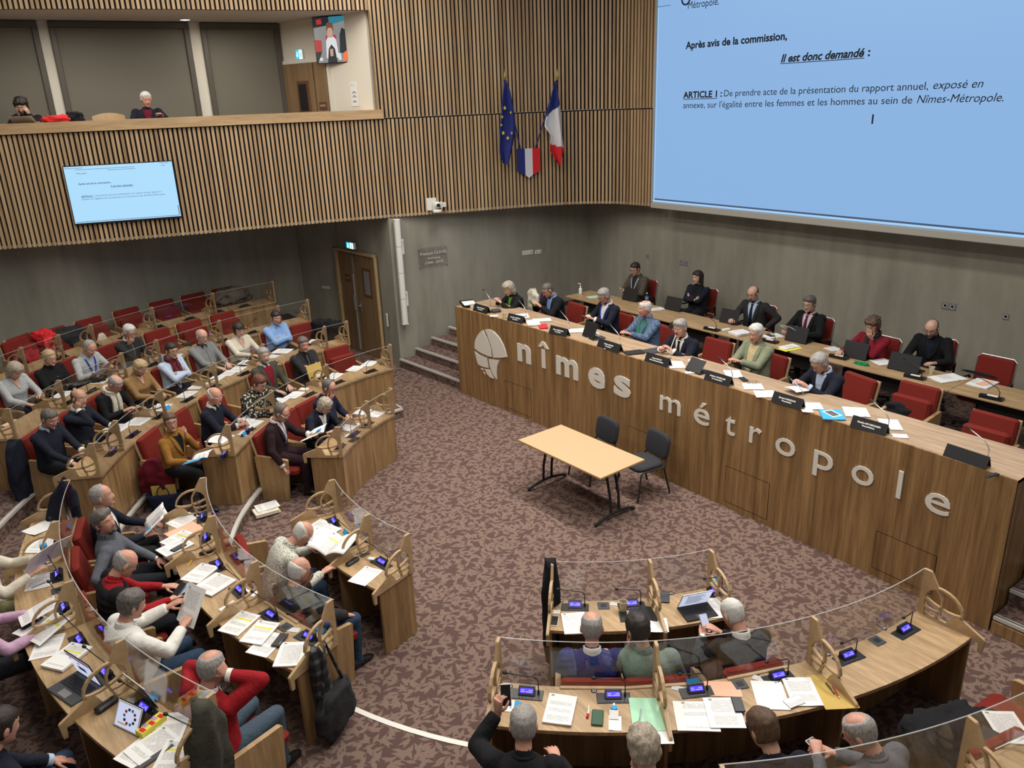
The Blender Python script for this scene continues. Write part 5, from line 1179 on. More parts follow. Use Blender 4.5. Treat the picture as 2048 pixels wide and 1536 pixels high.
    if p.get('cuff'):
        for s_ in 'RL':
            S, E, W = sh[s_]; d = (W - E).normalized(); g = MB(); g.tube([W - d * 0.040, W - d * 0.004], [0.0385 + p.get('bulk', 0) * 0.9, 0.036 + p.get('bulk', 0) * 0.8], 12); g.build('cuff', p['cuff'], root, R(60))
    if p.get('lanyard'):
        g = MB()
        for sx in (-1, 1): ribbon(g, [(s, sx * 0.085 * ((s - 0.35) / 0.6) ** 0.8 - 0.009, sx * 0.085 * ((s - 0.35) / 0.6) ** 0.8 + 0.009) for s in np.linspace(0.36, 0.95, 9)], 0.012, 0.004)
        g.build('lanyard', p['lanyard'], root, True)
    if p.get('lanyard_badge'):
        g = MB(); ribbon(g, [(s, -0.04, 0.04) for s in (0.22, 0.3, 0.37)], 0.014, 0.004); g.build('badge', p['lanyard_badge'], root)
    if p.get('zip'):
        g = MB(); ribbon(g, [(s, -0.005, 0.005) for s in np.linspace(0.1, 0.95, 9)], 0.006, 0.004); g.build('zip', p['zip'], root)
    if p.get('buttons'):
        g = MB()
        for s in (0.25, 0.4, 0.55, 0.7): g.ball(surf(0, s, 0.008), 0.007, 6, 5)
        g.build('button_row', p['buttons'], root)
    if p.get('vest'):      # quilted sleeveless jacket over the pullover
        g = MB(); rings = []
        ss_ = np.linspace(0.0, 0.93, 40); k = 0
        for s in ss_:
            puff = 0.012 + 0.012 * abs(math.sin(s * 24)); c = spine(s)[0]
            rings.append([tuple(c + (tor(s, a) - c) * (1 + puff / 0.14) ) for a in np.linspace(0, 2 * PI, 32, endpoint=False)])
        g.loft(rings)
        for s_ in 'RL': g.ball(sh[s_][0], 0.078 + p.get('bulk', 0), 14, 10)
        g.build('quilted_vest', p['vest'], root, True)
    if p.get('watch'):
        S, E, W = sh[p['watch']]; d = (W - E).normalized(); g = MB(); g.tube([W - d * 0.022, W - d * 0.004], [0.0335, 0.0325], 12); g.build('wristwatch', p.get('watch_mat', 'silver'), root)
    root['_x'] = 0; del root['_x']
    Mw = Matrix.Translation(p['loc']) @ Matrix.Rotation(p['face'] - PI / 2, 4, 'Z')
    return dict(root=root, hc=Mw @ hc, M=Mw, hands={k: (Mw @ a, Mw.to_3x3() @ c, Mw.to_3x3() @ d) for k, (a, c, d) in hand_xf.items()}, face=p['face'])
def head_offset(p):
    lean, seat_h, sc = p.get('lean', 0.12), p.get('seat', 0.47), p.get('scale', 1.0); SL = 0.505 * sc; tw = p.get('twist', 0.0)
    a = lean + p.get('hunch', 0.10) * 0.5; up = Vector((p.get('side', 0) * 2, math.sin(a), math.cos(a))).normalized(); fw = Vector((-math.sin(tw) * math.cos(a), math.cos(tw) * math.cos(a), -math.sin(a)))
    nb = Vector((p.get('side', 0) * SL, SL * math.sin(lean), seat_h + 0.085 + SL * math.cos(lean))); piv = nb + up * 0.045 + fw * 0.012
    HM = Matrix.Rotation(tw + R(p.get('yaw', 0)), 3, 'Z') @ Matrix.Rotation(-R(p.get('pitch', 12)) - lean * 0.35, 3, 'X') @ Matrix.Rotation(R(p.get('roll', 0)), 3, 'Y')
    return piv + HM @ Vector((0, 0.032, 0.118 * p.get('head', 1.05) * sc))
# ================================================================== who sits where
def C(n, rgb, rough=0.9, var=0.2, wr=0.55): cloth(n, rgb, rough, var, 120, wr); return n
C('cloth_dark', (0.012, 0.013, 0.018)); C('cloth_black', (0.008, 0.008, 0.010)); C('cloth_navy', (0.008, 0.012, 0.035)); C('cloth_midnight', (0.010, 0.012, 0.024)); C('cloth_burgundy_suit', (0.022, 0.009, 0.013))
C('cloth_jeans', (0.025, 0.050, 0.095), var=0.3); C('cloth_pale_jeans', (0.055, 0.085, 0.12), var=0.3); C('cloth_mustard', (0.25, 0.115, 0.022)); C('cloth_tan', (0.27, 0.16, 0.065)); C('cloth_grey', (0.20, 0.21, 0.215)); C('cloth_light_grey', (0.38, 0.40, 0.41)); C('cloth_slate', (0.105, 0.112, 0.135))
C('cloth_white', (0.72, 0.71, 0.67), 0.85, 0.06); C('cloth_ivory', (0.62, 0.58, 0.48), 0.9, 0.08); C('cloth_sky', (0.22, 0.38, 0.68), 0.85, 0.06); C('cloth_pale_blue', (0.42, 0.52, 0.68), 0.85, 0.06); C('cloth_shirt_blue', (0.16, 0.28, 0.55), 0.85, 0.08); C('cloth_pink', (0.58, 0.42, 0.44), 0.85, 0.06); C('cloth_lilac', (0.50, 0.32, 0.46), 0.85, 0.08)
C('cloth_red', (0.30, 0.010, 0.016)); C('cloth_wine', (0.19, 0.010, 0.022)); C('cloth_royal', (0.015, 0.022, 0.13)); C('cloth_sage', (0.20, 0.225, 0.15)); C('cloth_moss', (0.13, 0.165, 0.14)); C('cloth_greenbrown', (0.060, 0.058, 0.045)); C('cloth_brown_tweed', (0.085, 0.072, 0.055)); C('cloth_charcoal', (0.024, 0.025, 0.027)); C('cloth_cream', (0.52, 0.42, 0.24)); C('cloth_green', (0.12, 0.33, 0.035)); C('cloth_khaki', (0.20, 0.20, 0.10)); C('cloth_coat_grey', (0.11, 0.12, 0.13)); C('cloth_lavender', (0.36, 0.33, 0.45)); C('cloth_taupe', (0.15, 0.125, 0.10)); C('cloth_purple', (0.06, 0.015, 0.06)); C('cloth_maroon', (0.12, 0.008, 0.02)); C('cloth_emerald', (0.01, 0.24, 0.07)); C('cloth_cobalt', (0.02, 0.06, 0.42))
def patterned(name, c0, c1, scale, thr, warp=0.0, soft=0.02):
    m, nt, b = _new(name); v = coords(nt, scale=(scale,) * 3); vo = N(nt, 'ShaderNodeTexVoronoi', feature='DISTANCE_TO_EDGE' if warp else 'F1'); vo.inputs['Scale'].default_value = 1; nt.links.new(v, vo.inputs['Vector'])
    src = vo.outputs['Distance']
    if not warp:
        f = noise(nt, v, 1.4, 2); ad = N(nt, 'ShaderNodeMath', operation='MULTIPLY'); nt.links.new(src, ad.inputs[0]); nt.links.new(f, ad.inputs[1]); src = ad.outputs[0]
    nt.links.new(ramp(nt, src, [(thr, c0), (thr + soft, c1)]), b.inputs['Base Color']); b.inputs['Roughness'].default_value = 0.85
patterned('cloth_ikat', (0.50, 0.47, 0.33), (0.012, 0.012, 0.014), 26, 0.17, 0.0); patterned('cloth_speckled', (0.02, 0.022, 0.02), (0.56, 0.56, 0.49), 75, 0.15, 0.0); 
def plaid(name, base, a, bcol, sc=55):
    m, nt, b = _new(name); v = coords(nt, scale=(sc, sc, sc)); sp = N(nt, 'ShaderNodeSeparateXYZ'); nt.links.new(v, sp.inputs[0]); outs = []
    for ax in (0, 2):
        s_ = N(nt, 'ShaderNodeMath', operation='SINE'); nt.links.new(sp.outputs[ax], s_.inputs[0]); g = N(nt, 'ShaderNodeMath', operation='GREATER_THAN'); g.inputs[1].default_value = 0.45; nt.links.new(s_.outputs[0], g.inputs[0]); outs.append(g.outputs[0])
    ad = N(nt, 'ShaderNodeMath', operation='ADD'); nt.links.new(outs[0], ad.inputs[0]); nt.links.new(outs[1], ad.inputs[1]); dv = N(nt, 'ShaderNodeMath', operation='MULTIPLY'); dv.inputs[1].default_value = 0.5; nt.links.new(ad.outputs[0], dv.inputs[0])
    nt.links.new(ramp(nt, dv.outputs[0], [(0.0, base), (0.5, a), (1.0, bcol)]), b.inputs['Base Color']); b.inputs['Roughness'].default_value = 0.9
plaid('cloth_blue_check', (0.085, 0.14, 0.24), (0.055, 0.09, 0.17), (0.15, 0.21, 0.32), 120); plaid('cloth_red_check', (0.13, 0.008, 0.014), (0.06, 0.008, 0.018), (0.28, 0.02, 0.03), 70)
plain('tortoise', (0.10, 0.03, 0.02), 0.3)

DESK = dict(R=(0.15, 0.47, 0.79), L=(-0.15, 0.47, 0.79)); LAP = dict(R=(0.075, 0.34, 0.66), L=(-0.075, 0.34, 0.66))
CROSS = dict(R=(-0.09, 0.215, 0.82), L=(0.10, 0.165, 0.86)); CR_ = dict(poleR=(0.8, 0.5, -0.6), poleL=(-0.8, 0.5, -0.6), dirR=(-1, -0.55, 0.25), dirL=(1, -0.35, -0.1), palmR=(0.2, -1, 0), palmL=(-0.2, -1, 0)); READ = dict(R=(0.14, 0.40, 0.84), L=(-0.14, 0.40, 0.84)); PHONE = dict(R=(0.075, 0.34, 0.84), L=(-0.06, 0.35, 0.82))
def chin(side='R', rest=(0.1, 0.36, 0.72)):
    sx = 1 if side == 'R' else -1; o = 'L' if side == 'R' else 'R'
    return {side: (sx * 0.045, 0.075, -0.165, 'head'), o: (-sx * rest[0], rest[1], rest[2])}
CH_R = dict(dirR=(-0.25, 0.25, 1.0), palmR=(-0.5, -0.9, 0.1), handR='relaxed', poleR=(0.35, 0.35, -1)); CH_L = dict(dirL=(0.25, 0.25, 1.0), palmL=(0.5, -0.9, 0.1), handL='relaxed', poleL=(-0.35, 0.35, -1))
PEOPLE = {}
def put(key, x, y, floor, label, face=None, turn=0.0, seat_row=None, sd=0.0, **p):
    p.setdefault('hands', DESK); p['label'] = label; pl = p.pop('plane', None)
    if pl is not None: h = onwall(x, y, *pl); p['seat'] = h[2] - floor - (head_offset(p).z - p.get('seat', 0.47))
    off = head_offset(p); h = at(x, y, floor + off.z) if pl is None else h
    f = (math.atan2(-h[1], -h[0]) if face is None else R(face)) + R(turn)
    o = Matrix.Rotation(f - PI / 2, 3, 'Z') @ off; p['loc'] = Vector((h[0] - o.x, h[1] - o.y, floor)); p['face'] = f
    q = person(p); PEOPLE[key] = q; q['label'] = label
    if seat_row is not None:
        d = math.degrees(math.atan2(p['loc'].y, p['loc'].x)) % 360; row_seat(seat_row, d + sd, SEATL(label)); q['deg'] = d; q['row'] = seat_row
    return q
def SEATL(label):
    w = label.replace('person ', '', 1).split(); return 'red seat occupied by the person ' + ' '.join(w[:9])
OA = dict
# ---- far left block, first row
put('burg', 563, 825.5, TZ[0], 'person in burgundy suit and grey tie reading a magazine', turn=4, seat_row=0, top='cloth_burgundy_suit', trousers='cloth_burgundy_suit', inner='cloth_white', lapel='cloth_burgundy_suit', tie='cloth_lavender', collar='cloth_white', cuff='cloth_white', hair=('receding', 'hair_darkgrey'), glasses='silver', lean=0.10, pitch=30, yaw=-2, skin='ruddy', hands=dict(R=(0.30, 0.22, 0.52), L=(-0.16, 0.46, 0.80)), dirR=(0.1, 0.5, -0.8), bulk=0.006, poleR=(1, -0.6, 0.1))
put('navyw', 650, 811.6, TZ[0], 'person with short grey-blond hair in navy blazer holding a tablet', turn=-4, seat_row=0, top='cloth_midnight', inner='cloth_white', lapel='cloth_midnight', hair=('shaggy', 'hair_ash'), glasses='tortoise', lean=0.30, pitch=34, hands=dict(R=(0.20, 0.42, 0.80), L=(-0.12, 0.42, 0.80)), scale=0.94)
put('navym', 658, 775, TZ[0], 'balding person in navy zip jacket, hand on chin, at the end of the front row', turn=10, seat_row=0, top='cloth_navy', zip='silver', hair=('receding', 'hair_darkgrey'), glasses='black_plastic', lean=0.12, pitch=22, skin='ruddy', hands=chin('R'), belly=0.8, bulk=0.006, **CH_R)
# ---- second row
put('must', 341.7, 844.5, TZ[1], 'person with tied brown hair and glasses in mustard jacket, turned to look up', turn=-10, sd=-2.6, seat_row=1, top='cloth_mustard', inner='cloth_black', lapel='cloth_mustard', hair=('updo', 'hair_brown'), glasses='tortoise', lean=0.08, pitch=-4, yaw=-42, hands=dict(R=(0.24, 0.40, 0.76), L=(-0.06, 0.20, 0.98)), scale=0.95, long_top=True, skin='tan', dirL=(0.2, 0.2, 0.9), palmL=(0.4, -0.9, 0))
put('navy2', 429.6, 791.7, TZ[1], 'bald person with glasses and white collar in dark navy sweater, hands together on the desk', turn=4, seat_row=1, top='cloth_midnight', collar='cloth_white', cuff='cloth_white', hair=('bald', 'hair_white'), glasses='silver', lean=0.14, pitch=10, yaw=-8, skin='ruddy', hands=dict(R=(0.06, 0.46, 0.79), L=(-0.10, 0.42, 0.79)), belly=0.5)
put('patt', 518.5, 766.4, TZ[1], 'person with short auburn hair in black and cream patterned blouse', turn=-2, seat_row=1, top='cloth_ikat', hair=('full', 'hair_red'), glasses='tortoise', lean=0.22, pitch=26, hands=dict(R=(0.10, 0.46, 0.79), L=(-0.16, 0.40, 0.79)), bulk=0.012, belly=0.6, bust=1, long_top=True, fat=0.5)
put('redsw', 527.7, 711, TZ[1], 'grey bearded person in dark jacket over red sweater', turn=0, seat_row=1, top='cloth_greenbrown', inner='cloth_wine', lapel='cloth_greenbrown', collar='cloth_white', hair=('full', 'hair_grey'), beard=('full', 'hair_grey'), lean=0.0, pitch=4, yaw=-18, vw=0.10, vs=0.22, hands=dict(R=(0.16, 0.42, 0.72), L=(-0.14, 0.36, 0.70)), bulk=0.006)
put('darkj', 606.7, 688.7, TZ[1], 'dark-haired person in dark zip jacket beside the empty red seat', turn=2, seat_row=1, top='cloth_charcoal', inner='cloth_black', zip='mid_grey', collar='cloth_charcoal', hair=('full', 'hair_darkgrey'), lean=0.02, pitch=8, yaw=-16, skin='ruddy', hands=CROSS, **CR_, bulk=0.010, vw=0.05, vs=0.45)
# ---- third row
put('navy3', 99, 836.8, TZ[2], 'dark-haired person in navy sweater with pale blue collar looking at a phone', turn=-12, sd=-1.5, seat_row=2, top='cloth_midnight', collar='cloth_pale_blue', cuff='cloth_white', hair=('short', 'hair_darkgrey'), glasses='silver', lean=0.06, pitch=26, yaw=-6, skin='ruddy', hands=dict(R=(0.16, 0.46, 0.66), L=(-0.04, 0.46, 0.74)), belly=0.4)
put('navych', 158, 796, TZ[2], 'bald person in navy sweater resting a cheek on one hand', turn=-2, seat_row=2, top='cloth_midnight', collar='cloth_white', cuff='cloth_white', hair=('bald', 'hair_brown'), glasses='silver', lean=0.10, pitch=6, yaw=-8, skin='tan', roll=-6, hands={'R': (0.085, 0.05, -0.13, 'head'), 'L': (-0.1, 0.45, 0.78)}, belly=0.5, dirR=(-0.1, 0.1, 1), palmR=(-1, -0.1, 0), poleR=(0.4, 0.3, -1))
put('scarf', 230.7, 767.6, TZ[2], 'balding person in black sweater with a loose white scarf', turn=-4, seat_row=2, top='cloth_black', scarf='cloth_ivory', hair=('thin', 'hair_grey'), glasses='black_plastic', lean=0.22, pitch=36, skin='ruddy', hands=dict(R=(0.05, 0.36, 0.78), L=(-0.08, 0.40, 0.74)), scarf_len=0.3)
put('tan', 280.8, 735, TZ[2], 'blond person with glasses in tan v-neck sweater', turn=-2, seat_row=2, top='cloth_tan', inner='skin_fair', hair=('shaggy', 'hair_blond'), glasses='silver', lean=0.10, pitch=34, scale=0.94, hands=dict(R=(0.04, 0.38, 0.70), L=(-0.08, 0.40, 0.72)), vs=0.72, vw=0.05, bust=1)
put('blusc', 343, 700.7, TZ[2], 'dark-haired person in pale blue shirt with a burgundy checked scarf', turn=2, seat_row=2, top='cloth_pale_blue', scarf='cloth_red_check', hair=('short', 'hair_dark'), glasses='black_plastic', lean=0.04, pitch=12, yaw=-8, skin='asian', hands=CROSS, **CR_, scarf_len=0.12)
put('gray', 404, 672.6, TZ[2], 'bald person with dark-rimmed glasses in grey zip sweater', turn=2, seat_row=2, top='cloth_grey', zip='mid_grey', collar='cloth_charcoal', hair=('bald', 'hair_grey'), glasses='black_plastic', lean=0.0, pitch=10, yaw=-6, skin='fair', hands=dict(R=(0.10, 0.45, 0.74), L=(-0.12, 0.42, 0.74)), belly=0.9, bulk=0.006)
put('whitew', 477.3, 659, TZ[2], 'person with dark bobbed hair and glasses in white sweater', turn=2, seat_row=2, top='cloth_ivory', inner='skin_fair', hair=('fringe', 'hair_dark'), glasses='black_plastic', lean=0.04, pitch=14, yaw=-8, scale=0.95, hands=dict(R=(0.08, 0.44, 0.78), L=(-0.14, 0.40, 0.78)), vs=0.66, vw=0.06, bust=1)
put('blue', 552.3, 635, TZ[2], 'dark-haired person in sky blue shirt with folded arms', turn=4, seat_row=2, top='cloth_sky', collar='cloth_sky', hair=('short', 'hair_dark'), glasses='silver', lean=0.02, pitch=16, yaw=-6, skin='ruddy', hands=CROSS, **CR_, belly=0.9, bulk=0.008, watch='R', watch_mat='black_plastic')
# ---- fourth row
put('grhair', 30.5, 741, TZ[3], 'person with grey-blond bob in pale grey sweater looking down', turn=-8, seat_row=3, top='cloth_light_grey', inner='skin_fair', hair=('bob', 'hair_ash'), lean=0.10, pitch=38, scale=0.96, hands=dict(R=(0.14, 0.44, 0.70), L=(-0.08, 0.44, 0.78)), vs=0.70, vw=0.055, bust=1)
put('blonde', 99, 715, TZ[3], 'person with tied blond hair and glasses in black buttoned top', turn=-4, seat_row=3, top='cloth_black', buttons='silver', hair=('updo', 'hair_blond'), glasses='tortoise', lean=0.02, pitch=14, yaw=-6, scale=0.95, hands=LAP, bust=1)
put('lany', 179.4, 695.8, TZ[3], 'grey-haired person in grey sweatshirt with a blue lanyard reading papers', turn=-2, seat_row=3, top='cloth_light_grey', lanyard='cloth_cobalt', hair=('receding', 'hair_grey'), glasses='silver', lean=0.16, pitch=32, skin='ruddy', hands=READ, belly=0.5)
put('whitehair', 258.8, 664, TZ[3], 'white-haired person in black cardigan, fist under chin', turn=0, seat_row=3, top='cloth_charcoal', collar='cloth_white', zip='mid_grey', hair=('full', 'hair_white'), glasses='black_plastic', lean=0.10, pitch=20, yaw=-6, skin='ruddy', hands=chin('R'), **CH_R)
# ---- middle block
put('pshirt', 605.4, 1067, TZ[0], 'bald person in black and white patterned shirt reading a large document', turn=-8, seat_row=0, top='cloth_speckled', trousers='cloth_jeans', collar='cloth_speckled', hair=('bald', 'hair_white'), glasses='silver', lean=0.42, pitch=40, skin='ruddy', hands=dict(R=(0.26, 0.44, 0.76), L=(-0.17, 0.47, 0.80)), belly=0.7, bulk=0.008, hunch=0.4)
put('whbald', 598.9, 1141, TZ[0], 'person with bald crown and long white side hair in dark zip jacket, hand at mouth', turn=4, seat_row=0, top='cloth_charcoal', zip='silver', trousers='cloth_jeans', hair=('bald', 'hair_white'), glasses='black_plastic', lean=0.02, pitch=18, yaw=-8, skin='ruddy', hands={'L': (-0.03, 0.10, -0.14, 'head'), 'R': (0.20, 0.40, 0.63)}, handR='flat', belly=0.7, bulk=0.012, kn_y=0.05, knees=0.20, **CH_L)
put('navprof', 204, 991.7, TZ[1], 'grey balding person in navy jacket seen from the side, booklet in hands', turn=2, seat_row=1, top='cloth_midnight', collar='cloth_white', lapel='cloth_midnight', inner='cloth_white', hair=('receding', 'hair_grey'), lean=0.05, pitch=-4, yaw=-2, skin='ruddy', hands=dict(R=(0.10, 0.40, 0.72), L=(-0.14, 0.44, 0.74)), trousers='cloth_charcoal')
put('turt', 207.6, 1043.4, TZ[1], 'person with goatee in grey roll-neck sweater looking at the camera', turn=-6, seat_row=1, top='cloth_slate', roll_neck=True, hair=('quiff', 'hair_darkgrey'), beard=('goatee', 'hair_darkgrey'), lean=-0.02, pitch=-8, yaw=-34, roll=6, skin='ruddy', hands=dict(R=(0.36, -0.02, 0.60), L=(-0.02, 0.42, 0.66)), trousers='cloth_dark', watch='L', watch_mat='silver')
put('vest', 250.5, 1125.8, TZ[1], 'bald person in black quilted vest over red sweater looking at a phone case', turn=-2, seat_row=1, top='cloth_red', vest='cloth_black', hair=('bald', 'hair_grey'), glasses='black_plastic', lean=0.14, pitch=34, skin='ruddy', hands=dict(R=(0.12, 0.48, 0.74), L=(-0.10, 0.48, 0.76)), belly=0.5)
put('whshirt', 263.7, 1209, TZ[1], 'dark-haired person in white shirt holding up a printed sheet', turn=2, seat_row=1, top='cloth_white', trousers='cloth_jeans', hair=('full', 'hair_darkgrey'), lean=-0.02, pitch=22, yaw=-4, skin='ruddy', collar='cloth_white', hands=dict(R=(0.10, 0.40, 0.86), L=(-0.18, 0.42, 0.92)), belly=0.9, bulk=0.010, kn_y=0.03)
put('redsweat', 423, 1334, TZ[1], 'grey-haired person in red sweater with both hands raised to the ears', turn=6, seat_row=1, top='cloth_red', trousers='cloth_pale_jeans', collar='cloth_white', cuff='cloth_white', hair=('thin', 'hair_grey'), lean=0.04, pitch=10, skin='ruddy', hands={'R': (0.11, 0.03, -0.04, 'head'), 'L': (-0.17, 0.10, -0.10, 'head')}, handR='fist', handL='fist', dirR=(-0.5, -0.3, 0.9), palmR=(-1, 0, 0), dirL=(0.5, -0.3, 0.9), palmL=(1, 0, 0), poleR=(1, 0.4, -0.3), poleL=(-1, 0.4, -0.3), kn_y=0.04, bulk=0.006)
put('news', -34, 1088, TZ[2], 'person in khaki trousers behind an open newspaper at the left edge', turn=-4, seat_row=2, top='cloth_ivory', trousers='cloth_khaki', hair=('short', 'hair_grey'), lean=0.0, pitch=24, hands=dict(R=(0.16, 0.42, 0.88), L=(-0.16, 0.42, 0.88)))
put('pinkp', -40, 1190, TZ[2], 'person in lilac pink top with papers at the left edge', turn=0, seat_row=2, top='cloth_lilac', trousers='cloth_dark', hair=('short', 'hair_brown'), lean=0.10, pitch=24, hands=dict(R=(0.16, 0.46, 0.78), L=(-0.16, 0.44, 0.80)))
put('jeansm', 2, 1453, TZ[2], 'person in jeans with both hands resting on the thighs at the left edge', turn=6, seat_row=2, top='cloth_midnight', trousers='cloth_jeans', cuff='cloth_pale_blue', hair=('short', 'hair_dark'), lean=0.06, pitch=20, skin='ruddy', hands=dict(R=(0.15, 0.36, 0.62), L=(-0.15, 0.40, 0.62)), handR='flat', handL='flat', watch='L', watch_mat='brass', kn_y=0.05, knees=0.19)
put('khakim', 44, 1590, TZ[2], 'person in khaki trousers and dark top at the bottom left corner', turn=0, seat_row=2, top='cloth_midnight', trousers='cloth_khaki', hair=('short', 'hair_dark'), lean=0.05, pitch=20, hands=dict(R=(0.15, 0.36, 0.66), L=(-0.06, 0.38, 0.66)), watch='L')
# ---- near right block
put('bluejk', 1183.5, 1255, TZ[0], 'balding grey person in royal blue jacket with white collar, back to camera', turn=0, seat_row=0, top='cloth_royal', collar='cloth_white', collar_open=0.5, hair=('thin', 'hair_grey'), lean=0.05, pitch=14, skin='ruddy', hands=dict(R=(0.14, 0.44, 0.70), L=(-0.14, 0.42, 0.70)), bulk=0.012, belly=0.4)
put('greenjk', 1275.6, 1258, TZ[0], 'dark-haired person in green and grey jacket leaning left, fist at mouth', turn=0, seat_row=0, top='cloth_moss', collar='cloth_moss', hair=('full', 'hair_dark'), lean=0.12, pitch=16, yaw=25, side=-0.12, skin='tan', hands=chin('L'), bulk=0.012, **CH_L)
put('phonem', 1465.6, 1227, TZ[0], 'grey-haired person in black jacket looking at a lit phone', turn=4, seat_row=0, top='cloth_black', collar='cloth_white', hair=('buzz', 'hair_white'), lean=0.08, pitch=30, yaw=12, skin='ruddy', hands=dict(R=(0.00, 0.36, 0.86), L=(-0.14, 0.38, 0.84)), watch='L', bulk=0.008)
put('c1a', 1047, 1451, TZ[1], 'grey-haired person in black jacket holding up a phone beside the glass screen', turn=0, seat_row=1, top='cloth_black', hair=('short', 'hair_grey'), lean=0.18, pitch=16, yaw=6, skin='ruddy', hands=dict(R=(0.18, 0.40, 0.74), L=(-0.22, 0.44, 1.06)), handL='grip', dirL=(0.05, 0.15, 1), palmL=(0.6, 0.8, 0), bulk=0.012)
put('c1b', 1287.5, 1492.7, TZ[1], 'person with wavy pale grey hair in checked pink shirt seen from behind', turn=0, seat_row=1, top='cloth_pink', hair=('shaggy', 'hair_ash'), lean=0.16, pitch=22, yaw=10, hands=chin('L'), **CH_L)
put('c1c', 1526.6, 1458, TZ[1], 'brown-haired person in dark navy top seen from behind', turn=4, seat_row=1, top='cloth_midnight', trousers='cloth_jeans', hair=('full', 'hair_brown'), lean=0.20, pitch=26, yaw=12, skin='tan', hands=LAP, bulk=0.006)
put('c1d', 1719.6, 1464.5, TZ[1], 'balding person with glasses in grey jacket, hands clasped on the knee', turn=16, seat_row=1, top='cloth_slate', hair=('thin', 'hair_grey'), glasses='tortoise', lean=0.24, pitch=24, yaw=30, skin='ruddy', hands=dict(R=(0.02, 0.44, 0.80), L=(-0.10, 0.46, 0.84)), bulk=0.010, handL='fist')
# ---- platform, front row
DF = dict(seat=0.56, face=-90)
D9 = dict(R=(0.15, 0.44, 1.0), L=(-0.15, 0.44, 1.0))
put('dw', 1017, 577, PLAT, 'person with streaked blond hair in black jacket and green top', turn=-8, top='cloth_black', inner='cloth_green', lapel='cloth_black', hair=('bob', 'hair_ash'), lean=0.16, pitch=26, scale=0.96, vs=0.45, vw=0.06, hands=dict(R=(0.10, 0.36, 1.04), L=(-0.04, 0.38, 1.04)), **DF)
put('dg', 1095, 580, PLAT, 'person with black-rimmed glasses and cropped hair in black cardigan over blue shirt, holding a phone', turn=-6, top='cloth_black', inner='cloth_shirt_blue', collar='cloth_shirt_blue', hair=('buzz', 'hair_darkgrey'), glasses='black_plastic', lean=0.18, pitch=26, yaw=-6, skin='ruddy', vs=0.15, vw=0.06, hands=dict(R=(0.10, 0.42, 1.03), L=(-0.05, 0.40, 1.03)), belly=0.7, bulk=0.010, handR='grip', handL='grip', **DF)
put('dh', 1207.6, 591.8, PLAT, 'grey-haired person with glasses in navy blazer and open white shirt', turn=-6, top='cloth_midnight', inner='cloth_white', lapel='cloth_midnight', collar='cloth_white', lanyard='cloth_cobalt', hair=('full', 'hair_grey'), glasses='black_plastic', lean=0.04, pitch=24, yaw=-6, skin='ruddy', vs=0.20, vw=0.08, hands=dict(R=(0.10, 0.38, 0.95), L=(-0.06, 0.38, 0.95)), bulk=0.006, cuff='cloth_white', **DF)
put('dp', 1289.7, 616.7, PLAT, 'white-haired person in blue checked shirt with a green ribbon', turn=-8, top='cloth_blue_check', collar='cloth_blue_check', lanyard='cloth_emerald', hair=('thin', 'hair_white'), glasses='silver', lean=0.02, pitch=8, yaw=-14, skin='ruddy', hands=dict(R=(0.06, 0.42, 0.98), L=(-0.06, 0.42, 0.98)), belly=0.9, bulk=0.010, **DF)
put('pres', 1360, 656, PLAT, 'grey-haired person with glasses in dark suit and tie speaking into a lit microphone', turn=0, top='cloth_midnight', inner='cloth_white', lapel='cloth_midnight', tie='cloth_black', collar='cloth_white', cuff='cloth_white', hair=('quiff', 'hair_grey'), glasses='silver', lean=0.22, pitch=10, yaw=6, skin='ruddy', hands=dict(R=(0.12, 0.44, 1.0), L=(-0.05, 0.40, 1.01)), bulk=0.008, fat=0.4, **DF)
put('green', 1511.4, 666, PLAT, 'white-haired person in sage green jacket and cream top, hands folded', turn=-6, top='cloth_sage', inner='cloth_cream', lapel='cloth_sage', hair=('full', 'hair_white'), lean=-0.02, pitch=14, yaw=4, skin='ruddy', vs=0.10, vw=0.085, hands=dict(R=(0.05, 0.38, 0.97), L=(-0.05, 0.40, 0.98)), belly=0.6, fat=0.5, bulk=0.008, **DF)
put('navyj', 1639, 726, PLAT, 'grey-haired person with glasses in navy blazer and pale blue shirt writing', turn=-12, top='cloth_midnight', inner='cloth_pale_blue', lapel='cloth_midnight', collar='cloth_pale_blue', cuff='cloth_pale_blue', hair=('full', 'hair_grey'), glasses='black_plastic', lean=0.18, pitch=32, yaw=-4, skin='ruddy', vs=0.25, vw=0.075, hands=dict(R=(0.16, 0.40, 1.0), L=(-0.04, 0.42, 1.01)), bulk=0.008, **DF)
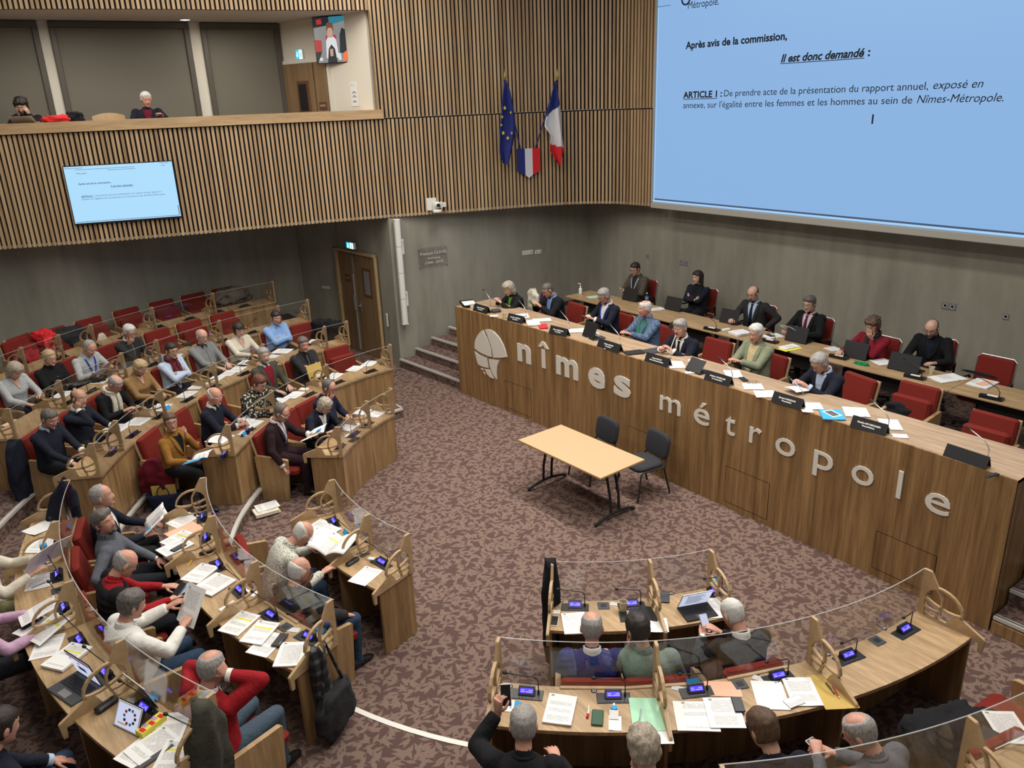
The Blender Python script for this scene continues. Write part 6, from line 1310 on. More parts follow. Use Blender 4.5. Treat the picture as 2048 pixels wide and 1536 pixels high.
# ---- platform, rear row
DB = dict(seat=0.48, face=-90)
put('b1', 1270.6, 537.6, PLAT, 'dark-haired person with glasses in brown-grey jacket at the left end of the rear table', turn=-2, top='cloth_brown_tweed', inner='cloth_charcoal', lapel='cloth_brown_tweed', lanyard='cloth_pale_blue', lanyard_badge='white_plastic', hair=('short', 'hair_dark'), glasses='black_plastic', lean=0.04, pitch=20, skin='fair', hands=dict(R=(0.10, 0.34, 0.82), L=(-0.08, 0.36, 0.82)), bulk=0.010, **DB)
put('b2', 1395, 555, PLAT, 'smiling person with long dark hair in navy jacket, arms folded', turn=4, top='cloth_midnight', inner='cloth_black', lapel='cloth_midnight', hair=('long', 'hair_dark'), lean=0.0, pitch=2, yaw=-10, scale=0.95, hands=CROSS, **CR_, bust=1, **DB)
put('b3', 1506, 587, PLAT, 'bald person with glasses in dark suit, pale blue shirt and navy tie, hand on hip', turn=6, top='cloth_charcoal', inner='cloth_pale_blue', lapel='cloth_charcoal', tie='cloth_navy', collar='cloth_pale_blue', hair=('bald', 'hair_brown'), beard=('goatee', 'hair_brown'), glasses='black_plastic', lean=0.06, pitch=18, yaw=-6, hands=dict(R=(0.20, 0.42, 0.80), L=(-0.26, 0.10, 0.66)), poleL=(-1, -0.5, 0.1), bulk=0.008, vs=0.2, vw=0.085, **DB)
put('b4', 1619, 607.5, PLAT, 'person with dark side-parted hair and glasses in black suit, pink shirt and purple tie', turn=-2, top='cloth_black', inner='cloth_pink', lapel='cloth_black', tie='cloth_purple', collar='cloth_pink', hair=('quiff', 'hair_darkgrey'), glasses='black_plastic', lean=0.03, pitch=12, skin='fair', hands=dict(R=(0.18, 0.40, 0.82), L=(-0.16, 0.40, 0.80)), bulk=0.012, vs=0.2, vw=0.085, fat=0.5, **DB)
put('b5', 1745, 652, PLAT, 'person with curly brown hair in burgundy sweater and dark scarf, hand over mouth', turn=-4, top='cloth_wine', scarf='cloth_charcoal', hair=('curly', 'hair_brown'), curl_long=1.0, lean=0.12, pitch=16, roll=-6, scale=0.96, hands={'L': (-0.04, 0.085, -0.15, 'head'), 'R': (0.26, 0.42, 0.80)}, bust=1, scarf_len=0.2, **CH_L, **DB)
put('b6', 1863.6, 656.6, PLAT, 'balding person with glasses in black jacket at the right end of the rear table', turn=8, top='cloth_black', inner='cloth_midnight', lapel='cloth_black', collar='cloth_midnight', hair=('bald', 'hair_dark'), beard=('full', 'hair_darkgrey'), glasses='black_plastic', lean=0.16, pitch=24, yaw=-4, skin='fair', hands=dict(R=(0.14, 0.44, 0.80), L=(-0.16, 0.42, 0.78)), bulk=0.010, **DB)
# ---- gallery
GA = path(S0 + 1.6); GP = (GA[0] + GA[2] * 0.75, GA[2]); GB = path(S0 + 4.2); GQ = (GB[0] + GB[2] * 0.92, GB[2])
put('g1', 43, 213, GS, 'person with curly dark hair and beard holding the forehead with both hands in the gallery', face=-22, top='cloth_black', hair=('curly', 'hair_dark'), beard=('full', 'hair_dark'), lean=0.30, pitch=20, hands={'R': (0.085, 0.06, -0.10, 'head'), 'L': (-0.085, 0.06, -0.10, 'head')}, dirR=(-0.15, 0.15, 1), palmR=(-0.9, -0.4, 0), dirL=(0.15, 0.15, 1), palmL=(0.9, -0.4, 0), poleR=(0.7, 0.5, -1), poleL=(-0.7, 0.5, -1), plane=GP)
put('g2', 292, 199, GS, 'white-haired person in dark jacket leaning on the gallery rail', face=-10, top='cloth_midnight', inner='cloth_maroon', hair=('full', 'hair_white'), lean=0.06, pitch=14, yaw=12, skin='ruddy', hands=dict(R=(0.16, 0.36, 0.86), L=(-0.2, 0.42, 0.98)), bulk=0.012, plane=GQ)
# seats on the platform
for k in ('dw', 'dg', 'dh', 'dp', 'pres', 'green', 'navyj'):
    q = PEOPLE[k]; l = q['root'].location; seat(l.x, max(l.y + 0.02, 2.78), PLAT, q['face'], SEATL(q['label']), group='red seats of the platform')
def office_chair(x, y, rz, label):
    r = empty('office_chair', (x, y, PLAT), rz); tag(r, label, 'chair', 'red office chairs of the rear table')
    b = MB(); b.X = Matrix.Translation((0, -0.20, 0.52)) @ Matrix.Rotation(R(8), 4, 'X'); b.box((0, 0, 0.21), (0.47, 0.05, 0.44), 0.02); b.build('backrest', 'red_fabric', r, R(40))
    b = MB(); b.X = Matrix.Translation((0, -0.20, 0.52)) @ Matrix.Rotation(R(8), 4, 'X'); b.tube([(-0.24, -0.02, -0.05), (-0.245, -0.02, 0.40), (-0.20, -0.02, 0.44), (0.20, -0.02, 0.44), (0.245, -0.02, 0.40), (0.24, -0.02, -0.05)], 0.011, 8); b.build('back_frame', 'steel', r)
    b = MB(); b.box((0, 0.03, 0.455), (0.47, 0.46, 0.07), 0.025); b.build('seat', 'red_fabric', r, R(40))
    for sx in (-1, 1): b = MB(); b.tube([(sx * 0.25, -0.2, 0.46), (sx * 0.27, -0.15, 0.66), (sx * 0.27, 0.12, 0.68)], 0.016, 8); b.build('armrest', 'black_plastic', r)
    b = MB(); b.tube([(0, 0, 0.42), (0, 0, 0.09)], 0.028, 10); b.build('column', 'black_plastic', r)
    for k in range(5): a = 2 * PI * k / 5 + 0.3; b = MB(); b.tube([(0, 0, 0.09), (0.29 * math.cos(a), 0.29 * math.sin(a), 0.06)], 0.018, 8); b.ball((0.29 * math.cos(a), 0.29 * math.sin(a), 0.028), 0.028, 10, 8); b.build('leg', 'black_plastic', r)
for k in ('b1', 'b2', 'b3', 'b4', 'b5', 'b6'):
    q = PEOPLE[k]; l = q['root'].location; office_chair(l.x, l.y - 0.0, q['face'] - PI / 2, 'red office chair under the ' + ' '.join(q['label'].split()[:9]))
p = at(1995, 716, PLAT + 0.94); office_chair(p[0], p[1] - 0.26, PI, 'empty red office chair at the right end of the rear table')
def gallery_seat(x, y, rz, label):
    r = empty('gallery_chair', (x, y, GS), rz); tag(r, label, 'chair', 'gallery chairs')
    b = MB(); b.grid(lambda u, v: ((u - 0.5) * 0.52, -0.22 - 0.05 * (1 - (2 * u - 1) ** 2) - 0.04 * v, 0.55 + v * (0.46 + 0.05 * (1 - (2 * u - 1) ** 2))), 10, 4, (0, 0.02, 0)); b.build('backrest', 'oak_pale', r, R(40))
    b = MB(); b.box((0, 0, 0.46), (0.46, 0.44, 0.05), 0.02); b.build('seat', 'oak_pale', r)
    for sx in (-1, 1):
        for sy in (-1, 1): b = MB(); b.tube([(sx * 0.19, sy * 0.18, 0.44), (sx * 0.21, sy * 0.21, 0.0)], 0.012, 8); b.build('leg', 'steel', r)
for k in ('g1', 'g2'):
    q = PEOPLE[k]; l = q['root'].location; gallery_seat(l.x, l.y, q['face'] - PI / 2, 'pale wooden gallery chair under the ' + ' '.join(q['label'].split()[:6]))
pg = onwall(215, 232, GB[0] + GB[2] * 0.62, GB[2]); gallery_seat(pg[0], pg[1], R(-105), 'empty pale wooden chair at the gallery rail between the two spectators')
# ================================================================== things on the desks
def rot_of(cx, cy, ux, uy, z):
    a = at(cx, cy, z); c = at(ux, uy, z); d = c - a; return math.atan2(d[1], d[0]) - PI / 2
def paper(cx, cy, ux, uy, z, label, mat='page_text', th=0.004, size=(0.21, 0.297), curl=0.006, name='paper_sheets', group=None, cat='papers'):
    """cx, cy: pixel of its middle; ux, uy: pixel its head points to; z: height of the desk"""
    p = at(cx, cy, z + th); w, h = size; rz = rot_of(cx, cy, ux, uy, z); b = MB(); sd = cx * 0.37
    b.grid(lambda u, v: ((u - 0.5) * w, (v - 0.5) * h, th + curl * (0.35 + mnoise.noise(Vector((u * 1.5 + sd, v * 1.3, sd)))) * (abs(u - 0.5) + abs(v - 0.5))), 6, 8, (0, 0, -th * 0.9))
    o = b.build(name, mat, None, False, (p[0], p[1], z + 0.001), rz); tag(o, label, cat, group); return o
def lines(b, w, h, rows, x0=-0.4, y0=0.4, z=0.001):
    rnd = random.Random(rows * 13 + int(w * 1000))
    for k in range(rows):
        L = w * (0.55 + 0.25 * rnd.random()); b.box((x0 * w + L / 2, y0 * h - k * 0.8 * h / rows, z), (L, h * 0.018, 0.0006))
def laptop(cx, cy, z, face, label, mat='black_plastic', w=0.33, d=0.23, tilt=105, screen='black_plastic', content=None, name='laptop', lid='black_plastic'):
    """face: world angle (deg) towards the person using it"""
    p = at(cx, cy, z); r = empty(name, (p[0], p[1], z), R(face) + PI / 2); tag(r, label, 'laptop')
    b = MB(); b.box((0, 0, 0.008), (w, d, 0.015), 0.004); base = b.build('base', mat, r)
    b = MB()
    for i in range(5):
        for k in range(13): b.box((-w * 0.42 + k * w * 0.07, d * 0.30 - i * d * 0.095, 0.0165), (w * 0.058, d * 0.075, 0.003))
    b.build('keyboard', 'black_matte', r)
    b = MB(); b.box((0, -d * 0.31, 0.0160), (w * 0.32, d * 0.24, 0.0015)); b.build('touchpad', 'dark_grey' if mat != 'dark_grey' else 'mid_grey', r)
    X = Matrix.Translation((0, d / 2, 0.012)) @ Matrix.Rotation(R(tilt - 180), 4, 'X')
    b = MB(); b.X = X; b.box((0, -d / 2, 0), (w, d, 0.009), 0.003); b.build('lid', lid, r)
    b = MB(); b.X = X; b.box((0, -d / 2, -0.0052), (w * 0.94, d * 0.90, 0.0015)); sc = b.build('screen', screen, r)
    if content:
        b = MB(); b.X = X @ Matrix.Translation((0, -d / 2, -0.0062)) @ Matrix.Rotation(PI, 4, 'X'); content(b, w * 0.94, d * 0.9); b.build('screen_content', ['screen_text', 'card_red', 'card_blue', 'tv_blue', 'card_yellow'], r)
    return r
def fdeg(xa, ya, xb, yb, z): d = at(xb, yb, z) - at(xa, ya, z); return math.degrees(math.atan2(d[1], d[0]))
def phone(cx, cy, ux, uy, z, label, mat='black_plastic', screen='black_plastic', w=0.074, h=0.152, tilt=0.0, pos=None, rot=None):
    p = at(cx, cy, z) if pos is None else pos; r = empty('phone', (p[0], p[1], z if pos is None else p[2]), rot_of(cx, cy, ux, uy, z) if rot is None else 0.0); tag(r, label, 'phone')
    if rot is not None: r.rotation_euler = rot
    b = MB(); b.box((0, 0, 0.005), (w, h, 0.009), 0.003); b.build('case', mat, r)
    b = MB(); b.box((0, 0, 0.0098), (w - 0.008, h - 0.010, 0.0008)); b.build('screen', screen, r); return r
def slab(cx, cy, ux, uy, z, label, size, mat, name, cat, bev=0.003, group=None):
    p = at(cx, cy, z); b = MB(); b.box((0, 0, size[2] / 2 + 0.0005), size, min(bev, size[2] * 0.4)); o = b.build(name, mat, None, False, (p[0], p[1], z), rot_of(cx, cy, ux, uy, z)); tag(o, label, cat, group); return o
def pen(cx, cy, ux, uy, z, label, mat, tip='silver'):
    p = at(cx, cy, z); r = empty('pen', (p[0], p[1], z + 0.006), rot_of(cx, cy, ux, uy, z)); tag(r, label, 'pen')
    b = MB(); b.tube([(0, -0.06, 0), (0, 0.055, 0)], 0.005, 8); b.build('barrel', mat, r); b = MB(); b.tube([(0, 0.055, 0), (0, 0.07, 0)], [0.0045, 0.001], 8); b.build('tip', tip, r); b = MB(); b.box((0, -0.045, 0.006), (0.003, 0.04, 0.002)); b.build('clip', tip, r)
def bottle(p, label, h=0.2, r_=0.032, kind='water'):
    r = empty('bottle', p); tag(r, label, 'bottle')
    if kind == 'water':
        b = MB(); b.lathe([(0.001, 0), (r_, 0.002), (r_, h * 0.3), (r_ * 0.93, h * 0.36), (r_, h * 0.42), (r_, h * 0.66), (r_ * 0.4, h * 0.88), (r_ * 0.38, h * 0.94)], 16); b.build('body', 'clear_acrylic', r, R(50)); b = MB(); b.lathe([(r_ * 1.01, h * 0.38), (r_ * 1.02, h * 0.6)], 16); b.build('wrapper', 'card_blue', r); b = MB(); b.lathe([(r_ * 0.45, h * 0.93), (r_ * 0.45, h), (0.001, h)], 12); b.build('cap', 'white_plastic', r)
    else:
        b = MB(); b.lathe([(0.001, 0), (0.033, 0.002), (0.034, 0.09), (0.03, 0.115), (0.014, 0.128), (0.014, 0.14), (0.001, 0.14)], 18); b.build('body', 'white_plastic', r, R(50)); b = MB(); b.lathe([(0.0345, 0.03), (0.0345, 0.085)], 18); b.build('wrapper', 'page_blank', r)
        b = MB(); b.lathe([(0.016, 0.138), (0.016, 0.16), (0.006, 0.165), (0.006, 0.20), (0.001, 0.2)], 12); b.tube([(0.0, 0, 0.205), (-0.05, 0.0, 0.208), (-0.075, 0.0, 0.195)], [0.012, 0.009, 0.005], 8); b.build('pump', 'white_plastic', r)
    return r
def cup(p, label, mat='white_plastic', h=0.095, lid=False):
    r = empty('paper_cup', p); tag(r, label, 'cup'); b = MB(); b.lathe([(0.001, 0.002), (0.027, 0.001), (0.038, h), (0.040, h), (0.040, h + 0.003), (0.036, h + 0.002), (0.026, 0.012), (0.001, 0.012)], 20); b.build('body', mat, r, R(50))
    if lid: b = MB(); b.lathe([(0.0415, h - 0.004), (0.0415, h + 0.007), (0.034, h + 0.012), (0.001, h + 0.011)], 20); b.build('lid', 'clear_acrylic', r)
    else: b = MB(); b.lathe([(0.034, h * 0.75), (0.001, h * 0.75)], 16); b.build('drink', 'brown_wood', r)
    return r
def lump(p, size, mat, label, name, cat, seed, rz=0.0, parts=None, tilt=0.0, fold=0.22):
    b = MB(); nu, nv = 40, 24; sx, sy, sz = (q / 2 for q in size); rings = []; pw = lambda q, e: math.copysign(abs(q) ** e, q)
    for k in range(nv):
        ph = -PI / 2 + PI * (k + 0.5) / nv; ring = []
        for i in range(nu):
            a = 2 * PI * i / nu; d = Vector((math.cos(ph) * math.cos(a), math.cos(ph) * math.sin(a), math.sin(ph))); n_ = mnoise.noise(d * 1.7 + Vector((seed, 0, 0))); f_ = abs(mnoise.noise(Vector((d.x * 3.2, d.y * 3.2, d.z * 1.2 + seed * 2)))) + 0.5 * abs(mnoise.noise(Vector((d.x * 8, d.y * 8, d.z * 2 + seed))))
            w = 1 + fold * (1.2 * n_ + 1.3 * f_ - 0.4); x, y, z_ = pw(math.cos(ph), 0.7) * pw(math.cos(a), 0.75) * sx * w, pw(math.cos(ph), 0.7) * pw(math.sin(a), 0.75) * sy * w, pw(d.z, 0.8) * sz * w; ring.append((x, y, max(z_, -sz * 0.92) + tilt * x))
        rings.append(ring)
    b.loft(rings)
    if parts is None: o = b.build(name, mat, None, True, p, rz); tag(o, label, cat); return o
    r = empty(name, p, rz); tag(r, label, cat); b.build('body', mat, r, True); parts(r); return r
def hung(top, w0, w1, length, rz, mat, label, name='coat', cat='coat', bulge=0.07, seed=1, lean=0.0, hood=None, side=0.0):
    """cloth hanging from a point; rz turns its width; lean carries the hem away"""
    b = MB(); nu, nv = 30, 26; rings = []
    for k in range(nv + 1):
        t = k / nv; w = (w0 + (w1 - w0) * t ** 0.7) * (0.55 + 0.45 * min(1, t * 5)) ; th = bulge * (0.35 + 0.65 * math.sin(PI * min(1, 0.15 + t * 0.8))); ring = []
        for i in range(nu):
            a = 2 * PI * i / nu; ca, sa = math.cos(a), math.sin(a); x = w / 2 * math.copysign(abs(ca) ** 0.8, ca); f = 0.30 * math.sin(x * 40 + seed) * th * (0.3 + 0.7 * t) + 0.5 * th * mnoise.noise(Vector((x * 9, t * 4, seed + sa)))
            ring.append((x + side * t, th * math.copysign(abs(sa) ** 0.8, sa) + f + lean * t, -length * t + 0.05 * (1 - t) * (1 - abs(ca)) + 0.03 * mnoise.noise(Vector((x * 8, seed, t)))))
        rings.append(ring)
    b.loft(rings); r = empty(name, top, rz); tag(r, label, cat); b.build('body', mat, r, True)
    if hood:
        g = MB(); hood(g); g.build('lining', 'cloth_coat_grey', r, True)
    return r

# ------------------------------------------------------------------ microphones
def mic_parts():
    out = []
    b = MB(); b.box((0, 0, 0.003), (0.25, 0.11, 0.006), 0.002); out.append(('base_plate', b.mesh('base_plate', 'black_plastic'), None))
    b = MB()
    for k in range(5): b.box((-0.045 + k * 0.024, 0.038, 0.0072), (0.014, 0.009, 0.0025))
    out.append(('key_strip', b.mesh('key_strip', 'dark_grey'), None))
    b = MB(); pr = [(-0.045, 0.004), (0.022, 0.004), (0.020, 0.012), (-0.030, 0.052), (-0.045, 0.052)]; b.prism(pr, -0.062, 0.062, lambda a, c, h: (h, a, c)); out.append(('display_housing', b.mesh('display_housing', 'black_plastic'), None))
    an = math.atan2(0.040, 0.050)
    b = MB(); b.X = Matrix.Translation((0, -0.005, 0.033)) @ Matrix.Rotation(-an, 4, 'X'); b.box((0, 0, 0.0), (0.098, 0.036, 0.003)); b.cur = 1
    rn = random.Random(3)
    for k, (x, w) in enumerate(((-0.02, 0.05), (0.028, 0.03), (-0.03, 0.03), (0.03, 0.024))): b.box((x, 0.008 - 0.012 * (k // 2), 0.0018), (w, 0.003, 0.0008))
    out.append(('lcd_screen', b.mesh('lcd_screen', ['blue_lcd', 'lcd_text']), 'display_housing'))
    b = MB(); b.tube([(-0.088, -0.02, 0.004), (-0.088, -0.02, 0.03)], 0.009, 8); b.tube([(-0.088, -0.02, 0.03), (-0.088, -0.018, 0.11), (-0.080, -0.010, 0.145), (-0.055, 0.0, 0.168), (0.02, 0.02, 0.190), (0.135, 0.045, 0.222)], 0.0042, 7); out.append(('gooseneck', b.mesh('gooseneck', 'black_plastic', True), None))
    b = MB(); b.ball((0.150, 0.049, 0.227), (0.020, 0.014, 0.013), 10, 8, Matrix.Rotation(R(18), 3, 'Z') @ Matrix.Rotation(R(-12), 3, 'Y')); out.append(('mic_head', b.mesh('mic_head', 'black_matte', True), 'gooseneck'))
    return out
MICP = mic_parts()
def mic(x, y, z, deg, label, flip=False):
    r = empty('conference_microphone', (x, y, z), R(deg) - PI / 2); tag(r, label, 'microphone', 'desk microphones with gooseneck'); made = {}
    for n, me, pa in MICP: made[n] = link(n, me, made.get(pa, r))
    return r
def rowmic(row, x=None, y=None, label='', deg=None, rr=0.115, turn=0.0):
    t = int(row[1]); z = TZ[t] + DZ
    if deg is None: p = at(x, y, z + 0.03); q = np.hypot(p[0], p[1]); deg = math.degrees(math.atan2(p[1], p[0])); rad = min(max(q, RT[t] + 0.10), RT[t] + 0.16); p = pol(rad, deg, z)
    else: p = pol(RT[t] + rr, deg, z)
    return mic(p[0], p[1], p[2], deg + turn, label)
for row, x, y, l in (('C1', 1053, 1383, 'before the person holding up a phone'), ('C1', 1227, 1390, 'left of the pale green folder'), ('C1', 1393, 1378, 'in front of the upright blue card'), ('C1', 1555, 1347, 'behind sheets left of the kraft envelope'), ('C1', 1690, 1303, 'in the empty desk bay, next to the divider'), ('C1', 1800, 1250, 'in the empty desk bay, nearest to the platform desk'),
        ('C0', 1150, 1206, 'before the person in royal blue jacket'), ('C0', 1262, 1203, 'behind the paper cup with a clear lid'), ('C0', 1420, 1172, 'behind the open laptop with keyboard cover'),
        ('B0', 666, 1041, 'at the far end beyond the bald reader'), ('B0', 701, 1081, 'behind the open document with yellow marks'), ('B0', 762, 1123, 'by the single sheet hanging over the desk edge'),
        ('B1', 410, 1030, 'before the balding person in profile'), ('B1', 414, 1072, 'before the person with goatee, behind the divider'), ('B1', 437, 1126, 'beside the thick stack of the person in quilted vest'), ('B1', 478, 1178, 'before the person in white shirt, half behind a divider'), ('B1', 540, 1228, 'next to the booklet with a yellow line'), ('B1', 615, 1272, 'beside the scarf hung on the divider'),
        ('B2', 104, 1020, 'beside the small red box'), ('B2', 118, 1082, 'behind the water bottle on the third desk'), ('B2', 115, 1146, 'beside the sheet with a pen lying on it'), ('B2', 128, 1212, 'in front of the person in pink top'), ('B2', 160, 1277, 'beside the open laptop with a red header'), ('B2', 212, 1344, 'behind the open laptop at the divider'), ('B2', 288, 1413, 'behind the white tablet in a black stand'), ('B2', 383, 1481, 'next to the dark olive coat')):
    rowmic(row, x, y, 'black gooseneck microphone with blue display ' + l)
for k, t, n in (('burg', 0, 'reader in burgundy suit'), ('navyw', 0, 'person holding a tablet in the far block'), ('navym', 0, 'balding person with hand on chin'), ('must', 1, 'person in mustard jacket'), ('navy2', 1, 'bald person with white collar'), ('patt', 1, 'person in patterned blouse'), ('redsw', 1, 'bearded person in red sweater'), ('darkj', 1, 'person in dark zip jacket'), ('navy3', 2, 'person with pale blue collar'), ('navych', 2, 'bald person resting a cheek on one hand'), ('scarf', 2, 'person with white scarf'), ('tan', 2, 'blond person in tan sweater'), ('blusc', 2, 'person with burgundy checked scarf'), ('gray', 2, 'person in grey zip sweater'), ('whitew', 2, 'person in white sweater'), ('blue', 2, 'person with folded arms in sky blue shirt'), ('grhair', 3, 'person with grey-blond bob'), ('blonde', 3, 'person in black buttoned top'), ('lany', 3, 'person with a blue lanyard'), ('whitehair', 3, 'white-haired person with fist under chin')):
    rowmic('A%d' % t, deg=PEOPLE[k]['deg'] + 1.2, label='black gooseneck microphone in front of the ' + n, rr=0.13)
EN = ['empty seat with brown coat', 'second empty seat of the rearmost row', 'third empty seat of the rearmost row', 'fourth empty seat of the rearmost row', 'fifth empty seat of the rearmost row', 'rearmost seat with a dark bag', 'rearmost seat beside the red jacket', 'empty seat above the person in white sweater', 'empty seat above the person in grey zip sweater', 'empty seat right of the white-haired person', 'empty aisle seat of the second row']
for (t, d), n in zip(EMPTY, EN): rowmic('A%d' % t, deg=d + 0.8, label='black gooseneck microphone in front of the ' + n, rr=0.13)

# number discs and socket flaps let into the desktops
def disc(x, y, z, txt, label):
    p = at(x, y, z); d = math.degrees(math.atan2(p[1], p[0])); r = empty('seat_number', (p[0], p[1], z), R(d) + PI / 2); tag(r, label, 'number disc', 'seat number discs')
    b = MB(); b.lathe([(0.024, 0.0), (0.024, 0.003), (0.001, 0.003)], 18); b.build('disc', 'black_plastic', r)
    b = MB(); b.X = Matrix.Translation((0, -0.011, 0.0035)); b.text(txt, 0.032, align='CENTER'); b.build('number', 'white_plastic', r)
zC1, zC0, zB1, zB2 = TZ[1] + DZ, DZ, TZ[1] + DZ, TZ[2] + DZ
for x, y, z, n in ((1020, 1373, zC1, '31'), (1188, 1382, zC1, '32'), (1513, 1348, zC1, '34'), (1656, 1309, zC1, '35'), (1768, 1257, zC1, '36'), (1122, 1202, zC0, '18'), (1342, 1187, zC0, '16')): disc(x, y, z, n, 'round black seat number disc reading ' + n)
def flap(x, y, z, label):
    p = at(x, y, z); d = math.degrees(math.atan2(p[1], p[0])); r = empty('socket_box', (p[0], p[1], z), R(d) + PI / 2); tag(r, label, 'desk socket', 'desk socket boxes')
    b = MB(); b.box((0, 0, 0.003), (0.105, 0.105, 0.007), 0.003); b.build('lid', 'dark_grey', r); b = MB(); b.box((0, 0.0, 0.007), (0.05, 0.045, 0.004), 0.001); b.build('latch', 'black_plastic', r)
for x, y, z, l in ((1754, 1282, zC1, 'in the empty desk bay between two microphones'), (1480, 1369, zC1, 'left of the spread sheets with a small slip on top'), (1207, 1212, zC0, 'between two microphones of the front desk near the cup'), (727, 1108, zB1 - TZ[1], 'on the front desk behind the black glasses case'), (116, 1181, zB2, 'next to the sheet with a pen on the third desk'), (571, 1255, zB1, 'beside the stack with a yellow line')): flap(x, y, z, 'square dark socket box ' + l)

# ------------------------------------------------------------------ near right desks
paper(1120, 1418, 1131, 1372, zC1, 'thick stack of printed sheets right of the person holding up a phone', th=0.014)
paper(1295, 1428, 1288, 1385, zC1, 'pale green folder with a pen lying on it', 'card_green', 0.006, (0.24, 0.32), name='folder', cat='folder')
paper(1312, 1456, 1304, 1412, zC1, 'white sheet sticking out under the pale green folder', 'page_blank', 0.001)
pen(1280, 1433, 1283, 1400, zC1 + 0.012, 'silver pen on the pale green folder', 'silver', 'brown_wood')
paper(1392, 1432, 1384, 1395, zC1, 'printed sheets lying left on the desk of the brown-haired person', th=0.006, size=(0.30, 0.29))
paper(1448, 1425, 1436, 1385, zC1 + 0.010, 'overlapping printed sheets under the dark phone', th=0.004, size=(0.25, 0.297))
paper(1446, 1378, 1443, 1366, zC1, 'pale orange folder peeping out behind the sheets', 'card_peach', 0.002, (0.26, 0.16), name='folder', cat='folder')
phone(1476, 1410, 1468, 1385, zC1 + 0.018, 'dark blue phone lying on overlapping printed sheets', 'cloth_midnight', 'dark_grey')
paper(1540, 1390, 1528, 1352, zC1, 'left half of the white sheets beside the kraft envelope', 'page_blank', 0.006, (0.23, 0.297)); paper(1604, 1383, 1588, 1347, zC1 + 0.004, 'printed letter sheets right under the small slip', 'page_text', 0.004, (0.22, 0.297)); paper(1588, 1403, 1572, 1388, zC1 + 0.012, 'small printed slip on top of letter sheets', 'page_text', 0.001, (0.14, 0.09))
paper(1664, 1383, 1636, 1338, zC1, 'large kraft envelope with two pens at the divider', 'card_kraft', 0.006, (0.25, 0.36), name='envelope', cat='envelope')
pen(1660, 1377, 1651, 1366, zC1 + 0.012, 'dark pen on the kraft envelope', 'black_plastic'); pen(1671, 1384, 1678, 1396, zC1 + 0.012, 'red and white pen on the kraft envelope', 'card_red')
slab(1355, 1377, 1360, 1362, zC1, 'white badge card beside the blue card', (0.09, 0.055, 0.004), 'page_text', 'card', 'card'); slab(1517, 1357, 1522, 1343, zC1, 'white card left of a microphone near the number disc', (0.09, 0.055, 0.004), 'page_text', 'card', 'card')
def tentcard(x, y, z, label, w=0.10, h=0.05):
    p = at(x, y, z); d = math.degrees(math.atan2(p[1], p[0])); b = MB(); b.prism([(-0.03, 0), (0.0, h), (0.03, 0), (0.026, 0), (0.0, h - 0.006), (-0.026, 0)], -w / 2, w / 2, lambda a, c, hh: (hh, a, c)); o = b.build('folded_card', 'card_blue', None, False, (p[0], p[1], z), R(d) + PI / 2); tag(o, label, 'card', 'blue folded cards')
for x, y, z, l in ((1385, 1368, zC1, 'on the second near right desk behind the microphone'), (1428, 1163, zC0, 'beside the open laptop with keyboard cover'), (642, 1262, zB1, 'behind the divider with the hung scarf'), (422, 1066, zB1, 'by the microphone of the person with goatee'), (693, 1068, DZ, 'on the front desk by the open document'), (304, 1402, zB2, 'behind the microphone near the white tablet'), (138, 1057, zB2, 'on the third desk near the water bottle'), (51, 858, TZ[2] + DZ, 'left of the person with pale blue collar'), (488, 871, TZ[1] + DZ, 'by the divider near the person in mustard jacket'), (335, 818, TZ[2] + DZ, 'on the third desk near the white papers'), (323, 719, TZ[3] + DZ, 'left of the person with burgundy checked scarf')): tentcard(x, y, z, 'bright blue folded card ' + l)
slab(1002, 1389, 1004, 1377, zC1, 'white name badge at the left divider', (0.075, 0.055, 0.004), 'page_text', 'card', 'card'); paper(1008, 1411, 1011, 1396, zC1, 'white note sheet behind the raised phone', 'page_blank', 0.002, (0.15, 0.12)); slab(1031, 1411, 1040, 1395, zC1, 'blue and white card next to the raised phone', (0.06, 0.09, 0.003), 'card_blue', 'card', 'card')
def corrector(x, y, ux, uy, z):
    p = at(x, y, z); r = empty('pen', (p[0], p[1], z + 0.008), rot_of(x, y, ux, uy, z)); tag(r, 'white pen with red end on the wooden desktop', 'pen'); b = MB(); b.tube([(0, -0.05, 0), (0.004, 0, 0), (0, 0.07, 0)], [0.009, 0.008, 0.003], 8); b.build('barrel', 'white_plastic', r); b = MB(); b.tube([(0, -0.056, 0), (0.002, -0.02, 0.001)], 0.0094, 8); b.build('end', 'card_red', r)
corrector(1176, 1426, 1179, 1405, zC1)
slab(1195, 1437, 1197, 1410, zC1, 'dark green wallet case on the wooden desktop', (0.085, 0.155, 0.016), 'screen_green' if 'screen_green' in MATS else plain('wallet_green', (0.03, 0.085, 0.045), 0.6).name, 'wallet', 'wallet', 0.006)
paper(1230, 1447, 1230, 1425, zC1, 'white slip under the name badge with blue reel', 'page_blank', 0.001, (0.09, 0.14))
r = empty('name_badge', at(1228, 1430, zC1 + 0.004), rot_of(1228, 1430, 1228, 1410, zC1)); tag(r, 'name badge with a blue lanyard reel between wallet and green folder', 'badge')
b = MB(); b.box((0, 0, 0.003), (0.065, 0.09, 0.003)); b.build('card', 'page_text', r); b = MB(); b.lathe([(0.022, 0.0), (0.022, 0.008), (0.001, 0.010)], 14, (0.002, 0.07, 0.0)); b.build('reel', 'card_blue', r); b = MB(); b.box((0, 0.10, 0.003), (0.014, 0.03, 0.004)); b.build('clip', 'steel', r)
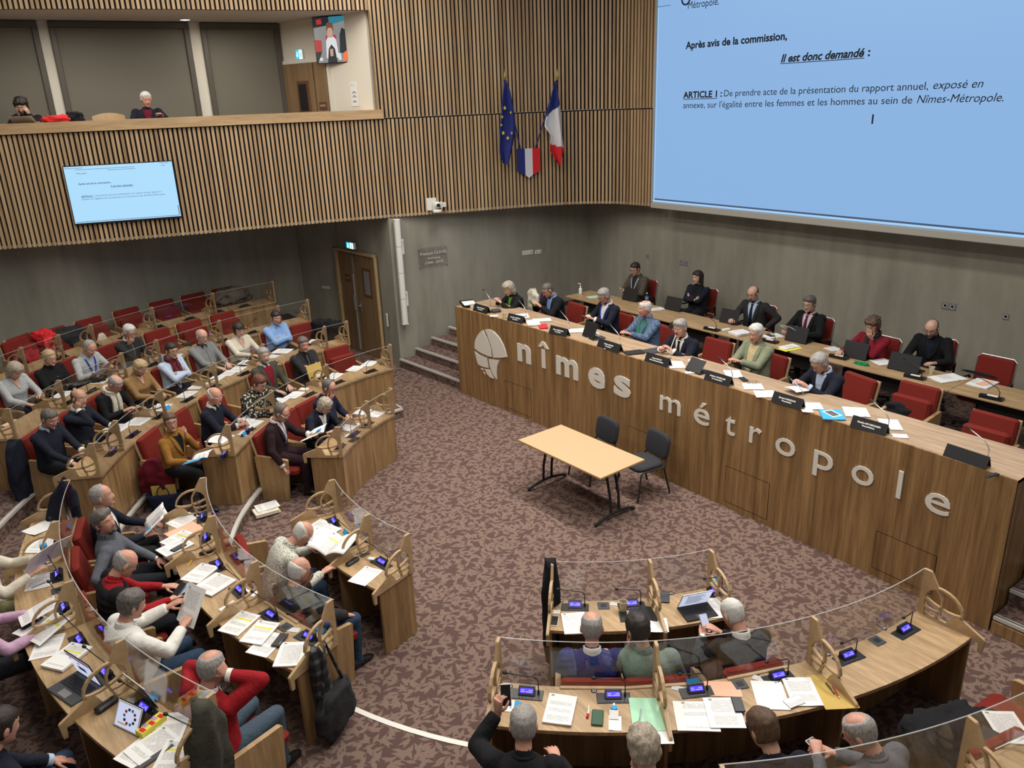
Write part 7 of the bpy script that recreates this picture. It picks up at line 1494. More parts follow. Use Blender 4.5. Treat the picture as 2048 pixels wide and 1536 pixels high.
# front desk near right
paper(1149, 1246, 1142, 1210, zC0, 'stack of printed sheets before the person in royal blue jacket', th=0.010); slab(1111, 1224, 1112, 1212, zC0, 'white business card above the white phone', (0.085, 0.055, 0.003), 'page_text', 'card', 'card')
phone(1109, 1243, 1113, 1220, zC0, 'white phone with dark screen at the left divider', 'white_plastic', 'black_plastic', 0.068, 0.138)
p = at(1246, 1222, zC0); cup((p[0], p[1], zC0), 'cream paper cup with a clear lid on the front desk', 'cup_cream', 0.10, True)
slab(1230, 1208, 1232, 1196, zC0, 'white badge card beside the cream paper cup', (0.09, 0.055, 0.003), 'page_text', 'card', 'card')
r = empty('tablet', at(1288, 1226, zC0), rot_of(1288, 1226, 1296, 1196, zC0)); tag(r, 'dark tablet lying flat right of the paper cup', 'tablet'); b = MB(); b.box((0, 0, 0.004), (0.265, 0.20, 0.007), 0.003); b.build('case', 'black_plastic', r); b = MB(); b.box((0, 0, 0.0078), (0.24, 0.18, 0.0008)); b.build('screen', 'black_plastic', r)
phone(1247, 1234, 1243, 1215, zC0, 'small dark phone left of the dark-haired head', 'dark_grey', 'black_plastic')
paper(1316, 1250, 1312, 1226, zC0, 'white sheet under the edge of the dark tablet', 'page_blank', 0.002, (0.17, 0.2))
phone(1330, 1196, 1330, 1180, zC0, 'dark blue phone case by the middle divider', 'cloth_midnight', 'dark_grey', 0.08, 0.16)
def doc(b, w, h): b.cur = 0; b.box((0, 0.42 * h, 0), (w, h * 0.1, 0.0005)) if False else None; lines(b, w * 0.8, h * 0.9, 12); b.cur = 2; b.box((-0.3 * w, 0.42 * h, 0.001), (0.07 * w, 0.03 * h, 0.0006))
laptop(1395, 1225, zC0, fdeg(1382, 1208, 1407, 1240, zC0), 'open laptop with a lit text page and dark keyboard on the front desk', 'black_matte', 0.30, 0.215, 118, 'page_glow', doc, lid='silver')
paper(1424, 1216, 1412, 1186, zC0, 'printed sheet half under the open laptop with keyboard cover', th=0.003)
# ------------------------------------------------------------------ middle block, front desk and floor
paper(636, 1054, 652, 1044, DZ, 'printed sheets at the far end beyond the bald reader', th=0.004); paper(650, 1064, 672, 1052, DZ + 0.006, 'printed sheets sliding under the open document', th=0.004); paper(630, 1071, 645, 1060, DZ + 0.003, 'white sheet in front of the bald reader', 'page_text', 0.003)
def document(px, py, ux, uy, z, label, tilt, name='document', w=0.23, h=0.31, mats=('page_yellow', 'page_yellow'), roll=0.0, cat='document', open_=0.30, pos=None):
    p = at(px, py, z) if pos is None else pos; r = empty(name, (p[0], p[1], p[2] if pos is not None else z), rot_of(px, py, ux, uy, z)); r.rotation_euler = (tilt, roll, r.rotation_euler[2]); tag(r, label, cat)
    for s_ in (-1, 1):
        b = MB(); b.grid(lambda u, v: (s_ * u * w * math.cos(open_), (v - 0.5) * h, u * w * math.sin(open_) + 0.03 * math.sin(PI * u)), 8, 6, (0, 0, -0.006)); o = b.build('page', mats[0 if s_ < 0 else 1], r, True)
    return r
document(668, 1092, 684, 1078, DZ + 0.10, 'open document with yellow highlighted lines held by the bald reader', R(8), w=0.24, h=0.32)
slab(705.5, 1125.6, 722, 1115, DZ, 'black glasses case on the front desk', (0.06, 0.16, 0.035), 'black_plastic', 'glasses_case', 'case', 0.012); slab(743, 1117, 750, 1108, DZ + 0.006, 'small white card standing by a blue display', (0.075, 0.055, 0.004), 'page_text', 'card', 'card')
paper(731, 1152, 752, 1134, DZ, 'single printed sheet hanging over the front desk edge', th=0.002, size=(0.21, 0.297))
paper(533, 1022, 556, 1016, 0.0, 'bright yellow folder at the bottom of the pile on the floor', 'card_yellow', 0.012, (0.25, 0.33), name='folder', cat='folder'); paper(531, 1019, 552, 1013, 0.015, 'pile of documents on the carpet beside the aisle seat', 'page_cream', 0.05, (0.225, 0.31)); paper(534, 1012, 555, 1006, 0.068, 'printed top sheet of the pile on the carpet', 'page_text', 0.006)
# ------------------------------------------------------------------ middle block, second desk
paper(366, 1040, 388, 1029, zB1, 'printed sheet before the balding person in profile', th=0.003); paper(368, 1062, 386, 1054, zB1, 'peach folder under papers on the second desk', 'card_peach', 0.004, (0.24, 0.33), name='folder', cat='folder'); paper(356, 1077, 376, 1066, zB1 + 0.008, 'stapled sheets on the peach folder', 'page_yellow', 0.004); paper(350, 1094, 372, 1084, zB1, 'blue-edged document pile under the dark phone', 'page_text', 0.012, (0.22, 0.31))
phone(357, 1096, 370, 1089, zB1 + 0.016, 'dark blue phone on the document pile', 'cloth_midnight', 'dark_grey'); slab(415, 1106, 428, 1100, zB1, 'long black glasses case by the divider', (0.06, 0.165, 0.04), 'black_plastic', 'glasses_case', 'case', 0.014); slab(366, 1027, 374, 1022, zB1, 'white card at the far end of the second desk', (0.09, 0.055, 0.003), 'page_cream', 'card', 'card')
pen(380, 1126, 388, 1116, zB1 + 0.002, 'yellow green pen at the stack of printed reports', 'card_yellow'); paper(400, 1146, 418, 1132, zB1, 'stack of printed reports before the person in quilted vest', 'page_text', 0.014, (0.22, 0.30)); paper(428, 1168, 448, 1155, zB1 + 0.004, 'open booklet next to the stack of printed reports', 'page_text', 0.012, (0.28, 0.30)); paper(488, 1186, 500, 1178, zB1, 'white note behind the divider on the second desk', 'page_blank', 0.002, (0.15, 0.11)); paper(457, 1213, 470, 1205, zB1, 'narrow white slip near the second divider', 'page_blank', 0.002, (0.08, 0.16)); paper(510, 1188, 520, 1180, zB1, 'white slip beside a blue display behind the divider', 'page_blank', 0.002, (0.10, 0.08))
paper(479, 1246, 500, 1228, zB1, 'printed booklet with a yellow line at the desk edge', 'page_yellow', 0.008, (0.22, 0.30)); paper(520, 1264, 536, 1246, zB1 + 0.012, 'stack of letters with a yellow line', 'page_yellow', 0.010, (0.215, 0.297)); paper(534, 1288, 552, 1270, zB1, 'white sheets under the dark phone case', 'page_text', 0.006); slab(560, 1281, 570, 1268, zB1 + 0.012, 'long dark phone case with a pen on white sheets', (0.08, 0.17, 0.012), 'black_plastic', 'phone_case', 'case', 0.004); pen(566, 1281, 577, 1266, zB1 + 0.025, 'black pen on the long dark phone case', 'black_plastic'); paper(582, 1308, 590, 1286, zB1, 'stack of printed pages before the person in red sweater', 'page_text', 0.012, (0.225, 0.30)); slab(586, 1260, 592, 1252, zB1, 'white badge card between two blue displays', (0.12, 0.06, 0.003), 'page_text', 'card', 'card')
# ------------------------------------------------------------------ middle block, third desk
slab(100, 1029, 108, 1025, zB2, 'flat black tablet case at the far end of the third desk', (0.2, 0.13, 0.012), 'black_plastic', 'tablet_case', 'case', 0.004); slab(128, 1026, 136, 1020, zB2, 'small red box at the far end of the third desk', (0.09, 0.12, 0.04), 'card_red', 'box', 'box', 0.006)
o = paper(84, 1055, 98, 1048, zB2, 'white sheet with a dark sketch on the third desk', 'page_blank', 0.003, (0.22, 0.30), curl=0.02); paper(84, 1090, 96, 1080, zB2, 'printed sheets under the water bottle', 'page_text', 0.004, (0.24, 0.30)); p = at(92, 1112, zB2 + 0.006); bottle(tuple(p), 'clear water bottle behind the divider on the third desk', 0.21)
paper(75, 1133, 88, 1128, zB2, 'white pad under the black phone', 'page_blank', 0.004, (0.16, 0.24)); phone(74, 1134, 90, 1129, zB2 + 0.006, 'black phone on a white pad on the third desk', 'black_plastic', 'black_plastic', 0.078, 0.16); paper(79, 1163, 84, 1140, zB2, 'printed sheet with a pen on the third desk', 'page_text', 0.003, (0.215, 0.27)); pen(78, 1171, 90, 1166, zB2 + 0.006, 'grey pen on a printed sheet of the third desk', 'mid_grey')
paper(70, 1254, 86, 1244, zB2, 'white sheets under the open black phone wallet', 'page_blank', 0.004, (0.2, 0.27)); slab(61, 1246, 74, 1238, zB2 + 0.008, 'open black phone wallet at the divider of the third desk', (0.085, 0.18, 0.014), 'black_plastic', 'wallet', 'wallet', 0.004); paper(95, 1293, 104, 1270, zB2, 'printed letter left of the laptop with a red header', 'page_text', 0.003); paper(134, 1312, 152, 1298, zB2, 'thick report with a yellow mark left of the open laptop', 'page_yellow', 0.022, (0.22, 0.30))
def web(b, w, h): b.cur = 1; b.box((0, 0.43 * h, 0), (w, 0.1 * h, 0.0006)); b.box((-0.05 * w, 0.22 * h, 0), (0.12 * w, 0.05 * h, 0.0006)); b.box((0.25 * w, -0.25 * h, 0), (0.1 * w, 0.08 * h, 0.0006)); b.cur = 2; b.box((-0.05 * w, -0.08 * h, 0), (0.34 * w, 0.2 * h, 0.0006)); b.cur = 0; b.box((-0.4 * w, 0.25 * h, 0), (0.1 * w, 0.06 * h, 0.0006)); b.box((0.25 * w, -0.35 * h, 0), (0.3 * w, 0.02 * h, 0.0006))
laptop(150, 1378, zB2, fdeg(181, 1358, 117, 1397, zB2), 'open dark laptop showing a page with a red header', 'dark_grey', 0.34, 0.24, 104, 'page_glow', web, lid='dark_grey')
slab(214, 1414, 234, 1400, zB2, 'black glasses case beside the white tablet', (0.065, 0.17, 0.045), 'black_plastic', 'glasses_case', 'case', 0.014)
r = empty('tablet', at(250, 1462, zB2), math.atan2(*(at(250, 1462, zB2)[1::-1])) - PI / 2 + PI + R(8)); tag(r, 'white tablet propped in a black cover showing a round diagram', 'tablet')
X = Matrix.Translation((0, 0.0, 0.0)) @ Matrix.Rotation(R(62), 4, 'X')
b = MB(); b.X = X; b.box((0, 0.095, -0.006), (0.265, 0.19, 0.010), 0.004); b.build('cover', 'black_plastic', r); b = MB(); b.X = X; b.box((0, 0.095, 0.001), (0.25, 0.178, 0.005), 0.002); b.build('bezel', 'white_plastic', r)
b = MB(); b.X = X; b.box((0, 0.095, 0.0042), (0.222, 0.158, 0.0008)); sc = b.build('screen', 'page_glow', r)
b = MB(); b.X = X
for k in range(10): a = 2 * PI * k / 10; b.cur = k % 3; b.box((0.02 + 0.055 * math.cos(a), 0.10 + 0.048 * math.sin(a), 0.005), (0.022, 0.018, 0.0006))
b.cur = 4; b.box((-0.04, 0.04, 0.005), (0.09, 0.008, 0.0006)); b.build('diagram', ['screen_text', 'card_red', 'card_blue', 'tv_blue', 'card_yellow'], r); b = MB(); b.prism([(0, 0), (0.16, 0), (0.16, 0.006), (0.095, 0.125)], -0.12, 0.12, lambda a_, c_, h: (h, a_ + 0.008, c_)); b.build('stand_flap', 'black_plastic', r)
slab(261, 1404, 266, 1390, zB2, 'white card behind the white tablet', (0.06, 0.085, 0.003), 'page_text', 'card', 'card')
r = empty('pencil_box', at(304, 1456, zB2), rot_of(304, 1456, 322, 1442, zB2)); tag(r, 'small orange and pink patterned box on the third desk', 'box'); b = MB(); b.box((0, 0, 0.025), (0.075, 0.20, 0.05), 0.004); b.build('body', 'card_yellow', r); b = MB()
for k in range(5): b.cur = k % 2; b.box((0.02 * (-1) ** k * 0.6, -0.075 + 0.037 * k, 0.051), (0.045, 0.03, 0.002), 0.0)
b.build('print', ['flag_red', 'cloth_lilac'], r)
paper(342, 1456, 350, 1436, zB2, 'printed sheets right of the patterned box', 'page_text', 0.004); paper(304, 1490, 322, 1478, zB2 + 0.004, 'loose letter sheets in front of the patterned box', 'page_text', 0.004); paper(285, 1498, 300, 1486, zB2, 'lower loose sheets at the edge of the third desk', 'page_text', 0.004); paper(350, 1512, 362, 1488, zB2, 'report with a yellow line at the bottom edge of the photo', 'page_yellow', 0.010, (0.22, 0.30)); slab(308, 1517, 330, 1502, zB2, 'dark slim folder at the bottom edge of the photo', (0.05, 0.28, 0.012), 'dark_grey', 'folder', 'folder', 0.003)
p = at(296, 1398, zB2); r = empty('plastic_sleeve', tuple(p), math.atan2(p[1], p[0]) - PI / 2); tag(r, 'white plastic sleeve leaning on the glass screen of the third desk', 'folder'); b = MB(); b.X = Matrix.Rotation(R(-18), 4, 'X'); b.box((0, -0.0, 0.11), (0.30, 0.006, 0.22)); b.build('sheet', 'page_blank', r); b = MB(); b.X = Matrix.Rotation(R(-18), 4, 'X'); b.box((0.02, 0.006, 0.105), (0.30, 0.003, 0.21)); b.build('cover', 'clear_acrylic', r)
# bottom right desk
paper(2016, 1455, 1996, 1425, TZ[2] + DZ, 'printed sheet under the glass at the right edge', 'page_text', 0.003); slab(1975, 1475, 1985, 1462, TZ[2] + DZ, 'dark notebook beside the divider at the right edge', (0.12, 0.17, 0.012), 'black_plastic', 'notebook', 'notebook')
p = at(1990, 1500, TZ[2] + DZ); o = MB(); o.tube([(p[0], p[1], p[2] + 0.006), (p[0] + 0.04, p[1] + 0.09, p[2] + 0.03), (p[0] + 0.14, p[1] + 0.16, p[2] + 0.05), (p[0] + 0.22, p[1] + 0.19, p[2] + 0.006)], 0.005, 8); o = o.build('charging_cable', 'white_plastic', None, True); tag(o, 'white cable curving over the bottom right desk', 'cable')
# ================================================================== far left block: papers and things
zA = [TZ[t] + DZ for t in range(5)]
def pr(cx, cy, t, label, mat='page_text', th=0.004, size=(0.21, 0.297), dy=-9, dx=14, **k): return paper(cx, cy, cx + dx, cy + dy, zA[t], label, mat, th, size, **k)
pr(699, 853, 0, 'white document stack at the far end before the tablet holder', th=0.02); pr(728, 822, 0, 'open sheets under the divider of the front desk', th=0.008); pr(752, 828, 0, 'printed sheets at the aisle end of the front desk', th=0.006, size=(0.21, 0.26)); pr(699, 872, 0, 'small white card leaning near the microphone', 'page_blank', 0.002, (0.12, 0.10)); slab(708, 880, 720, 872, zA[0], 'dark phone wallet on the front desk of the far block', (0.09, 0.17, 0.012), 'black_plastic', 'wallet', 'wallet')
slab(741, 815, 751, 808, zA[0], 'dark folder at the aisle end of the front desk', (0.2, 0.12, 0.01), 'dark_grey', 'folder', 'folder')
pr(497, 847, 1, 'open report before the bald person with white collar', th=0.014, size=(0.34, 0.28)); pr(503, 833, 1, 'upper report page near the patterned blouse', th=0.01); pr(489, 867, 1, 'small white sheet near the blue card', 'page_blank', 0.002, (0.16, 0.15)); slab(479, 856, 488, 848, zA[1], 'dark red wallet on the second desk of the far block', (0.10, 0.16, 0.012), 'card_red', 'wallet', 'wallet')
pr(440, 877, 1, 'printed sheets behind the divider in front of the mustard jacket', th=0.008, size=(0.28, 0.30)); pr(589, 790, 1, 'printed sheets in front of the bearded person', th=0.01); pr(560, 801, 1, 'small white sheets before the patterned blouse', th=0.004, size=(0.21, 0.2))
pr(668, 752, 1, 'printed sheets beside the standing envelope', th=0.012); pr(710, 737, 1, 'white sheets before the empty aisle seat', th=0.006, size=(0.21, 0.29)); pr(739, 727, 1, 'printed page by the aisle divider', th=0.004); slab(768, 727, 776, 721, zA[1], 'dark red booklet at the aisle end of the second desk', (0.12, 0.16, 0.01), 'brown_wood', 'booklet', 'booklet'); pr(608, 778, 1, 'thin white note behind a microphone in the second row', 'page_blank', 0.002, (0.15, 0.1))
p = at(634, 757, zA[1]); r = empty('envelope', tuple(p), math.atan2(p[1], p[0]) - PI / 2); tag(r, 'upright yellow kraft envelope leaning on the divider of the second desk', 'envelope'); b = MB(); b.X = Matrix.Rotation(R(-14), 4, 'X'); b.box((0, 0, 0.125), (0.30, 0.008, 0.25)); b.build('paper', 'card_kraft', r); b = MB(); b.X = Matrix.Rotation(R(-14), 4, 'X'); b.box((0.05, -0.006, 0.04), (0.10, 0.003, 0.05)); b.build('address_slip', 'page_blank', r)
pr(374, 789, 2, 'printed letter before the blond person in tan sweater', th=0.006); pr(396, 772, 2, 'printed sheets before the burgundy checked scarf', th=0.006); pr(320, 815, 2, 'white sheets behind the divider before the white scarf', th=0.006, size=(0.24, 0.29)); pr(275, 843, 2, 'printed report at the desk of the cheek-resting person', th=0.008, size=(0.26, 0.30)); pr(232, 856, 2, 'white sheets behind the divider near the pale blue collar', th=0.008, size=(0.30, 0.28))
pr(474, 739, 2, 'printed document before the grey zip sweater', th=0.010); pr(458, 746, 2, 'lower printed sheets near the grey zip sweater', th=0.004); pr(432, 757, 2, 'white sheet half behind a divider in the third row', th=0.004, size=(0.21, 0.24)); pr(565, 702, 2, 'open report before the sky blue shirt', th=0.010, size=(0.30, 0.28)); pr(546, 713, 2, 'white page left of the open report', th=0.003, size=(0.18, 0.21)); pr(492, 725, 2, 'printed page before the white sweater', th=0.004, size=(0.21, 0.25)); pr(628, 683, 2, 'white sheets at the single end bay of the third row', th=0.006, size=(0.2, 0.24))
pr(125, 789, 3, 'white sheets behind the divider before the pale grey sweater', th=0.006); pr(203, 761, 3, 'white sheets before the black buttoned top', th=0.006); pr(344, 713, 3, 'white sheets right of the fist-under-chin person', th=0.006, size=(0.26, 0.28)); slab(36, 848, 52, 840, zA[2], 'pale pink laptop sleeve at the left edge', (0.34, 0.25, 0.018), 'card_pink', 'laptop_sleeve', 'sleeve', 0.006); slab(375, 691, 384, 686, zA[3], 'black and yellow case on the fourth desk', (0.2, 0.10, 0.05), 'black_plastic', 'case', 'case', 0.02)
# things held in hands
def held(key, hand, label, kind, size=(0.21, 0.297), mat='page_text', up=0.6, off=(0, 0.10, 0.03), th=0.003, tilt=55, rz=0.0):
    q = PEOPLE[key]; W = q['hands'][hand][0] if hand in 'RL' else (q['hands']['R'][0] + q['hands']['L'][0]) / 2; f = Vector((math.cos(q['face']), math.sin(q['face']), 0)); s = Vector((f.y, -f.x, 0))
    p = W + s * off[0] + f * off[1] + Vector((0, 0, off[2]))
    if kind == 'sheet':
        b = MB(); w, h = size; b.grid(lambda u, v: ((u - 0.5) * w, (v - 0.5) * h, 0.018 * math.sin(u * PI)), 6, 6, (0, 0, -th)); o = b.build('paper_sheets', mat, None, False, p); o.rotation_euler = (R(tilt), 0, q['face'] - PI / 2 + R(rz)); tag(o, label, 'papers')
    elif kind == 'tablet':
        r = empty('tablet', p); r.rotation_euler = (R(tilt), 0, q['face'] - PI / 2 + R(rz)); tag(r, label, 'tablet'); b = MB(); b.box((0, 0, 0), (size[0], size[1], 0.012), 0.004); b.build('case', 'black_plastic', r); b = MB(); b.box((0, 0, 0.007), (size[0] * 0.92, size[1] * 0.92, 0.001)); b.build('screen', 'dark_grey', r)
    elif kind == 'phone': phone(0, 0, 0, 0, 0, label, mat, 'page_glow' if mat == 'silver' else 'black_plastic', pos=p, rot=(R(tilt), 0, q['face'] - PI / 2 + R(rz)))
    elif kind == 'book': document(0, 0, 0, 0, 0, label, R(tilt), mats=(mat, mat), w=size[0], h=size[1], pos=p); bpy.data.objects[-1] if False else None
def heldbook(key, label, mats, size, off, tilt, rz=0.0, hand='B', open_=0.25, name='magazine', cat='magazine'):
    q = PEOPLE[key]; W = q['hands'][hand][0] if hand in 'RL' else (q['hands']['R'][0] + q['hands']['L'][0]) / 2; f = Vector((math.cos(q['face']), math.sin(q['face']), 0)); s = Vector((f.y, -f.x, 0)); p = W + s * off[0] + f * off[1] + Vector((0, 0, off[2]))
    r = empty(name, p); r.rotation_euler = (R(tilt), 0, q['face'] - PI / 2 + R(rz)); tag(r, label, cat)
    for s_ in (-1, 1):
        b = MB(); b.grid(lambda u, v: (s_ * u * size[0] * math.cos(open_), (v - 0.5) * size[1], u * size[0] * math.sin(open_) + 0.02 * math.sin(PI * u)), 8, 6, (0, 0, -0.005)); b.build('page', mats[0 if s_ < 0 else 1], r, True)
    return r
r = heldbook('burg', 'open magazine with photos held by the person in burgundy suit', ('page_text', 'page_cream'), (0.21, 0.29), (0.12, 0.12, 0.03), 24, hand='L')
b = MB(); b.box((0.09, 0.05, 0.045), (0.10, 0.09, 0.002)); b.cur = 1; b.box((-0.10, -0.07, 0.045), (0.12, 0.05, 0.002)); b.cur = 2; b.box((-0.08, 0.06, 0.045), (0.10, 0.07, 0.002)); b.build('photo_print', ['dark_grey', 'card_peach', 'card_blue'], r)
held('navyw', 'B', 'dark tablet held upright by the person in navy blazer', 'tablet', (0.26, 0.19), off=(0.0, 0.07, 0.03), tilt=55)
heldbook('must', 'blue and white booklet held by the person in mustard jacket', ('page_text', 'card_blue'), (0.18, 0.26), (0.0, 0.14, 0.03), 18, hand='R', name='booklet', cat='booklet')
held('lany', 'B', 'white papers held by the person with the blue lanyard', 'sheet', off=(0.06, 0.08, 0.04), tilt=40); held('lany', 'R', 'grey sheet behind the white papers in the fourth row', 'sheet', mat='page_cream', off=(0.08, 0.12, 0.02), tilt=30, rz=-14)
held('navy3', 'B', 'dark phone held by the person with pale blue collar', 'phone', off=(0, 0.09, 0.02), tilt=20); held('scarf', 'B', 'phone held by the person with white scarf', 'phone', off=(0, 0.09, 0.02), tilt=25)
r = heldbook('navprof', 'printed booklet with purple and blue boxes held by the person in profile', ('page_text', 'page_text'), (0.20, 0.28), (0.02, 0.11, 0.07), 38, open_=0.3, name='booklet', cat='booklet'); b = MB(); b.box((0.09, 0.03, 0.055), (0.05, 0.12, 0.002)); b.cur = 1; b.box((0.13, -0.07, 0.058), (0.06, 0.06, 0.002)); b.build('colour_print', ['cloth_lilac', 'card_blue'], r)
held('vest', 'R', 'open black phone case held by the person in quilted vest', 'phone', mat='black_plastic', off=(-0.06, 0.09, 0.03), tilt=25, rz=30); held('vest', 'B', 'pale blue sheet in the hand of the person in quilted vest', 'sheet', (0.10, 0.16), 'cloth_pale_blue', off=(0.04, 0.12, 0.0), tilt=20)
held('whshirt', 'B', 'printed sheet with small photos held up by the person in white shirt', 'sheet', (0.25, 0.34), off=(0.03, 0.13, 0.06), tilt=58, rz=8)
held('news', 'B', 'open newspaper held at the left edge', 'sheet', (0.42, 0.34), 'page_text', off=(0.0, 0.12, 0.06), tilt=50, rz=-48); held('pinkp', 'L', 'printed papers on the lap of the person in lilac pink top', 'sheet', off=(0.06, 0.06, 0.03), tilt=14); held('pinkp', 'R', 'second sheaf of papers held at the left edge', 'sheet', off=(0.02, 0.06, 0.02), tilt=14, rz=25, mat='page_yellow')
held('phonem', 'B', 'lit phone held by the grey-haired person in black jacket', 'phone', mat='silver', off=(-0.01, 0.08, 0.05), tilt=48); held('c1a', 'L', 'dark phone raised beside the left glass screen', 'phone', off=(0.05, 0.05, 0.10), tilt=70, rz=10); held('c1d', 'L', 'dark phone under the clasped hands of the person in grey jacket', 'phone', off=(0.08, 0.06, -0.05), tilt=12)
held('dw', 'B', 'pale phone held by the person in black jacket and green top', 'phone', mat='silver', off=(0, 0.09, 0.03), tilt=35); held('dg', 'B', 'phone with green case held by the person in black cardigan', 'phone', mat='cloth_emerald', off=(0.0, 0.09, 0.03), tilt=40); held('dh', 'B', 'grey phone held by the person in navy blazer and open white shirt', 'phone', mat='mid_grey', off=(0.0, 0.09, 0.03), tilt=25); held('b1', 'B', 'dark phone held at the left end of the rear table', 'phone', off=(0, 0.09, 0.03), tilt=30)
held('b4', 'B', 'white papers held by the person in pink shirt and purple tie', 'sheet', (0.3, 0.22), 'page_text', off=(0.02, 0.08, 0.05), tilt=38, rz=-8); held('navyj', 'L', 'white sheet under the writing hand on the platform desk', 'sheet', (0.21, 0.26), off=(0.05, 0.10, -0.02), tilt=4)

# ================================================================== platform desk things
zD = PZ + 0.0; zDT = PZ - 0.002
def yrow(x, y, z): return at(x, y, z)
def nameplate(xa, ya, xb, yb, lines_, label):
    a = at(xa, ya, PZ); c = at(xb, yb, PZ); w = np.linalg.norm(c - a); m = (a + c) / 2; rz = math.atan2(c[1] - a[1], c[0] - a[0]); r = empty('nameplate', (m[0], m[1], PZ + 0.0), rz); tag(r, label, 'nameplate', 'black nameplates')
    b = MB(); h = 0.118; b.prism([(0, 0), (0.055, h), (0.062, h), (0.115, 0), (0.107, 0), (0.0585, h - 0.012), (0.008, 0)], -w / 2, w / 2, lambda p_, q_, hh: (hh, p_, q_)); b.build('stand', 'black_plastic', r)
    if lines_:
        b = MB(); an = math.atan2(h, 0.055); b.X = Matrix.Translation((0, -0.0012, 0)) @ Matrix.Rotation(an, 4, 'X')
        for k, (s_, hh) in enumerate(zip(lines_, (0.07, 0.042))):
            sz = 0.026 if k == 0 else 0.022; d = text_mesh(s_, sz, 0, 'CENTER', 0.0008, 0); wd = max(v[0] for v in d[0]) - min(v[0] for v in d[0]); kx = min(1.0, w * 0.66 / wd); b2 = MB()
            X0 = b.X; b.X = X0 @ Matrix.Translation((0, hh, 0.0015)); b.text(s_, sz, sx=kx, align='CENTER', bold=0.0008); b.X = X0
        b.build('lettering', 'white_plastic', r)
NP = [(945.4, 620.6, 972.3, 628.4, ('Claude DE GIRARDI', 'Vice-présidente'), 'black nameplate before the person in black jacket and green top'), (1013.3, 641, 1043.6, 648.4, ('Jean-Marc CAMPELLO', 'Vice-président'), 'black nameplate before the person in black cardigan'), (1097, 666, 1131, 674.7, ('Olivier FABREGOUL', 'Vice-président'), 'black nameplate before the person in navy blazer and open white shirt'), (1193, 693, 1236, 707, ('Frédéric BEAUME', 'Vice-président'), 'black nameplate before the person in blue checked shirt'), (1288, 722, 1333.6, 736, ('Franck PROUST', 'Nîmes Métropole Président'), 'black nameplate before the speaker with the lit microphone'), (1407, 759, 1456.7, 774.3, ('Frédéric TOUZELLIER', '1er Vice-président'), 'black nameplate before the person in sage green jacket'), (1541.5, 802.8, 1600, 820.5, ('Bernard ANGELRAS', 'Vice-président'), 'black nameplate before the person writing in navy blazer'), (1699, 852.8, 1768.7, 873.4, ('Géraldine REY-DESCHAMPS', 'Vice-présidente'), 'black nameplate before the empty seat with the dark bag'), (1885, 911.3, 1969.6, 940, None, 'blank black nameplate at the right end of the platform desk')]
for a in NP: nameplate(*a)
def dmic(x, y, label, lit=False, side=-1):
    p = at(x, y, PZ); r = empty('desk_microphone', (p[0], p[1], PZ), 0.0); tag(r, label, 'microphone', 'grey gooseneck microphones of the platform desk')
    b = MB(); b.lathe([(0.022, 0), (0.022, 0.008), (0.012, 0.014), (0.001, 0.014)], 14); b.build('base', 'mid_grey', r)
    pts = [(0, 0, 0.01), (0, 0, 0.10), (-0.03, 0.0, 0.155), (-0.10, 0.01, 0.195), (-0.22, 0.03, 0.245)] if not lit else [(0, 0, 0.01), (0, 0, 0.10), (0.0, 0.02, 0.16), (0.01, 0.06, 0.26), (0.015, 0.09, 0.32)]
    b = MB(); b.tube(pts, 0.0055, 8); g = b.build('gooseneck', 'silver' if not lit else 'white_plastic', r, True); b = MB(); e = Vector(pts[-1]); q = (e - Vector(pts[-2])).normalized(); b.tube([e - q * 0.005, e + q * 0.035], [0.013, 0.012], 10); b.build('mic_head', 'black_matte', g)
    if lit: b = MB(); b.tube([e - q * 0.012, e - q * 0.003], [0.0145, 0.0145], 12); b.build('lit_ring', 'red_led', g)
for x, y, l in ((981, 612, 'before the person in black jacket and green top'), (1052, 634, 'before the person in black cardigan'), (1138, 659, 'left of the black laptop on the platform desk'), (1240, 690, 'before the person in blue checked shirt'), (1464, 763, 'before the person in sage green jacket'), (1606, 806, 'before the person writing in navy blazer'), (1776, 858, 'before the empty seat with the dark bag'), (1975, 918, 'behind the blank nameplate at the right end')): dmic(x, y, 'grey gooseneck microphone ' + l)
dmic(1340, 716, 'white gooseneck microphone with lit red ring before the speaker', True)
def dp_(cx, cy, label, mat='page_text', th=0.004, size=(0.21, 0.297), ux=6, uy=12, **k): return paper(cx, cy, cx + ux, cy + uy, PZ, label, mat, th, size, **k)
slab(936, 609, 944, 618, PZ, 'stack of dark folders at the left end of the platform desk', (0.26, 0.33, 0.05), 'black_matte', 'folder', 'folder', 0.006); paper(938, 606, 946, 615, PZ + 0.051, 'white document on the dark folders at the left end', 'page_text', 0.008, (0.22, 0.30)); p = at(942, 615, PZ); cup((p[0] + 0.06, p[1] - 0.02, PZ), 'small white cup at the left end of the platform desk', 'white_plastic', 0.08)
p = at(1009, 636, PZ); cup((p[0], p[1], PZ), 'cream paper cup beside the second nameplate', 'cup_cream', 0.085)
slab(992, 624, 1000, 628, PZ, 'dark microphone console before the person in green top', (0.16, 0.12, 0.05), 'dark_grey', 'console', 'microphone', 0.012)
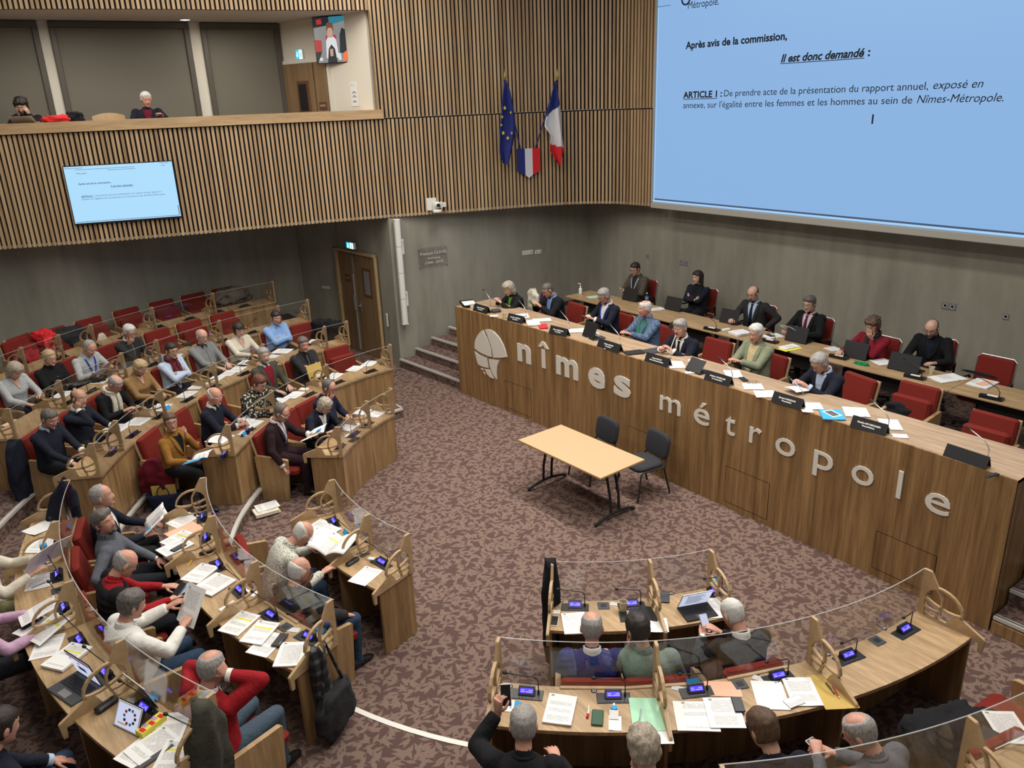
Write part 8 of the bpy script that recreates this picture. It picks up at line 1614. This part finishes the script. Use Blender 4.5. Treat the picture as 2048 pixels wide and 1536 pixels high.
dp_(988, 632, 'small white paper between the first two nameplates', 'page_blank', 0.001, (0.14, 0.10)); dp_(1066, 645, 'pile of printed sheets before the person in black cardigan', th=0.02); dp_(1086, 652, 'red folder beside the pile of printed sheets', 'card_red', 0.012, (0.14, 0.26), name='folder', cat='folder'); dp_(1045, 632, 'white sheet under the hands of the person in black cardigan', th=0.003); dp_(1084, 640, 'white sheets right of the person in black cardigan', th=0.003, size=(0.3, 0.2)); dp_(1152, 661, 'sheets with a blue band beside the black laptop', 'page_text', 0.006, (0.3, 0.22)); dp_(1186, 671, 'white sheets behind the black laptop', th=0.004); dp_(1224, 693, 'printed sheets under the blue phone', th=0.004, size=(0.26, 0.24)); dp_(1352, 729, 'white and pink sheets before the speaker', th=0.006); dp_(1466, 748, 'sheets before the person in sage green jacket', th=0.005); dp_(1506, 773, 'printed sheets with reading glasses on top', th=0.004, size=(0.24, 0.22)); dp_(1530, 788, 'white sheets left of the seventh nameplate', th=0.004, size=(0.24, 0.24)); dp_(1625, 812, 'printed sheet right of the seventh nameplate', th=0.003, size=(0.21, 0.22)); dp_(1615, 822, 'small note at the foot of the seventh nameplate', 'page_blank', 0.001, (0.12, 0.10)); dp_(1664, 829, 'blue brochure with a grey picture', 'card_blue', 0.010, (0.24, 0.30), name='brochure', cat='brochure'); dp_(1712, 824, 'white document beside the blue brochure', th=0.006, size=(0.26, 0.28)); dp_(1780, 849, 'white sheet behind the eighth nameplate', th=0.002); dp_(1800, 872, 'small white note on the bare part of the platform desk', 'page_blank', 0.002, (0.15, 0.10)); dp_(1384, 745, 'white slip beside the black tablet stand', 'page_blank', 0.001, (0.18, 0.08)); dp_(1392, 722, 'folded white sheet behind the black tablet stand', 'page_blank', 0.002, (0.2, 0.15))
p = at(1664, 827, PZ + 0.012); r = empty('picture_card', tuple(p), R(-20)); tag(r, 'grey and blue picture lying on the blue brochure', 'picture'); b = MB(); b.box((0, 0, 0.001), (0.19, 0.13, 0.002)); b.cur = 1; b.box((0, 0, 0.0025), (0.15, 0.09, 0.001)); b.build('print', ['page_text', 'cloth_slate'], r)
phone(1214, 696, 1220, 702, PZ + 0.006, 'blue phone on printed sheets before the checked shirt', 'cloth_midnight', 'flag_blue'); phone(1487, 759, 1494, 764, PZ, 'dark phone beside the sheets with reading glasses', 'black_plastic', 'black_plastic')
laptop(1188, 674, PZ, 78, 'open black laptop seen from its lid on the platform desk', 'dark_grey', 0.33, 0.23, 112); laptop(1395, 742, PZ, 84, 'open black tablet stand between the speaker and the sage jacket', 'black_plastic', 0.27, 0.19, 128, name='tablet_stand')
slab(1308, 702, 1316, 706, PZ, 'open thin grey laptop base left of the speaker', (0.3, 0.21, 0.012), 'dark_grey', 'notebook', 'notebook', 0.004); slab(1268, 706, 1276, 712, PZ, 'black sleeve with white tags left of the speaker', (0.28, 0.16, 0.02), 'black_matte', 'sleeve', 'sleeve', 0.006)
slab(1984, 952, 1996, 957, PZ, 'dark slim remote at the right corner of the platform desk', (0.16, 0.04, 0.012), 'black_plastic', 'remote', 'remote')
r = empty('reading_glasses', tuple(at(1503, 768, PZ + 0.008)), R(30)); tag(r, 'folded reading glasses on printed sheets of the platform desk', 'glasses'); b = MB()
for sx in (-1, 1): b.tube([(sx * 0.033 + 0.022 * math.cos(a), 0, 0.022 + 0.017 * math.sin(a)) for a in np.linspace(0, 2 * PI, 17)], 0.002, 5); b.tube([(sx * 0.056, 0, 0.03), (sx * 0.054, 0.13, 0.012)], 0.002, 5)
b.tube([(-0.012, 0, 0.026), (0.012, 0, 0.026)], 0.002, 5); b.build('frame', 'black_plastic', r)

# ================================================================== rear table things
zT = RTZ
p = at(1161, 588, zT); bottle((p[0], p[1], zT), 'white pump bottle of hand gel at the left end of the rear table', kind='gel')
paper(1189, 594, 1196, 598, zT, 'pale green sheet at the left end of the rear table', 'card_green', 0.002, (0.28, 0.2))
for x, y, l, sc in ((1266, 600, 'left of the blue water bottle', 'black_plastic'), (1352, 619, 'before the smiling person with folded arms', 'black_plastic'), (1464, 645, 'before the bald person with navy tie', 'black_plastic'), (1598, 682, 'before the person in pink shirt and purple tie', 'black_plastic'), (1715, 714, 'before the person with curly brown hair', 'flag_blue'), (1812, 740, 'before the balding person at the right end', 'flag_blue')):
    laptop(x, y, zT, 92, 'open black laptop on the rear table ' + l, 'black_plastic', 0.36 if x < 1800 else 0.42, 0.24, 110, sc)
p = at(1292, 606, zT); bottle((p[0] + 0.02, p[1], zT), 'blue water bottle beside the first laptop of the rear table', 0.2)
paper(1312, 618, 1320, 622, zT, 'white sheets between the first two laptops of the rear table', 'page_text', 0.004, (0.28, 0.2)); slab(1452, 661, 1460, 664, zT, 'white folded name card at the rear table before the navy tie', (0.14, 0.05, 0.03), 'page_blank', 'card', 'card'); paper(1480, 664, 1490, 668, zT, 'thick folder with green edge on the rear table', 'page_text', 0.04, (0.28, 0.24)); paper(1546, 672, 1556, 676, zT, 'white sheets under a dark phone on the rear table', 'page_text', 0.004, (0.3, 0.22)); phone(1540, 671, 1550, 675, zT + 0.006, 'dark phone on white sheets of the rear table', 'black_plastic', 'dark_grey')
paper(1580, 697, 1592, 701, zT, 'colourful papers at the edge of the rear table', 'card_yellow', 0.006, (0.34, 0.18)); paper(1578, 693, 1590, 697, zT + 0.008, 'white papers on top of the colourful ones', 'page_text', 0.01, (0.3, 0.16)); paper(1666, 698, 1676, 702, zT, 'white sheet left of the fifth laptop of the rear table', 'page_text', 0.003, (0.2, 0.2)); paper(1764, 724, 1776, 730, zT, 'printed pages with dark bars between the last two laptops', 'page_text', 0.006, (0.24, 0.26)); lump(tuple(at(1722, 727, zT + 0.012)), (0.22, 0.09, 0.03), 'cloth_emerald', 'tangled green ribbon on the rear table', 'ribbon', 'ribbon', 3, fold=0.5)
p = at(1862, 748, zT); cup((p[0], p[1], zT), 'pale paper cup beside the widest laptop of the rear table', 'cup_cream', 0.10)
paper(1895, 756, 1910, 762, zT, 'left half of the big open folder on the rear table', 'page_text', 0.012, (0.42, 0.26)); paper(1965, 766, 1982, 770, zT, 'right half of the big open folder on the rear table', 'page_text', 0.016, (0.36, 0.26)); paper(1970, 766, 1986, 771, zT + 0.018, 'orange divider sheet in the big open folder', 'card_peach', 0.002, (0.24, 0.10)); lump(tuple(at(1960, 748, zT + 0.02)), (0.42, 0.06, 0.03), 'cloth_black', 'black strap lying behind the big open folder', 'strap', 'strap', 5, rz=R(-4))
def tmic(x, y, label):
    p = at(x, y, zT); r = empty('table_microphone', (p[0], p[1], zT), R(4)); tag(r, label, 'microphone', 'black table microphones of the rear table'); b = MB(); b.prism([(-0.06, 0), (0.06, 0), (0.05, 0.03), (-0.03, 0.05), (-0.055, 0.045)], -0.13, 0.13, lambda a, c, h: (h, a, c)); b.build('console', 'black_plastic', r)
    b = MB(); b.tube([(0.08, 0, 0.04), (0.08, 0.0, 0.10), (0.04, 0.01, 0.15), (-0.12, 0.04, 0.20), (-0.18, 0.05, 0.215)], 0.005, 7); g = b.build('gooseneck', 'black_plastic', r, True); b = MB(); b.ball((-0.195, 0.052, 0.22), (0.02, 0.013, 0.012), 10, 6); b.build('mic_head', 'black_matte', g); b = MB(); b.box((0.02, -0.045, 0.052), (0.12, 0.03, 0.01)); b.build('label_strip', 'page_blank', r)
for x, y, l in ((1424, 660, 'left of the white folded name card'), (1540, 684, 'behind the white sheets with a dark phone'), (1678, 716, 'left of the tangled green ribbon'), (1830, 756, 'before the widest laptop'), (1983, 797, 'beyond the big open folder')): tmic(x, y, 'black gooseneck microphone console on the rear table ' + l)

# ================================================================== coats and bags
def on(x, y, z): return tuple(at(x, y, z))
q = PEOPLE['dg']['root'].location
p = at(1066, 585, PLAT + 0.95); hung((p[0], p[1], PLAT + 0.99), 0.34, 0.40, 0.42, R(-8), 'cloth_ivory', 'cream coat hung over a seat left of the black-rimmed glasses wearer', bulge=0.06, seed=2); p = at(1086, 592, PLAT + 0.95); hung((p[0], p[1], PLAT + 0.97), 0.14, 0.16, 0.42, R(-8), 'cloth_purple', 'purple patterned scarf hung beside the cream coat', 'scarf', 'scarf', 0.05, 4)
q = PEOPLE['dp']['root'].location; hung((q.x + 0.16, 3.06, PLAT + 1.0), 0.30, 0.36, 0.5, R(0), 'cloth_charcoal', 'dark jacket hung on the seat left of the speaker', bulge=0.05, seed=6)
lump(on(1808, 822, PLAT + 0.60), (0.44, 0.2, 0.26), 'cloth_dark', 'dark bag lying on the empty platform seat', 'bag', 'bag', 8, R(10))
p = at(462, 592, TZ[4] + 0.84); lump((p[0], p[1], TZ[4] + 0.84), (0.72, 0.42, 0.32), 'cloth_taupe', 'brown coat thrown over the right end of the rearmost row', 'coat', 'coat', 11, R(105), fold=0.4)
p = at(660, 668, TZ[2] + 0.72); lump((p[0], p[1], TZ[2] + 0.74), (0.62, 0.45, 0.42), 'cloth_black', 'pile of black coats on the last seat of the third row', 'coat', 'coat', 13, R(95), fold=0.28); p = at(640, 652, TZ[2] + 0.95); lump((p[0], p[1], TZ[2] + 0.96), (0.36, 0.26, 0.24), 'cloth_black', 'black cap-like hood on top of the coat pile', 'hood', 'coat', 17, 0.3); lump(on(676, 680, TZ[2] + 0.62), (0.16, 0.1, 0.1), 'silver', 'shiny grey bundle at the edge of the black coats', 'bundle', 'bag', 19)
p = at(92, 684, TZ[4] + 0.78); lump((p[0], p[1], TZ[3] + 0.98), (0.36, 0.30, 0.34), 'flag_red', 'bright red jacket behind the blond person in black top', 'jacket', 'jacket', 21, 0.4, fold=0.4); lump(on(66, 724, TZ[3] + 0.80), (0.3, 0.26, 0.34), 'cloth_red', 'red and black bundle left of the blond person in black top', 'bundle', 'jacket', 23, 0.2, fold=0.35)
p = at(142, 688, TZ[4] + 0.6); lump((p[0], p[1], TZ[4] + 0.74), (0.58, 0.32, 0.36), 'cloth_charcoal', 'dark travel bag on a rearmost seat above the lanyard wearer', 'bag', 'bag', 25, R(110)); p = at(207, 690, TZ[3] + 0.8); hung((p[0], p[1], TZ[3] + 0.98), 0.20, 0.16, 0.46, R(115), 'cloth_ivory', 'pale woven scarf over the seat left of the white-haired person', 'scarf', 'scarf', 0.04, 27)
lump(on(192, 770, TZ[3] + 0.66), (0.5, 0.3, 0.22), 'cloth_black', 'black coat bundle between the lanyard wearer and the white scarf', 'coat', 'coat', 29, 0.8); lump(on(325, 757, TZ[2] + 0.62), (0.46, 0.3, 0.28), 'cloth_black', 'black coat between the tan sweater and the burgundy scarf', 'coat', 'coat', 31, 0.5); lump(on(412, 800, TZ[1] + 0.80), (0.28, 0.2, 0.2), 'cloth_moss', 'green bag behind the seat of the bald person with white collar', 'bag', 'bag', 33)
s_ = PEOPLE['navy3']; pl = pol(RT[2] + 1.33, s_['deg'] + 1.0, TZ[2] + 0.92); hung(pl, 0.40, 0.44, 0.86, R(s_['deg']) + PI / 2, 'cloth_midnight', 'quilted navy coat hanging on the back of the seat with pale blue collar wearer', bulge=0.09, seed=35)
s_ = PEOPLE['must']; pl = pol(RT[1] + 1.06, s_['deg'] + 1.4, TZ[1] + 0.69); hung(pl, 0.40, 0.46, 0.44, R(s_['deg']) + R(0), 'cloth_maroon', 'burgundy coat hanging over the arm of the seat with mustard jacket wearer', bulge=0.08, seed=37)
def handbag(p, rz):
    r = empty('handbag', p, rz); tag(r, 'navy handbag with two handles standing on the carpet, envelope sticking out', 'handbag')
    b = MB(); rings = []
    for z, w, d in ((0.0, 0.17, 0.075), (0.01, 0.18, 0.085), (0.12, 0.20, 0.09), (0.22, 0.22, 0.08), (0.27, 0.235, 0.065), (0.262, 0.225, 0.055), (0.2, 0.2, 0.05)): rings.append([(w * math.copysign(abs(math.cos(a)) ** 0.6, math.cos(a)), d * math.copysign(abs(math.sin(a)) ** 0.8, math.sin(a)), z) for a in np.linspace(0, 2 * PI, 28, endpoint=False)])
    b.loft(rings); b.build('body', 'cloth_navy', r, True)
    for sy in (-1, 1): b = MB(); b.tube([(0.075 * math.cos(a), sy * 0.06, 0.26 + 0.13 * math.sin(a)) for a in np.linspace(0, PI, 12)], 0.007, 8); b.build('handle', 'cloth_navy', r, True)
    b = MB(); b.box((-0.02, -0.095, 0.16), (0.03, 0.006, 0.05)); b.build('tag', 'silver', r)
p = at(336, 1022, TZ[1]); handbag((p[0], p[1], TZ[1]), R(62))
r = empty('envelope', (p[0], p[1], TZ[1] + 0.30), R(62)); tag(r, 'yellow kraft envelope sticking out of the navy handbag', 'envelope'); b = MB(); b.box((0.0, 0, -0.04), (0.30, 0.008, 0.24)); b.build('paper', 'card_kraft', r); b = MB(); b.box((0.03, -0.005, -0.08), (0.10, 0.002, 0.03)); b.build('address_slip', 'page_blank', r)
g = pol(RT[2] + 0.06, 250.3, TZ[2] + DZ + 0.40); hung(g, 0.16, 0.42, 0.62, R(250.3), 'cloth_midnight', 'navy coat slung over the far divider of the third desk', bulge=0.07, seed=41, side=0.12)
g = pol(RT[2] + 0.10, 293.5, TZ[2] + DZ + 0.40); hung(g, 0.18, 0.52, 0.95, R(293.5) + R(20), 'cloth_greenbrown', 'dark olive coat slung over the last divider of the third desk', bulge=0.10, seed=43, lean=-0.05)
g = pol(RT[0] + 0.02, 313.2, DZ + 0.42); hung(g, 0.16, 0.34, 1.02, R(313.7), 'cloth_black', 'black coat slung over the left divider of the front desk', bulge=0.08, seed=45, hood=None)
plaid('cloth_black_check', (0.008, 0.008, 0.010), (0.03, 0.03, 0.034), (0.11, 0.11, 0.11), 60)
g = pol(RT[1] + 0.30, 291.9, TZ[1] + DZ + 0.14); hung(g, 0.14, 0.20, 0.62, R(291), 'cloth_black_check', 'black checked scarf tied to the divider of the second desk', 'scarf', 'scarf', 0.05, 47, side=-0.04)
g2 = pol(RT[1] + 0.22, 292.6, TZ[1] + 0.20); r = lump((g2[0], g2[1], g2[2] + 0.06), (0.44, 0.16, 0.46), 'cloth_charcoal', 'dark shoulder bag hanging under the checked scarf', 'shoulder_bag', 'bag', 49, R(300), fold=0.14, parts=lambda r: None)
b = MB(); b.tube([(0.15, 0, 0.18), (0.08, 0.0, 0.45), (0.0, -0.02, 0.66), (-0.05, 0.0, 0.45), (-0.15, 0, 0.16)], 0.014, 8); b.build('strap', 'cloth_black_check', r, True); b = MB(); b.ball((0.02, -0.085, 0.05), 0.018, 10, 6); b.build('emblem_pin', 'silver', r)
p = pol(RT[1] + 1.0, 346.0, TZ[1]); lump((p[0], p[1], TZ[1] + 0.66), (0.80, 0.52, 0.36), 'cloth_black', 'black coat thrown over the seat behind the empty desk bay', 'coat', 'coat', 51, R(76), fold=0.24)
# gallery things
GR = path(S0 + 2.18); slp = GR[0] + GR[2] * 0.22; r = empty('laptop', (slp[0], slp[1], ZJ + 0.165), math.atan2(GR[1][1], GR[1][0])); tag(r, 'silver laptop lid on the gallery rail before the curly-haired spectator', 'laptop'); b = MB(); b.box((0, 0.10, 0.008), (0.34, 0.22, 0.014), 0.004); b.build('base', 'mid_grey', r); b = MB(); b.X = Matrix.Rotation(R(62), 4, 'X'); b.box((0, 0, 0.115), (0.34, 0.010, 0.22), 0.004); b.build('lid', 'silver', r)
GR = path(S0 + 2.72); q = GR[0] + GR[2] * 0.15; lump((q[0], q[1], ZJ + 0.20), (0.40, 0.2, 0.13), 'flag_red', 'red scarf lying on the gallery rail', 'scarf', 'scarf', 53, math.atan2(GR[1][1], GR[1][0]), fold=0.35); GR = path(S0 + 2.95); q = GR[0] + GR[2] * 0.2; lump((q[0], q[1], ZJ + 0.22), (0.26, 0.22, 0.17), 'cloth_black', 'black gloves and hat on the gallery rail beside the red scarf', 'hat', 'hat', 55, math.atan2(GR[1][1], GR[1][0]), fold=0.3)
